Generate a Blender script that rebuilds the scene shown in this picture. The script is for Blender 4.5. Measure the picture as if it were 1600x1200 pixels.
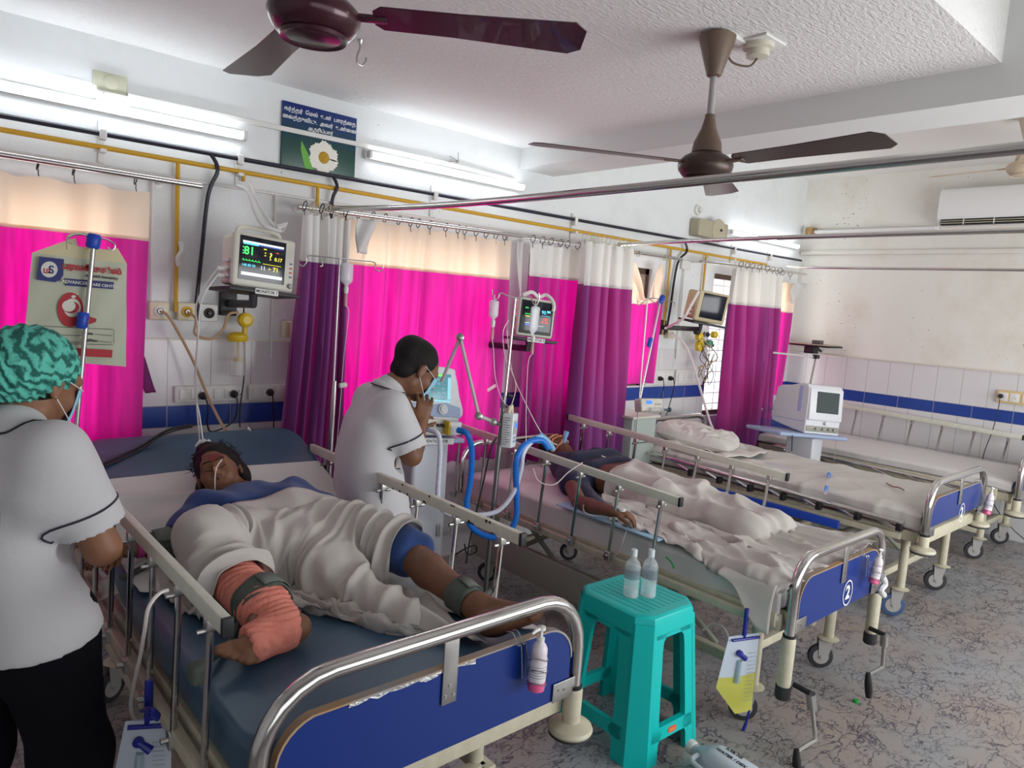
import bpy, bmesh, math, random
import numpy as np
from mathutils import Vector, Matrix, Euler, noise
random.seed(7); np.random.seed(7)
for o in list(bpy.data.objects): bpy.data.objects.remove(o)
S = bpy.context.scene
COL = S.collection
PI = math.pi

# ---------------------------------------------------------------- camera, world, lights, exposure
YAW, PITCH, ROLL, FPX = math.radians(41.6525), math.radians(-6.3415), math.radians(3.9219), 1109.3
CAM = Vector((0.0, -3.6, 1.66))
FW = Vector((math.sin(YAW)*math.cos(PITCH), math.cos(YAW)*math.cos(PITCH), math.sin(PITCH)))
_r = Vector((math.cos(YAW), -math.sin(YAW), 0)); _u = _r.cross(FW)
RT = _r*math.cos(ROLL) + _u*math.sin(ROLL); UP = -_r*math.sin(ROLL) + _u*math.cos(ROLL)
cd = bpy.data.cameras.new('camera'); cam = bpy.data.objects.new('camera', cd); COL.objects.link(cam)
M3 = Matrix((RT, UP, -FW)).transposed()
cam.matrix_world = Matrix.Translation(CAM) @ M3.to_4x4()
cd.sensor_width = 36; cd.lens = FPX/1600*36; cd.clip_start = .02; cd.clip_end = 200
S.camera = cam
S.view_settings.view_transform = 'Standard'; S.view_settings.look = 'None'
S.view_settings.gamma = 1; S.view_settings.use_curve_mapping = False
S.view_settings.exposure = 0.64
S.cycles.max_bounces = 7; S.cycles.diffuse_bounces = 4; S.cycles.glossy_bounces = 4
S.cycles.transmission_bounces = 5; S.cycles.transparent_max_bounces = 8
S.cycles.caustics_reflective = False; S.cycles.caustics_refractive = False
S.cycles.sample_clamp_indirect = 6
S.cycles.use_denoising = True
w = bpy.data.worlds.new('daylight'); S.world = w; w.use_nodes = True
nt = w.node_tree; nt.nodes.clear()
out = nt.nodes.new('ShaderNodeOutputWorld'); bg = nt.nodes.new('ShaderNodeBackground')
bg.inputs[0].default_value = (.93, .96, 1.0, 1); bg.inputs[1].default_value = 1.1
nt.links.new(bg.outputs[0], out.inputs[0])

def area(name, loc, rot, sx, sy, power, col=(1, 1, 1)):
    l = bpy.data.lights.new(name, 'AREA'); l.shape = 'RECTANGLE'; l.size = sx; l.size_y = sy
    l.energy = power; l.color = col
    o = bpy.data.objects.new(name, l); COL.objects.link(o); o.location = loc; o.rotation_euler = rot
    return o
# daylight standing outside each window of the window wall, shining in (+y side, towards -y)
for i, (cx, cz, sx, sy, pw) in enumerate([(0.45, 1.55, .95, 1.35, 11), (2.42, 1.45, 1.35, 1.5, 16),
                                          (4.15, 1.6, 1.1, 1.3, 12), (6.1, 1.4, 1.25, 1.5, 17)]):
    area('window_daylight', (cx, .42, cz), (-PI/2, 0, 0), sx, sy, pw, (1, .97, .93))
# added fill light behind the camera, tilted up to lift the ceiling
area('ward_fill', (4.2, -4.95, 1.3), (math.radians(108), 0, 0), 4.2, 1.45, 75, (.97, .99, 1.0))

# ---------------------------------------------------------------- points
def ray(px, py):
    return (px-800)/FPX*RT - (py-600)/FPX*UP + FW
def WX(px, py, x): d = ray(px, py); return CAM + d*((x-CAM.x)/d.x)
def WY(px, py, y): d = ray(px, py); return CAM + d*((y-CAM.y)/d.y)
def WZ(px, py, z): d = ray(px, py); return CAM + d*((z-CAM.z)/d.z)
V = Vector

# ---------------------------------------------------------------- materials
MATS = {}
def mat(name, col=(.8, .8, .8), rough=.5, metal=0, spec=.5, emit=None, estr=0, trans=0, ior=1.45,
        noise_amt=0, noise_scale=30, bump=0, bump_scale=40, alpha=1, coat=0, sheen=0, sss=0, col2=None, n_detail=4):
    if name in MATS: return MATS[name]
    m = bpy.data.materials.new(name); m.use_nodes = True
    n = m.node_tree; b = n.nodes['Principled BSDF']
    b.inputs['Base Color'].default_value = (*col, 1); b.inputs['Roughness'].default_value = rough
    b.inputs['Metallic'].default_value = metal; b.inputs['Specular IOR Level'].default_value = spec
    b.inputs['IOR'].default_value = ior; b.inputs['Transmission Weight'].default_value = trans
    b.inputs['Alpha'].default_value = alpha; b.inputs['Coat Weight'].default_value = coat
    b.inputs['Sheen Weight'].default_value = sheen
    if sss:
        b.inputs['Subsurface Weight'].default_value = sss
        b.inputs['Subsurface Radius'].default_value = (.02, .008, .004); b.inputs['Subsurface Scale'].default_value = .5
    if emit: b.inputs['Emission Color'].default_value = (*emit, 1); b.inputs['Emission Strength'].default_value = estr
    if noise_amt or col2 or bump:
        tc = n.nodes.new('ShaderNodeTexCoord')
    if noise_amt or col2:
        t = n.nodes.new('ShaderNodeTexNoise'); t.inputs['Scale'].default_value = noise_scale; t.inputs['Detail'].default_value = n_detail
        n.links.new(tc.outputs['Object'], t.inputs['Vector'])
        r = n.nodes.new('ShaderNodeValToRGB'); r.color_ramp.elements[0].position = .3; r.color_ramp.elements[1].position = .7
        c2 = col2 if col2 else tuple(c*(1-noise_amt) for c in col)
        r.color_ramp.elements[0].color = (*c2, 1); r.color_ramp.elements[1].color = (*col, 1)
        n.links.new(t.outputs['Fac'], r.inputs[0]); n.links.new(r.outputs[0], b.inputs['Base Color'])
    if bump:
        t2 = n.nodes.new('ShaderNodeTexNoise'); t2.inputs['Scale'].default_value = bump_scale; t2.inputs['Detail'].default_value = 5
        n.links.new(tc.outputs['Object'], t2.inputs['Vector'])
        bp = n.nodes.new('ShaderNodeBump'); bp.inputs['Strength'].default_value = bump; bp.inputs['Distance'].default_value = .01
        n.links.new(t2.outputs['Fac'], bp.inputs['Height']); n.links.new(bp.outputs[0], b.inputs['Normal'])
    MATS[name] = m
    return m
def bsdf(m): return m.node_tree.nodes['Principled BSDF']

# ---------------------------------------------------------------- mesh collector
class MB:
    def __init__(s): s.v = []; s.f = []; s.m = []; s.cur = 0
    def add(s, vs, fs, m=None):
        b = len(s.v); s.v += [tuple(v) for v in vs]; mi = s.cur if m is None else m
        for f in fs: s.f.append([b+i for i in f]); s.m.append(mi)
        return s
    def box(s, lo, hi, M=None, bev=0, m=None):
        lo = V(lo); hi = V(hi)
        lo, hi = V([min(a, b) for a, b in zip(lo, hi)]), V([max(a, b) for a, b in zip(lo, hi)])
        if bev:
            bm = bmesh.new(); bmesh.ops.create_cube(bm, size=1)
            for v in bm.verts: v.co = V([(lo[i]+hi[i])/2 + v.co[i]*(hi[i]-lo[i]) for i in range(3)])
            bev = min(bev, min(hi[i]-lo[i] for i in range(3))*.49)
            bmesh.ops.bevel(bm, geom=bm.edges[:], offset=bev, segments=3, affect='EDGES', profile=.5)
            bm.verts.index_update()
            vs = [v.co.copy() for v in bm.verts]; fs = [[v.index for v in f.verts] for f in bm.faces]; bm.free()
        else:
            vs = [V((x, y, z)) for x in (lo.x, hi.x) for y in (lo.y, hi.y) for z in (lo.z, hi.z)]
            fs = [(0, 1, 3, 2), (4, 6, 7, 5), (0, 4, 5, 1), (2, 3, 7, 6), (0, 2, 6, 4), (1, 5, 7, 3)]
        if M is not None: vs = [M @ v for v in vs]
        return s.add(vs, fs, m)
    def cbox(s, c, size, M=None, bev=0, m=None, rz=0, ry=0, rx=0):
        h = V(size)/2
        R = Matrix.Translation(V(c)) @ Euler((rx, ry, rz)).to_matrix().to_4x4()
        if M is not None: R = M @ R
        return s.box(-h, h, R, bev, m)
    def tube(s, pts, r, n=10, closed=False, caps=True, m=None):
        pts = [V(p) for p in pts]; k = len(pts)
        rs = r if isinstance(r, (list, tuple)) else [r]*k
        T = []
        for i in range(k):
            if closed: t = pts[(i+1) % k]-pts[i-1]
            else: t = pts[min(i+1, k-1)]-pts[max(i-1, 0)]
            T.append(t.normalized() if t.length > 1e-9 else V((0, 0, 1)))
        a = V((0, 0, 1)) if abs(T[0].z) < .9 else V((1, 0, 0))
        N = (a - T[0]*a.dot(T[0])).normalized(); vs = []
        for i in range(k):
            N = (N - T[i]*N.dot(T[i])).normalized(); B = T[i].cross(N)
            for j in range(n):
                an = 2*PI*j/n; vs.append(pts[i] + (N*math.cos(an)+B*math.sin(an))*rs[i])
        fs = []
        for i in range(k if closed else k-1):
            for j in range(n):
                a0 = i*n+j; a1 = i*n+(j+1) % n; b0 = ((i+1) % k)*n+j; b1 = ((i+1) % k)*n+(j+1) % n
                fs.append((a0, a1, b1, b0))
        if caps and not closed: fs.append(tuple(range(n-1, -1, -1))); fs.append(tuple((k-1)*n+j for j in range(n)))
        return s.add(vs, fs, m)
    def lathe(s, prof, c=(0, 0, 0), axis=(0, 0, 1), n=24, m=None):
        ax = V(axis).normalized(); a = V((0, 0, 1)) if abs(ax.z) < .9 else V((1, 0, 0))
        if abs(ax.z) >= .9: a = V((1, 0, 0))
        N = (a-ax*a.dot(ax)).normalized(); B = ax.cross(N); c = V(c); vs = []; fs = []
        for r, h in prof:
            r = max(r, 1e-5)
            for j in range(n):
                an = 2*PI*j/n; vs.append(c+ax*h+(N*math.cos(an)+B*math.sin(an))*r)
        k = len(prof)
        for i in range(k-1):
            for j in range(n):
                fs.append((i*n+j, i*n+(j+1) % n, (i+1)*n+(j+1) % n, (i+1)*n+j))
        fs.append(tuple(range(n-1, -1, -1))); fs.append(tuple((k-1)*n+j for j in range(n)))
        return s.add(vs, fs, m)
    def cyl(s, a, b, r, n=16, r2=None, m=None):
        return s.tube([a, b], [r, r if r2 is None else r2], n, m=m)
    def prism(s, poly, d, M, m=None):
        """poly in local xy, thickness d along local z, placed by M"""
        n = len(poly); vs = [M @ V((x, y, 0)) for x, y in poly]+[M @ V((x, y, d)) for x, y in poly]
        fs = [tuple(range(n-1, -1, -1)), tuple(range(n, 2*n))]+[(i, (i+1) % n, n+(i+1) % n, n+i) for i in range(n)]
        return s.add(vs, fs, m)
    def grid(s, P, closed_u=False, m=None):
        """P[i][j] points"""
        nu = len(P); nv = len(P[0]); vs = [p for row in P for p in row]; fs = []
        for i in range(nu if closed_u else nu-1):
            for j in range(nv-1):
                a = i*nv+j; b = ((i+1) % nu)*nv+j; fs.append((a, b, b+1, a+1))
        return s.add(vs, fs, m)
    def build(s, name, mats, parent=None, smooth=35, bevel=0, solid=0, subsurf=0, origin=None, thick_off=0):
        me = bpy.data.meshes.new(name)
        vs = np.array(s.v, float)
        if parent is None:
            lo, hi = vs.min(0), vs.max(0)
            org = V(origin) if origin else V(((lo[0]+hi[0])/2, (lo[1]+hi[1])/2, lo[2]))
        else:
            rt = parent
            while rt.parent: rt = rt.parent
            org = rt.location
        vs = vs - np.array(org)
        me.from_pydata(vs.tolist(), [], s.f)
        if not isinstance(mats, (list, tuple)): mats = [mats]
        for q in mats: me.materials.append(q)
        me.polygons.foreach_set('material_index', s.m)
        bm = bmesh.new(); bm.from_mesh(me); bmesh.ops.recalc_face_normals(bm, faces=bm.faces); bm.to_mesh(me); bm.free()
        if smooth:
            me.polygons.foreach_set('use_smooth', [True]*len(me.polygons)); me.set_sharp_from_angle(angle=math.radians(smooth))
        o = bpy.data.objects.new(name, me); COL.objects.link(o)
        if parent is None: o.location = org
        else: o.parent = parent
        if solid:
            q = o.modifiers.new('s', 'SOLIDIFY'); q.thickness = solid; q.offset = thick_off
        if bevel:
            q = o.modifiers.new('b', 'BEVEL'); q.width = bevel; q.segments = 2; q.limit_method = 'ANGLE'
        if subsurf:
            q = o.modifiers.new('u', 'SUBSURF'); q.levels = subsurf; q.render_levels = subsurf
        return o
def tag(o, label, cat=None, group=None):
    o['label'] = label
    if cat: o['category'] = cat
    if group: o['group'] = group
    return o
def thing(name, label, cat, loc, group=None):
    o = bpy.data.objects.new(name, None); COL.objects.link(o); o.location = V(loc); o.empty_display_size = .1
    return tag(o, label, cat, group)
def struct(o): o['kind'] = 'structure'; return o
def spline(pts, n=8):
    """Catmull-Rom through pts"""
    pts = [V(p) for p in pts]; out = []
    for i in range(len(pts)-1):
        p0 = pts[max(i-1, 0)]; p1 = pts[i]; p2 = pts[i+1]; p3 = pts[min(i+2, len(pts)-1)]
        for j in range(n):
            t = j/n
            out.append(.5*((2*p1)+(p2-p0)*t+(2*p0-5*p1+4*p2-p3)*t*t+(3*p1-p0-3*p2+p3)*t**3))
    out.append(pts[-1]); return out
def frame(o, x, z):
    """matrix with origin o, local x along x, local z along z"""
    z = V(z).normalized(); x = V(x); x = (x-z*x.dot(z)).normalized(); y = z.cross(x)
    return Matrix.Translation(V(o)) @ Matrix((x, y, z)).transposed().to_4x4()
def text_mesh(txt, size, M, depth=.0006, align='CENTER', bold=0, shear=0, sx=1):
    cu = bpy.data.curves.new('t', 'FONT'); cu.body = txt; cu.size = size; cu.align_x = align; cu.align_y = 'CENTER'
    cu.extrude = depth; cu.offset = bold; cu.shear = shear; cu.resolution_u = 3
    o = bpy.data.objects.new('t', cu); COL.objects.link(o)
    dg = bpy.context.evaluated_depsgraph_get(); me = bpy.data.meshes.new_from_object(o.evaluated_get(dg))
    SX = Matrix.Scale(sx, 4, (1, 0, 0))
    vs = [M @ (SX @ v.co) for v in me.vertices]; fs = [list(p.vertices) for p in me.polygons]
    bpy.data.objects.remove(o); bpy.data.curves.remove(cu); bpy.data.meshes.remove(me)
    return vs, fs
def roundrect(w, h, r, n=6, cx=0, cy=0):
    P = []
    for sx, sy, a0 in ((1, 1, 0), (-1, 1, PI/2), (-1, -1, PI), (1, -1, 3*PI/2)):
        for i in range(n+1):
            a = a0+PI/2*i/n; P.append((cx+sx*(w/2-r)+r*math.cos(a), cy+sy*(h/2-r)+r*math.sin(a)))
    return P

# ---------------------------------------------------------------- implicit bodies: smooth union of tapered capsules, surface nets
class SDF:
    def __init__(s): s.p = []
    def cap(s, a, b, ra, rb=None, k=.02, sub=False):
        s.p.append(('c', np.array(a, float), np.array(b, float), ra, ra if rb is None else rb, k, sub)); return s
    def chain(s, pts, rs, k=.02):
        for i in range(len(pts)-1): s.cap(pts[i], pts[i+1], rs[i], rs[i+1], k)
        return s
    def ell(s, c, r, R=None, k=.02, sub=False):
        s.p.append(('e', np.array(c, float), np.array(r, float), np.eye(3) if R is None else np.array(R.to_3x3()).T, 0, k, sub)); return s
    def cut(s, point, normal, k=.004):
        n = np.array(normal, float); n /= np.linalg.norm(n)
        s.p.append(('h', np.array(point, float), n, 0, 0, k, True)); return s
    def d1(s, q, P):
        t = q[0]
        if t == 'c':
            a, b, ra, rb = q[1:5]; ab = b-a; L = ab@ab+1e-12
            h = np.clip(((P-a)@ab)/L, 0, 1); D = P-a-h[..., None]*ab
            return np.sqrt((D*D).sum(-1))-(ra+(rb-ra)*h)
        if t == 'e':
            D = (P-q[1])@q[3].T; k0 = np.sqrt(((D/q[2])**2).sum(-1)); k1 = np.sqrt(((D/q[2]**2)**2).sum(-1))+1e-9
            return k0*(k0-1)/k1
        return (P-q[1])@q[2]
    def val(s, P, disp=None):
        d = np.full(P.shape[:-1], 1e3)
        c = P.reshape(-1, 3).mean(0)[None]; R = np.sqrt(((P.reshape(-1, 3)-c)**2).sum(1).max())
        near = []; 
        for q in s.p: near.append(float(self_d(s, q, c)))
        pos = [x for x, q in zip(near, s.p) if not q[6]]
        lim = (min(pos) if pos else 0)+2*R+.08
        for x, q in zip(near, s.p):
            if q[6]: continue
            if x > lim: continue
            e = s.d1(q, P); k = q[5]
            if k > 0:
                h = np.clip(.5+.5*(d-e)/k, 0, 1); d = d*(1-h)+e*h-k*h*(1-h)
            else: d = np.minimum(d, e)
        for q in s.p:
            if not q[6]: continue
            e = s.d1(q, P) if q[0] == 'h' else -s.d1(q, P)
            k = q[5]; h = np.clip(.5-.5*(d-e)/k, 0, 1); d = d*(1-h)+e*h+k*h*(1-h)
        if disp is not None: d = d+disp(P)
        return d
    def mesh(s, res, disp=None, lo=None, hi=None):
        L = []; H = []
        for q in s.p:
            if q[6]: continue
            if q[0] == 'c': L += [np.minimum(q[1], q[2])-max(q[3], q[4])]; H += [np.maximum(q[1], q[2])+max(q[3], q[4])]
            else: r = q[2].max(); L += [q[1]-r]; H += [q[1]+r]
        lo = np.min(L, 0)-.03 if lo is None else np.array(lo); hi = np.max(H, 0)+.03 if hi is None else np.array(hi)
        B = 20; n = np.ceil((hi-lo)/res/B).astype(int)*B+1
        D = np.full(n, 1.0, np.float32)
        ax = [lo[i]+np.arange(n[i])*res for i in range(3)]
        for i in range(0, n[0], B):
            for j in range(0, n[1], B):
                for k in range(0, n[2], B):
                    xs, ys, zs = ax[0][i:i+B], ax[1][j:j+B], ax[2][k:k+B]
                    c = np.array([[xs.mean(), ys.mean(), zs.mean()]]); R = .5*res*B*1.75
                    m = s.val(c)[0]
                    if m > R+.05 or m < -R-.05: D[i:i+B, j:j+B, k:k+B] = np.sign(m); continue
                    P = np.stack(np.meshgrid(xs, ys, zs, indexing='ij'), -1)
                    D[i:i+B, j:j+B, k:k+B] = s.val(P, disp)
        return surface_nets(D, lo, res)
def self_d(s, q, c): return s.d1(q, c)[0]
def surface_nets(D, lo, res):
    S_ = D < 0; nx, ny, nz = D.shape
    c = np.zeros((nx-1, ny-1, nz-1), np.int8)
    offs = [(a, b, e) for a in (0, 1) for b in (0, 1) for e in (0, 1)]
    for a, b, e in offs: c += S_[a:nx-1+a, b:ny-1+b, e:nz-1+e]
    act = (c > 0) & (c < 8); idx = -np.ones(act.shape, np.int64); I = np.argwhere(act); idx[act] = np.arange(len(I))
    acc = np.zeros((len(I), 3)); cnt = np.zeros(len(I))
    for ax in range(3):
        for a, b, e in offs:
            if (a, b, e)[ax]: continue
            o0 = np.array((a, b, e)); o1 = o0.copy(); o1[ax] = 1
            p0 = I+o0; p1 = I+o1
            d0 = D[p0[:, 0], p0[:, 1], p0[:, 2]]; d1 = D[p1[:, 0], p1[:, 1], p1[:, 2]]
            mk = (d0 < 0) != (d1 < 0); t = np.where(mk, d0/(d0-d1+1e-12), 0)
            q = o0[None].astype(float).repeat(len(I), 0); q[:, ax] += t
            acc += q*mk[:, None]; cnt += mk
    Vt = lo+(I+acc/cnt[:, None])*res; F = []
    for ax in range(3):
        u, v = [(1, 2), (2, 0), (0, 1)][ax]
        sl0 = [slice(None)]*3; sl1 = [slice(None)]*3; sl0[ax] = slice(0, -1); sl1[ax] = slice(1, None)
        e = S_[tuple(sl0)] != S_[tuple(sl1)]; E = np.argwhere(e)
        E = E[(E[:, u] > 0) & (E[:, v] > 0) & (E[:, u] < D.shape[u]-1) & (E[:, v] < D.shape[v]-1)]
        ins = S_[E[:, 0], E[:, 1], E[:, 2]]
        def g(du, dv):
            q = E.copy(); q[:, u] -= du; q[:, v] -= dv; return idx[q[:, 0], q[:, 1], q[:, 2]]
        Q = np.stack([g(0, 0), g(1, 0), g(1, 1), g(0, 1)], 1); Q[~ins] = Q[~ins][:, ::-1]; F.append(Q)
    return Vt, np.concatenate(F)
def np_obj(name, Vt, F, mats, parent=None, midx=None, relax=0):
    me = bpy.data.meshes.new(name)
    if parent is None: org = np.array([(Vt[:, 0].min()+Vt[:, 0].max())/2, (Vt[:, 1].min()+Vt[:, 1].max())/2, Vt[:, 2].min()])
    else:
        rt = parent
        while rt.parent: rt = rt.parent
        org = np.array(rt.location)
    if relax:
        n = len(Vt)
        for _ in range(relax):
            A = np.zeros_like(Vt); C_ = np.zeros(n)
            for a, b in ((0, 1), (1, 2), (2, 3), (3, 0)):
                np.add.at(A, F[:, a], Vt[F[:, b]]); np.add.at(C_, F[:, a], 1)
            Vt = Vt*.5+A/np.maximum(C_, 1)[:, None]*.5
    me.vertices.add(len(Vt)); me.vertices.foreach_set('co', (Vt-org).astype(np.float32).ravel())
    me.loops.add(F.size); me.loops.foreach_set('vertex_index', F.astype(np.int32).ravel())
    me.polygons.add(len(F)); me.polygons.foreach_set('loop_start', np.arange(len(F), dtype=np.int32)*F.shape[1])
    if not isinstance(mats, (list, tuple)): mats = [mats]
    for q in mats: me.materials.append(q)
    if midx is not None: me.polygons.foreach_set('material_index', midx.astype(np.int32))
    me.polygons.foreach_set('use_smooth', np.ones(len(F), bool)); me.update(calc_edges=True); me.validate()
    o = bpy.data.objects.new(name, me); COL.objects.link(o)
    if parent is None: o.location = org
    else: o.parent = parent
    return o
# ================================================================ ROOM
XR = 6.99; ZC = 2.677
def tile_mat(name, axis):
    m = bpy.data.materials.new(name); m.use_nodes = True; n = m.node_tree; b = n.nodes['Principled BSDF']
    g = n.nodes.new('ShaderNodeNewGeometry'); sp = n.nodes.new('ShaderNodeSeparateXYZ'); n.links.new(g.outputs['Position'], sp.inputs[0])
    def mth(op, a, b_=None):
        q = n.nodes.new('ShaderNodeMath'); q.operation = op
        for i, x in enumerate((a, b_)):
            if x is None: continue
            if isinstance(x, (int, float)): q.inputs[i].default_value = x
            else: n.links.new(x, q.inputs[i])
        return q.outputs[0]
    z = sp.outputs['Z']; a = sp.outputs[axis]
    up = mth('SUBTRACT', z, 1.067); dn = mth('SUBTRACT', .966, z); zz = mth('MAXIMUM', up, dn)
    blue = mth('LESS_THAN', zz, 0.0)
    gz = mth('LESS_THAN', mth('ABSOLUTE', mth('SUBTRACT', mth('MODULO', mth('ADD', zz, 1.28), .32), .0)), .0035)
    pa = mth('ADD', a, 20.0)
    ga = mth('LESS_THAN', mth('MODULO', pa, .2), .0035); gb = mth('LESS_THAN', mth('MODULO', pa, .3), .004)
    gw = mth('MAXIMUM', gz, ga); gr = mth('ADD', mth('MULTIPLY', gw, mth('SUBTRACT', 1, blue)), mth('MULTIPLY', gb, blue))
    mx = n.nodes.new('ShaderNodeMixRGB'); mx.inputs[1].default_value = (.70, .69, .69, 1); mx.inputs[2].default_value = (.02, .06, .30, 1)
    n.links.new(blue, mx.inputs[0])
    m2 = n.nodes.new('ShaderNodeMixRGB'); m2.inputs[2].default_value = (.36, .34, .33, 1); n.links.new(mx.outputs[0], m2.inputs[1]); n.links.new(gr, m2.inputs[0])
    n.links.new(m2.outputs[0], b.inputs['Base Color']); b.inputs['Roughness'].default_value = .22
    return m
MT_x = tile_mat('glazed_tile_window_wall', 'X'); MT_y = tile_mat('glazed_tile_far_wall', 'Y')
def paint(name, base, stain, ss=3.0, amt=.5, bump=.12):
    m = mat(name, base, .75, bump=bump, bump_scale=60)
    n = m.node_tree; b = bsdf(m); tc = n.nodes.new('ShaderNodeTexCoord')
    t = n.nodes.new('ShaderNodeTexNoise'); t.inputs['Scale'].default_value = ss; t.inputs['Detail'].default_value = 8; t.inputs['Roughness'].default_value = .65
    n.links.new(tc.outputs['Object'], t.inputs['Vector'])
    r = n.nodes.new('ShaderNodeValToRGB'); r.color_ramp.elements[0].position = .28; r.color_ramp.elements[1].position = .52
    r.color_ramp.elements[0].color = (*stain, 1); r.color_ramp.elements[1].color = (*base, 1)
    n.links.new(t.outputs['Fac'], r.inputs[0]); n.links.new(r.outputs[0], b.inputs['Base Color']); return m
M_wall = paint('white_wall_paint', (.76, .78, .78), (.70, .72, .71))
M_far = paint('stained_wall_paint', (.78, .76, .70), (.70, .66, .57), 2.2)
def specks(m, sc, thr, col):
    n = m.node_tree; b = bsdf(m); L = n.links.new; src = b.inputs['Base Color'].links[0].from_socket; tc = n.nodes.new('ShaderNodeTexCoord')
    a = n.nodes.new('ShaderNodeTexNoise'); a.inputs['Scale'].default_value = sc; a.inputs['Detail'].default_value = 3; L(tc.outputs['Object'], a.inputs['Vector'])
    c = n.nodes.new('ShaderNodeTexNoise'); c.inputs['Scale'].default_value = 1.7; L(tc.outputs['Object'], c.inputs['Vector'])
    s = n.nodes.new('ShaderNodeMath'); s.operation = 'MULTIPLY_ADD'; L(c.outputs['Fac'], s.inputs[0]); s.inputs[1].default_value = .35; L(a.outputs['Fac'], s.inputs[2])
    r = n.nodes.new('ShaderNodeValToRGB'); r.color_ramp.elements[0].position = thr; r.color_ramp.elements[1].position = thr+.03; L(s.outputs[0], r.inputs[0])
    x = n.nodes.new('ShaderNodeMixRGB'); L(r.outputs[0], x.inputs[0]); L(src, x.inputs[1]); x.inputs[2].default_value = (*col, 1); L(x.outputs[0], b.inputs['Base Color'])
specks(M_far, 42, .915, (.22, .18, .14)); specks(M_wall, 34, .93, (.35, .34, .33))
M_ceil = mat('rough_white_ceiling', (.80, .79, .77), .85, bump=.6, bump_scale=30)
def aniso(m):
    n = m.node_tree; tcs = [q for q in n.nodes if q.type == 'TEX_NOISE']
    mp = n.nodes.new('ShaderNodeMapping'); mp.inputs['Scale'].default_value = (1, 2.6, 1)
    tc = [q for q in n.nodes if q.type == 'TEX_COORD'][0]
    n.links.new(tc.outputs['Object'], mp.inputs[0]); n.links.new(mp.outputs[0], tcs[0].inputs['Vector'])
    tcs[0].inputs['Detail'].default_value = 8; tcs[0].inputs['Distortion'].default_value = .6
aniso(M_ceil)
M_beam = mat('beam_paint', (.74, .75, .73), .8, bump=.25, bump_scale=12)

# floor: marbled vinyl with dark crackle veins
M_floor = bpy.data.materials.new('marbled_vinyl'); M_floor.use_nodes = True
def _floor():
    n = M_floor.node_tree; b = n.nodes['Principled BSDF']; L = n.links.new
    tc = n.nodes.new('ShaderNodeTexCoord')
    mp = n.nodes.new('ShaderNodeMapping'); mp.inputs['Rotation'].default_value = (0, 0, .5); mp.inputs['Scale'].default_value = (1.0, 1.9, 1); L(tc.outputs['Object'], mp.inputs[0])
    d = n.nodes.new('ShaderNodeTexNoise'); d.inputs['Scale'].default_value = 5; d.inputs['Detail'].default_value = 5; L(mp.outputs[0], d.inputs['Vector'])
    ad = n.nodes.new('ShaderNodeVectorMath'); ad.operation = 'MULTIPLY_ADD'; L(d.outputs['Color'], ad.inputs[0]); ad.inputs[1].default_value = (.42, .42, .42); L(mp.outputs[0], ad.inputs[2])
    ms = []
    for sc, w0, lo, hi in ((4.2, .034, .38, .52), (9, .055, .45, .58), (20, .085, .50, .62)):
        v = n.nodes.new('ShaderNodeTexVoronoi'); v.feature = 'DISTANCE_TO_EDGE'; v.inputs['Scale'].default_value = sc; L(ad.outputs[0], v.inputs['Vector'])
        r = n.nodes.new('ShaderNodeValToRGB'); r.color_ramp.elements[0].position = 0; r.color_ramp.elements[1].position = w0
        r.color_ramp.elements[0].color = (1, 1, 1, 1); r.color_ramp.elements[1].color = (0, 0, 0, 1); L(v.outputs['Distance'], r.inputs[0])
        k = n.nodes.new('ShaderNodeTexNoise'); k.inputs['Scale'].default_value = sc*.8; L(tc.outputs['Object'], k.inputs['Vector'])
        r2 = n.nodes.new('ShaderNodeValToRGB'); r2.color_ramp.elements[0].position = lo; r2.color_ramp.elements[1].position = hi; L(k.outputs['Fac'], r2.inputs[0])
        m = n.nodes.new('ShaderNodeMath'); m.operation = 'MULTIPLY'; L(r.outputs[0], m.inputs[0]); L(r2.outputs[0], m.inputs[1]); ms.append(m.outputs[0])
    mx = ms[0]
    for q in ms[1:]:
        m = n.nodes.new('ShaderNodeMath'); m.operation = 'MAXIMUM'; L(mx, m.inputs[0]); L(q, m.inputs[1]); mx = m.outputs[0]
    c = n.nodes.new('ShaderNodeTexNoise'); c.inputs['Scale'].default_value = 1.6; c.inputs['Detail'].default_value = 6; L(tc.outputs['Object'], c.inputs['Vector'])
    r3 = n.nodes.new('ShaderNodeValToRGB'); r3.color_ramp.elements[0].position = .38; r3.color_ramp.elements[1].position = .62
    r3.color_ramp.elements[0].color = (.29, .30, .305, 1); r3.color_ramp.elements[1].color = (.33, .27, .24, 1); L(c.outputs['Fac'], r3.inputs[0])
    f = n.nodes.new('ShaderNodeMixRGB'); L(mx, f.inputs[0]); L(r3.outputs[0], f.inputs[1]); f.inputs[2].default_value = (.035, .035, .065, 1)
    L(f.outputs[0], b.inputs['Base Color']); b.inputs['Roughness'].default_value = .32
_floor()

YB = -6.2; XL = -1.9
struct(MB().box((XL, YB, -.1), (XR+.2, .2, 0)).build('floor', M_floor))
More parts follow.
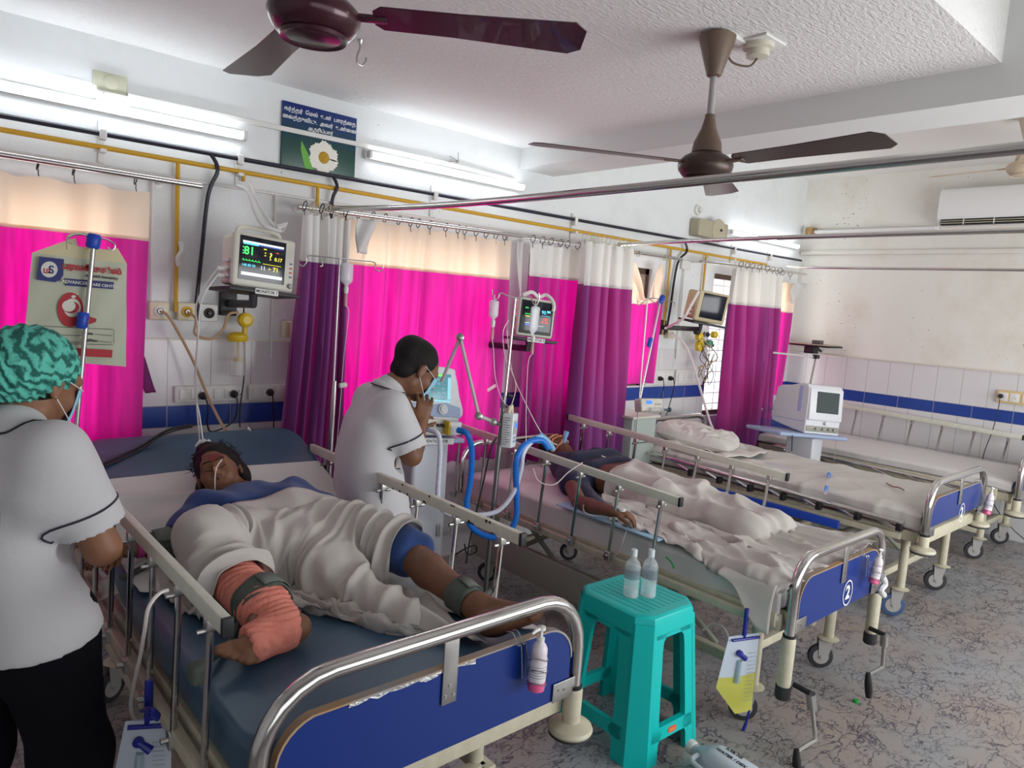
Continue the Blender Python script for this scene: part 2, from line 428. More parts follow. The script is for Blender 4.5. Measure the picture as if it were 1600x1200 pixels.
# window openings: x0, x1, z0, z1
WIN = [(-.25, .80, .93, 1.98), (1.86, 2.97, .80, 1.98), (3.28, 4.62, 1.08, 2.02), (5.50, 6.66, .78, 2.06)]
w = MB(); xs = XL
for x0, x1, z0, z1 in WIN:
    w.box((xs, 0, 0), (x0, .2, 3.3)); w.box((x0, 0, 0), (x1, .2, z0)); w.box((x0, 0, z1), (x1, .2, 3.3)); xs = x1
w.box((xs, 0, 0), (XR+.2, .2, 3.3)); struct(w.build('wall_back', M_wall, smooth=0))
t = MB(); xs = XL
for x0, x1, z0, z1 in WIN:
    t.box((xs, -.008, 0), (x0, 0, 1.385)); t.box((x0, -.008, 0), (x1, 0, z0)); xs = x1
t.box((xs, -.008, 0), (XR, 0, 1.385)); struct(t.build('trim_1', MT_x, smooth=0))
struct(MB().box((XR, YB, 0), (XR+.2, 0, 3.3)).build('wall_right', M_far, smooth=0))
struct(MB().box((XR-.008, YB, 0), (XR, -.008, 1.378)).build('trim_2', MT_y, smooth=0))
M_cream = mat('cream_paint', (.72, .66, .54), .5)
struct(MB().box((XR-.022, YB, 1.378), (XR, -.01, 1.39), bev=.003).build('trim_3', mat('ivory_edge', (.75, .70, .60), .5)))
struct(MB().box((XL, -.014, 1.385), (1.85, 0, 1.393)).build('trim_4', mat('ivory_edge'), smooth=0))
struct(MB().box((XL-.2, YB, 0), (XL, 0, 3.3)).build('wall_left_bounce', M_wall, smooth=0))  # added unseen wall, set here to bounce light into the room
YF = -4.75; OX0, OX1, OZ0, OZ1 = -1.2, 6.4, .55, 2.05        # added unseen wall; opening kept low to hold light off the upper riser
wf = MB().box((XL, YF-.15, 0), (OX0, YF, 3.2)).box((OX1, YF-.15, 0), (XR, YF, 3.2)).box((OX0, YF-.15, 0), (OX1, YF, OZ0)).box((OX0, YF-.15, OZ1), (OX1, YF, 3.2))
struct(wf.build('wall_front_blocker', M_wall, smooth=0))
struct(MB().box((XL-.2, -2.683, ZC), (3.14, 0, 3.1)).build('ceiling', M_ceil, smooth=0))
struct(MB().box((XL-.2, YB, 3.10), (3.14, -2.683, 3.2)).build('ceiling_back', mat('grey_upper_ceiling', (.60, .59, .56), .8), smooth=0))
struct(MB().box((3.45, YB, 3.10), (XR, 0, 3.2)).build('ceiling_right', mat('far_ceiling', (.78, .76, .73), .8), smooth=0))
struct(MB().box((3.14, YB, 2.548), (3.45, 0, 3.2)).build('trim_5', M_beam, smooth=0))          # cross beam
struct(MB().box((XR-.03, -5.5, 2.36), (XR, -.02, 2.40), bev=.004).build('trim_7', M_far))
# window frames, grilles and panes
M_glass = mat('window_glass', (1, 1, 1), .05, trans=1.0, ior=1.02)
M_frame = mat('brown_window_frame', (.10, .055, .035), .5); M_white = mat('white_enamel', (.78, .78, .76), .4)
for i, (x0, x1, z0, z1) in enumerate(WIN):
    r = MB()
    r.box((x0, .03, z0), (x0+.045, .10, z1)); r.box((x1-.045, .03, z0), (x1, .10, z1))
    r.box((x0, .03, z0), (x1, .10, z0+.045)); r.box((x0, .03, z1-.045), (x1, .10, z1)); xm = (x0+x1)/2
    r.box((xm-.025, .03, z0), (xm+.025, .10, z1))
    f = struct(r.build('window_%d' % (i+1), M_frame)); f['label'] = 'window frame behind the curtain'
    g = MB(); k = int((z1-z0)/.095)
    for j in range(1, k): zz = z0+(z1-z0)*j/k; g.cyl((x0+.03, .075, zz), (x1-.03, .075, zz), .005, 6)
    for j in range(1, 4): xx = x0+(x1-x0)*j/4; g.cyl((xx, .08, z0+.03), (xx, .08, z1-.03), .005, 6)
    g.build('window_grille', M_white, f); 
# ================================================================ BEDS
M_chrome = mat('chrome_tube', (.62, .60, .58), .16, metal=1)
M_steel = mat('brushed_steel', (.48, .47, .45), .32, metal=1)
M_beige = mat('beige_bed_enamel', (.58, .54, .41), .42, col2=(.50, .46, .34), noise_scale=25)
M_rail = mat('cream_rail_bar', (.66, .66, .56), .4, col2=(.60, .60, .50), noise_scale=30)
M_black = mat('black_plastic', (.012, .012, .014), .45); M_rubber = mat('dark_rubber', (.03, .03, .035), .7)
M_blue = mat('blue_laminate', (.005, .028, .19), .3)
M_tan = mat('worn_tan_edge', (.42, .24, .09), .6, col2=(.30, .30, .30), noise_scale=6)
M_cap = mat('grey_hub', (.35, .34, .32), .5)
M_bluepl = mat('blue_plastic', (.01, .06, .45), .4)

def utube(x0, x1, y, zb, zt, R=.13):
    P = [(x0, y, zb), (x0, y, zt-R)]
    for i in range(1, 7): a = PI-PI/2*i/6; P.append((x0+R+R*math.cos(a), y, zt-R+R*math.sin(a)))
    for i in range(0, 7): a = PI/2-PI/2*i/6; P.append((x1-R+R*math.cos(a), y, zt-R+R*math.sin(a)))
    P.append((x1, y, zb)); return P
def board_poly(x0, x1, zb, zt, R=.10):
    P = [(x0, zb), (x1, zb), (x1, zt-R)]
    for i in range(1, 9): a = PI/2*i/8; P.append((x1-R+R*math.cos(a), zt-R+R*math.sin(a)))
    for i in range(1, 9): a = PI/2+PI/2*i/8; P.append((x0+R+R*math.cos(a), zt-R+R*math.sin(a)))
    return P
def end_board(root, x0, x1, y, zt, zs, zd, s, names, number=False, disc=True, bend=.13, panel_bottom=None, gap=.085):
    """s=-1: foot end (board faces -y). zs: top of sleeve, zd: underside of bumper"""
    u = MB().tube(utube(x0, x1, y, zs, zt, bend), .0205, 14).build(names[0], M_chrome, root)
    pb = panel_bottom or zs-.01
    pl = board_poly(x0+.034, x1-.034, pb, zt-gap, .10)
    F = frame((0, y+.009, 0), (1, 0, 0), (0, -1, 0)); F = Matrix.Translation((0, y+.009, 0)) @ Matrix(((1, 0, 0, 0), (0, 0, -1, 0), (0, 1, 0, 0), (0, 0, 0, 1)))
    b = MB().prism(pl, .018, F).build(names[1], M_blue, root, smooth=20)
    e = MB(); q = [(x, y, z) for x, z in pl[2:]+[pl[0]]]
    vs = []; fs = []
    for i, p in enumerate(q):
        vs += [(p[0], y-.0115, p[2]), (p[0], y+.0115, p[2])]
    cx = (x0+x1)/2
    vs2 = [(x+(.004 if x > cx else -.004), yy, z+.0045) for x, yy, z in vs]; n = len(vs)
    for i in range(0, n-2, 2):
        fs += [(i+n, i+1+n, i+3+n, i+2+n), (i, i+n, i+2+n, i+2), (i+1, i+3, i+3+n, i+1+n), (i, i+2, i+3, i+1)]
    e.add(vs+vs2, fs).build('edge_trim', M_tan, b, smooth=20)
    sy = y-.013 if s < 0 else y+.013
    for (lo, hi, hol) in (((cx-.022, sy-.002, zt-.175), (cx+.022, sy+.002, zt-.01), [(-.012, -.155), (.012, -.155), (0, -.13)]),
                          ((x1-.10, sy-.002, zt-.30), (x1-.012, sy+.002, zt-.245), None), ((x0+.012, sy-.002, zt-.30), (x0+.10, sy+.002, zt-.245), None)):
        k = MB().box(lo, hi, bev=.001)
        if hol:
            for hx, hz in hol: k.cyl((cx+hx, sy-.004, zt+hz), (cx+hx, sy+.0, zt+hz), .004, 8)
        else:
            for hx in (.25, .5): k.cyl((lo[0]+.088*hx, sy-.005, zt-.262-.02*hx), (lo[0]+.088*hx, sy, zt-.262-.02*hx), .004, 8)
        k.build('bracket', M_steel, root)
    if number:
        nx, nz = x0+.575*(x1-x0), zt-.235
        g = MB(); vs = []; fs = []
        for j in range(28):
            a = 2*PI*j/28
            for r in (.052, .058): vs.append((nx+r*math.cos(a)*.8, y-.0125, nz+r*math.sin(a)))
        for j in range(28): a = 2*j; b2 = 2*((j+1) % 28); fs.append((a, a+1, b2+1, b2))
        g.add(vs, fs)
        v2, f2 = text_mesh('2', .085, frame((nx, y-.0115, nz), (1, 0, 0), (0, -1, 0)), .001, bold=.0025); g.add(v2, f2)
        g.build('number', mat('white_print', (.8, .8, .8), .5), b, smooth=0)
    for x in (x0, x1):
        MB().lathe([(.027, zd+.03), (.028, zs-.012), (.024, zs)], (x, y, 0), n=18).build('sleeve', M_beige, root)
        MB().lathe([(.0215, 0), (.025, .003), (.025, .012), (.0215, .014)], (x, y, zs-.004), n=18).build('collar', M_black, root)
        if not disc:
            MB().lathe([(.026, -.025), (.030, -.018), (.030, .03)], (x, y, zd), n=18).build('post_foot', M_rubber, root); continue
        bu = MB().lathe([(.03, 0), (.062, .002), (.066, .010), (.062, .020), (.030, .034)], (x, y, zd+.008), n=28).build('bumper', M_beige, root)
        MB().lathe([(.058, 0), (.064, .004), (.063, .011), (.03, .013)], (x, y, zd), n=28).build('bumper_pad', M_rubber, bu)
    return u
def castor(root, x, y, ztop, R=.062, yaw=0., mw=None):
    l = MB().cyl((x, y, ztop), (x, y, 2*R+.045), .024).lathe([(.045, 0), (.05, .004), (.02, .016)], (x, y, 2*R+.03)).build('leg', M_beige, root)
    d = V((math.cos(yaw), math.sin(yaw), 0)); p = V((x, y, R))-d*.028; sd = V((-d.y, d.x, 0)); k = MB()
    for s in (1, -1):
        a = V((x, y, 2*R+.03))+sd*s*.017
        k.prism([(-.035, 0), (.035, 0), (.014, -R-.034), (-.01, -R-.045), (-.028, -R-.03)], .003, Matrix.Translation(a-d*.012) @ Matrix((d, (0, 0, 1), sd)).transposed().to_4x4())
    k.cyl(p-sd*.022, p+sd*.022, .007, 8); k.build('castor_fork', M_cap, l)
    wv = MB().lathe([(.015, -.012), (R-.012, -.013), (R-.002, -.010), (R, 0), (R-.002, .010), (R-.012, .013), (.015, .012)], p, sd, 28).build('wheel', mw or M_rubber, l)
    MB().lathe([(.001, -.0145), (R*.62, -.0135), (R*.62, .0135), (.001, .0145)], p, sd, 20).build('wheel_hub', M_cap, l)
def side_rail(root, x, s, ys, zt, zb, n, name='side_rail', chipped=False, lean=.0, tilt=0.):
    """raised rail: flat bar on posts. ys (head y, foot y)"""
    y0, y1 = ys; Z = lambda y: zt+tilt*(y-(y0+y1)/2)
    vs = []; mb = MB()
    A, B = V((x, y0, Z(y0))), V((x, y1, Z(y1)))
    d = (A-B).normalized(); X = V((1, 0, 0)); F = Matrix((X, d, X.cross(d))).transposed().to_4x4(); F.translation = B
    L = (A-B).length
    r = MB().box((-.011, 0, -.019), (.011, L, .019), F, bev=.003).build(name, M_rail, root)
    for end in (-.004, L-.008): MB().box((-.0125, end, -.0205), (.0125, end+.012, .0205), F, bev=.002).build('end_cap', M_black, r)
    if chipped:
        rnd = random.Random(5); cm = MB()
        for i in range(14):
            yy = rnd.uniform(.02, L*.55); h = rnd.uniform(.004, .012); q = rnd.uniform(.008, .03)
            sx = -.0118; side = rnd.choice((0, 1))
            if side: P_ = [(sx, yy, .0185), (sx, yy+q, .0185), (sx, yy+q*.8, .0185-h), (sx, yy+q*.4, .0185-h*.6), (sx, yy+q*.1, .0185-h*.9)]
            else: P_ = [(sx, yy, -.018), (sx, yy+q, -.018), (sx, yy+q*.7, -.018+h), (sx, yy+q*.3, -.018+h*.8)]
            a = [F @ V(p) for p in P_]; b = [F @ (V(p)+V((.002, 0, 0))) for p in P_]; k = len(a)
            MB().add(a+b, [tuple(range(k)), tuple(range(k, 2*k))]+[(j, (j+1) % k, k+(j+1) % k, k+j) for j in range(k)]).build('paint_chip', mat('dark_chip', (.03, .02, .02), .6), r, smooth=0)
    sp = (y0-y1-.10)/(n-.35); ps = []
    for i in range(n):
        yt = y1+.10+sp*i; t = V((x, yt, Z(yt)-.02)); b = V((x+s*lean, yt-.06*0+.03, zb))
        p = MB().cyl(t, b, .0085, 10).build('rail_post', M_chrome, r); ps.append(p)
        k = MB().box((x-.013, yt-.012, Z(yt)-.045), (x+.013, yt+.012, Z(yt)-.017), bev=.003).cyl((x-.03, yt, Z(yt)-.045), (x+.03, yt, Z(yt)-.045), .006, 8)
        k.build('rail_clamp', M_steel, p)
        k = MB().box((b.x-.014, b.y-.014, zb-.012), (b.x+.014, b.y+.014, zb+.03), bev=.002).cyl((b.x-.03, b.y, zb+.012), (b.x+.03, b.y, zb+.012), .008, 8)
        k.build('rail_foot', M_steel, p)
    return r
def under(root, x0, x1, y0, y1, z, low=True):
    """side channels, slatted base, lower chassis; y0 foot, y1 head"""
    for s, x in ((-1, x0), (1, x1)):
        m = MB().box((x-.012-s*.02, y0+.02, z-.035), (x+.012-s*.02, y1-.02, z+.022), bev=.003)
        m.box((x-.014+s*.018, y0+.10, z-.03), (x+.014+s*.018, y1-.25, z+.004), bev=.003)
        m.build('side_frame', M_beige, root)
    for y in (y0+.02, y1-.02): MB().box((x0+.02, y-.018, z-.05), (x1-.02, y+.018, z+.022), bev=.003).build('cross_frame', M_beige, root)
    m = MB(); m.box((x0+.05, y0+.05, z+.02), (x1-.05, y1-.02, z+.032)); m.build('mattress_base', mat('maroon_deck', (.16, .05, .06), .5), root)
    if low:
        m = MB(); zl = .22
        for x in (x0+.10, x1-.10): m.box((x-.02, y0+.20, zl-.02), (x+.02, y1-.2, zl+.02), bev=.003)
        for y in (y0+.24, (y0+y1)/2, y1-.24): m.box((x0+.1, y-.02, zl-.02), (x1-.1, y+.02, zl+.02), bev=.003)
        m.build('chassis', M_beige, root)
        for x in (x0+.16, x1-.16):
            for a, b in ((y0+.35, y0+.75), (y1-.35, y1-.75)):
                MB().cyl((x, a, zl), (x, b, z-.03), .014, 8).cyl((x+.012, b, zl), (x+.012, a, z-.03), .014, 8).build('lift_arm', mat('grey_green_enamel', (.32, .33, .27), .5), root)
def slab(profile, x0, x1, th, rc=.09, re=.03, nseg=10):
    """mattress following a top profile [(y,z)...] foot to head"""
    P = spline([(0, y, z) for y, z in profile], 6); P = [V((0, p[1], p[2])) for p in P]
    L = [0]
    for i in range(1, len(P)): L.append(L[-1]+(P[i]-P[i-1]).length)
    T = L[-1]; S_ = [0, .004, .012, .025, .045, .07, .10]; S_ = S_+[T*i/40 for i in range(1, 40) if .11 < T*i/40 < T-.11]+[T-q for q in reversed([0, .004, .012, .025, .045, .07, .10])]
    def at(s):
        for i in range(1, len(P)):
            if L[i] >= s-1e-9:
                t = (s-L[i-1])/(L[i]-L[i-1]); return P[i-1].lerp(P[i], t), (P[i]-P[i-1]).normalized()
        return P[-1], (P[-1]-P[-2]).normalized()
    rows = []; cx = (x0+x1)/2; W = x1-x0
    for s in S_:
        p, t = at(s); nrm = V((0, -t.z, t.y)); d = min(s, T-s)
        w_ = W-2*(rc-math.sqrt(max(0, rc*rc-(rc-min(d, rc))**2)))
        h = th-2*(re-math.sqrt(max(0, re*re-(re-min(d, re))**2)))*.95
        c = p-nrm*(th/2); row = [V((cx+a, 0, 0))+c+nrm*b for a, b in roundrect(w_, h, min(re, h*.48), 4)]
        row.append(row[0]); rows.append(row)
    m = MB().grid(rows); k = len(rows[0]); n = len(rows)
    m.add(rows[0][:-1], [tuple(range(k-1))]); m.add(rows[-1][:-1], [tuple(range(k-1))])
    return m

# ---- bed 1, nearest
b1 = thing('hospital_bed', 'nearest bed, blue footboard with tan worn edge, patient with pink bandaged leg lying on it', 'bed', (1.01, -1.4, 0), 'ward beds')
end_board(b1, .543, 1.475, -2.3, .862, .575, .43, -1, ('foot_frame', 'foot_board'), panel_bottom=.565, bend=.16)
rnd = random.Random(3); A_, B_ = WY(548, 1083, -2.3125), WY(745, 1008, -2.3125); up_ = []; lo_ = []
for k in range(15):
    q = A_.lerp(B_, k/14); q.z = .777+(.0 if k else -.004); up_.append((q.x, .779)); lo_.append((q.x+rnd.uniform(-.004, .004), .779-rnd.uniform(.006, .017)))
MB().prism(up_+lo_[::-1], .0015, Matrix.Translation((0, -2.3095, 0)) @ Matrix(((1, 0, 0, 0), (0, 0, -1, 0), (0, 1, 0, 0), (0, 0, 0, 1)))).build('peeling_foil', mat('peeling_silver_foil', (.55, .56, .56), .35, metal=.7, bump=.6, bump_scale=120), b1, smooth=0)
u = MB().tube(utube(.56, 1.46, -.36, .55, .93, .13), .0205, 14).build('head_frame', M_chrome, b1)
under(b1, .545, 1.475, -2.28, -.38, .545)
side_rail(b1, .52, -1, (-.60, -2.18), .955, .51, 7, tilt=0.0)
side_rail(b1, 1.46, 1, (-.60, -2.06), .945, .51, 6, chipped=True, tilt=0.0)
for x, y in ((.66, -2.02), (1.36, -2.02), (.66, -.62), (1.36, -.62)): castor(b1, x, y, .5, .06, .5)
MB().cyl((1.02, -2.22, .38), (1.02, -2.36, .36), .03, 16).build('crank_socket', M_beige, b1)
MB().cyl((1.02, -2.36, .36), (1.02, -2.385, .356), .027, 16).build('crank_cap', M_black, b1)
MB().tube([(.60, -2.2, .40), (1.10, -2.2, .40)], .014).build('lift_rod', M_beige, b1)
M_vinyl = mat('navy_blue_vinyl', (.055, .115, .185), .36, col2=(.042, .09, .15), noise_scale=4, bump=.05, bump_scale=14)
mt1 = slab([(-2.255, .695), (-1.9, .70), (-1.5, .70), (-1.25, .715), (-.95, .81), (-.65, .925), (-.40, 1.02)], .548, 1.468, .115, rc=.12)
tag(mt1.build('mattress', M_vinyl), 'shiny dark blue vinyl mattress with raised backrest on the nearest bed', 'mattress')

# ---- bed 2
b2 = thing('hospital_bed', 'second bed from the left, number 2 footboard, intubated patient under grey blanket', 'bed', (3.03, -1.3, 0), 'ward beds')
end_board(b2, 2.64, 3.47, -2.37, .752, .44, .21, -1, ('foot_frame', 'foot_board'), number=True, panel_bottom=.455, disc=False)
MB().tube(utube(2.62, 3.50, -.24, .5, .80, .13), .0205, 14).build('head_frame', M_chrome, b2)
under(b2, 2.60, 3.49, -2.34, -.26, .50)
side_rail(b2, 2.545, -1, (-.15, -1.88), .900, .505, 7, tilt=.035)
side_rail(b2, 3.49, 1, (-.28, -1.87), .900, .505, 7, tilt=.035)
for x, y in ((2.68, -2.22), (3.42, -2.2), (2.7, -.5), (3.4, -.5)): castor(b2, x, y, .45, .06, -.85)
MB().box((2.60, -1.95, .17), (2.64, -.40, .34), bev=.006).build('lower_beam', mat('grey_green_enamel'), b2)
def crank(root, p, d, col=M_steel):
    """socket rod from p going -y, arm down, then grip"""
    p = V(p); q = p+V((0, -.07, -.005)); a = q+V(d)
    MB().tube([p, q], .011, 8).build('crank_shaft', M_black, root)
    g = MB().tube([q, q.lerp(a, .32)], .019, 10).tube([q.lerp(a, .3), a], .0085, 8).build('crank_arm', M_steel, root)
    h = a+V((-.16, .0, .012)); MB().tube([a, h], .008, 8).build('crank_rod', M_steel, root)
    MB().tube([h+V((0, 0, .01)), h+V((0, -.005, -.03)), h+V((.004, -.01, -.07)), h+V((.006, -.012, -.10))], [.010, .0155, .0165, .012], 12).build('crank_grip', M_black, root)
crank(b2, (2.66, -2.40, .25), (.05, -.02, -.20)); crank(b2, (3.36, -2.40, .30), (.02, 0, -.16))

# ---- bed 3
b3 = thing('hospital_bed', 'third bed from the left, blue footboard numbered 2, empty with a pillow', 'bed', (4.75, -1.35, 0), 'ward beds')
end_board(b3, 4.26, 5.22, -2.3, .845, .555, .455, -1, ('foot_frame', 'foot_board'), number=True, panel_bottom=.60)
MB().tube(utube(4.28, 5.2, -.25, .5, .85, .13), .0205, 14).build('head_frame', M_chrome, b3)
under(b3, 4.28, 5.20, -2.28, -.28, .53)
for x, y in ((4.42, -2.16), (5.12, -2.16), (4.42, -.5), (5.1, -.5)): castor(b3, x, y, .5, .068, -.95, mat('blue_grey_tyre', (.05, .09, .20), .6) if x < 4.5 else None)
fr = MB().cyl((4.225, -.45, .64), (4.225, -2.20, .60), .016, 12).build('folded_rail', M_chrome, b3)
for i in range(7):
    y = -.6-.23*i; MB().cyl((4.24, y, .632-.004*i), (4.25, y-.19, .57-.003*i), .009, 8).build('rail_post', M_chrome, fr)
    MB().box((4.205, y-.215, .555), (4.245, y-.185, .60), bev=.003).build('rail_clamp', M_black, fr)
MB().box((4.195, -1.86, .475), (4.215, -.38, .525), bev=.003).build('blue_side_bar', mat('royal_blue_paint', (.015, .06, .42), .4), b3)
fr2 = MB().cyl((5.27, -.45, .62), (5.27, -2.1, .60), .012, 12).build('folded_rail', M_chrome, b3)

# ---- bed 4, by the far wall
b4 = thing('hospital_bed', 'farthest empty bed, flat sheet, standing along the right wall', 'bed', (6.4, -1.35, 0), 'ward beds')
end_board(b4, 6.0, 6.88, -2.32, .84, .53, .41, -1, ('foot_frame', 'foot_board'), panel_bottom=.57)
MB().tube(utube(6.0, 6.88, -.25, .5, .86, .13), .0205, 14).build('head_frame', M_chrome, b4)
MB().prism(board_poly(6.03, 6.85, .56, .78), .018, Matrix.Translation((0, -.24, 0)) @ Matrix(((1, 0, 0, 0), (0, 0, -1, 0), (0, 1, 0, 0), (0, 0, 0, 1)))).build('head_board', M_blue, b4)
under(b4, 6.02, 6.86, -2.28, -.28, .535)
side_rail(b4, 6.85, 1, (-.40, -2.12), .905, .60, 7, tilt=.03)
for x, y in ((6.12, -2.1), (6.78, -2.1), (6.1, -.5), (6.78, -.5)): castor(b4, x, y, .5, .066, -1.0)
MB().box((5.965, -2.2, .50), (5.985, -.5, .585), bev=.003).build('side_channel', M_beige, b4)
fr = MB().cyl((5.93, -.5, .575), (5.93, -2.0, .555), .012, 12).build('folded_rail', M_chrome, b4)
for i in range(6):
    y = -.6-.25*i; MB().cyl((5.925, y, .56), (5.92, y-.24, .50), .008, 8).build('rail_post', M_chrome, fr)
# ================================================================ CURTAINS AND RODS
def cloth_mat(name, dif, tr, fac, rough=.9, fold_shade=0):
    m = bpy.data.materials.new(name); m.use_nodes = True; n = m.node_tree; n.nodes.clear(); L = n.links.new
    o = n.nodes.new('ShaderNodeOutputMaterial'); mx = n.nodes.new('ShaderNodeMixShader'); mx.inputs[0].default_value = fac
    d = n.nodes.new('ShaderNodeBsdfPrincipled'); d.inputs['Base Color'].default_value = (*dif, 1); d.inputs['Roughness'].default_value = rough*.75
    d.inputs['Sheen Weight'].default_value = .15
    t = n.nodes.new('ShaderNodeBsdfTranslucent'); t.inputs[0].default_value = (*tr, 1)
    if fold_shade:  # light and dark of the folds painted into the translucent colour as streaks
        tc = n.nodes.new('ShaderNodeTexCoord'); mp = n.nodes.new('ShaderNodeMapping'); mp.inputs['Scale'].default_value = (7, 7, .5); L(tc.outputs['Object'], mp.inputs[0])
        q = n.nodes.new('ShaderNodeTexNoise'); q.inputs['Scale'].default_value = 5; q.inputs['Detail'].default_value = 6; L(mp.outputs[0], q.inputs['Vector'])
        r = n.nodes.new('ShaderNodeValToRGB'); r.color_ramp.elements[0].position = .3; r.color_ramp.elements[1].position = .7
        r.color_ramp.elements[0].color = (*[c*.55 for c in tr], 1); r.color_ramp.elements[1].color = (*tr, 1); L(q.outputs['Fac'], r.inputs[0]); L(r.outputs[0], t.inputs[0])
    L(d.outputs[0], mx.inputs[1]); L(t.outputs[0], mx.inputs[2]); L(mx.outputs[0], o.inputs[0]); return m
M_pink = cloth_mat('purple_curtain_cloth', (.20, .030, .22), (1.0, .0, .36), .40, fold_shade=1)
M_div = cloth_mat('dense_purple_cloth', (.17, .030, .20), (.9, .0, .22), .13)
M_net = cloth_mat('cream_curtain_net', (.72, .68, .62), (.90, .62, .42), .45)
M_netw = cloth_mat('white_curtain_header', (.74, .74, .72), (.80, .70, .60), .16)
M_ring = mat('dark_curtain_ring', (.03, .03, .04), .3, metal=.6); M_ringw = mat('ivory_ring', (.55, .52, .38), .4)

def curtain(label, tx, bx, y, zt, zs, zb, folds, amp, seed=0, net=None, group='window curtains', ring=None, rod_z=None, gather=.0, ty=None, by=None, nring=None, waist=None, jit=.35, panel=None):
    """tx,bx: x range at the top and at the bottom"""
    rnd = random.Random(seed); net = net or M_net
    t = thing('curtain', label, 'curtain', ((tx[0]+tx[1])/2, y, zb), group)
    N = folds*12; ph = [0]
    for i in range(N): ph.append(ph[-1]+2*PI*folds/N*(1+jit*math.sin(i*.37+seed)*rnd.uniform(.4, 1)))
    ams = [rnd.uniform(.55, 1.25) for _ in range(folds+3)]
    def pt(u, v, i):     # v 0 top..1 bottom
        z = zt+(zb-zt)*v
        k = ph[i]/(2*PI); A = ams[int(k) % len(ams)]*(1-k % 1)+ams[int(k+1) % len(ams)]*(k % 1)
        a0 = tx[0]+(tx[1]-tx[0])*u; a1 = bx[0]+(bx[1]-bx[0])*u; sv = v*v*(3-2*v)
        x = a0+(a1-a0)*sv
        if waist: c = (tx[0]+tx[1])/2*(1-sv)+(bx[0]+bx[1])/2*sv; x = c+(x-c)*(1-waist[0]*math.exp(-((v-waist[1])/.16)**2))
        ap = amp*A*(.55+.45*min(1, v*2.5)); yy = y+ap*math.sin(ph[i]+1.1*math.sin(v*2.6+seed+k*.8))
        yy += .35*amp*math.sin(ph[i]*.43+v*2.2+seed)
        x += .25*amp*math.cos(ph[i]+v*1.3)
        z += .006*math.sin(ph[i]*1.0) if v > .97 else 0
        if v < .001 or gather: z -= (.012*(.5-.5*math.cos(ph[i]))) if v < .05 else 0
        return V((x, yy, z))
    vs = (zs-zt)/(zb-zt); nv1 = 14; nv2 = 34
    def slope(u): return 0
    rows = [[pt(i/N, vs*j/nv1, i) for j in range(nv1+1)] for i in range(N+1)]
    MB().grid(rows).build('curtain_header', net, t, smooth=80)
    rows = [[pt(i/N, vs+(1-vs)*j/nv2, i) for j in range(nv2+1)] for i in range(N+1)]
    MB().grid(rows).build('curtain_panel', panel or M_pink, t, smooth=80)
    hem = [[pt(i/N, vs+d, i)+V((0, -.002, 0)) for d in (-.008, .004)] for i in range(N+1)]
    MB().grid(hem).build('header_seam', net, t, smooth=80)
    if rod_z is not None:
        nr = nring or folds
        for j in range(nr):
            u = (j+.5+rnd.uniform(-.25, .25))/nr; i = int(u*N); p = pt(u, 0, i); c = V((p.x, y, rod_z-.008)); R = .021
            pts = [c+V((.25*R*math.sin(a), R*math.cos(a), R*math.sin(a)*1.15)) for a in [2*PI*q/14 for q in range(14)]]
            m = MB().tube(pts, .0026, 6, closed=True); m.tube([c+V((0, 0, -R)), c+V((0, .0, -R-.02)), c+V((.004, 0, -R-.035))], .002, 6)
            m.build('curtain_ring', ring[j % len(ring)] if ring else M_ring, t)
    return t
def rod(label, a, b, r=.0125, brackets=(), mid=None):
    pts = [a, b] if not mid else spline([a, mid, b], 8)
    t = thing('curtain_rod', label, 'rod', V(a), 'steel curtain rods')
    MB().tube(pts, r, 14).build('rod_tube', M_chrome, t)
    for p in brackets:
        p = V(p); MB().cyl(p, (p.x, -.001, p.z), .007, 8).lathe([(.022, 0), (.022, .006), (.008, .01)], (p.x, 0, p.z), (0, -1, 0)).build('rod_bracket', M_white, t)
    return t
rod('short curtain rod above the leftmost window', (-.6, -.15, 2.105), (1.096, -.15, 2.10), .0125, [(.95, -.15, 2.10), (.1, -.15, 2.10)])
rod('curtain rod along the wall above the second window from the left', (1.56, -.15, 2.075), (3.10, -.15, 2.10), .0125, [(1.62, -.15, 2.08), (3.05, -.15, 2.10)])
rod('short curtain rod above the third window', (3.10, -.15, 2.105), (4.79, -.15, 2.114), .0115, [(3.2, -.15, 2.105), (4.72, -.15, 2.114)])
rod('short curtain rod above the farthest window', (5.02, -.17, 2.12), (6.82, -.17, 2.156), .0115, [(5.1, -.17, 2.12), (6.75, -.17, 2.155)])
rod('long steel rod crossing over the beds, nearest the camera', (1.70, -.16, 2.083), (1.72, -5.6, 2.055), .0135, [], (1.72, -1.6, 2.040))
rod('long steel rod crossing the room in the middle, ending at the divider curtain', (4.0, -.16, 2.146), (4.0, -6.0, 2.17), .0135, [], (4.0, -1.6, 2.166))
rod('long thin steel rod crossing in front of the far wall', (6.42, -.18, 2.19), (6.42, -6.0, 2.16), .0115)

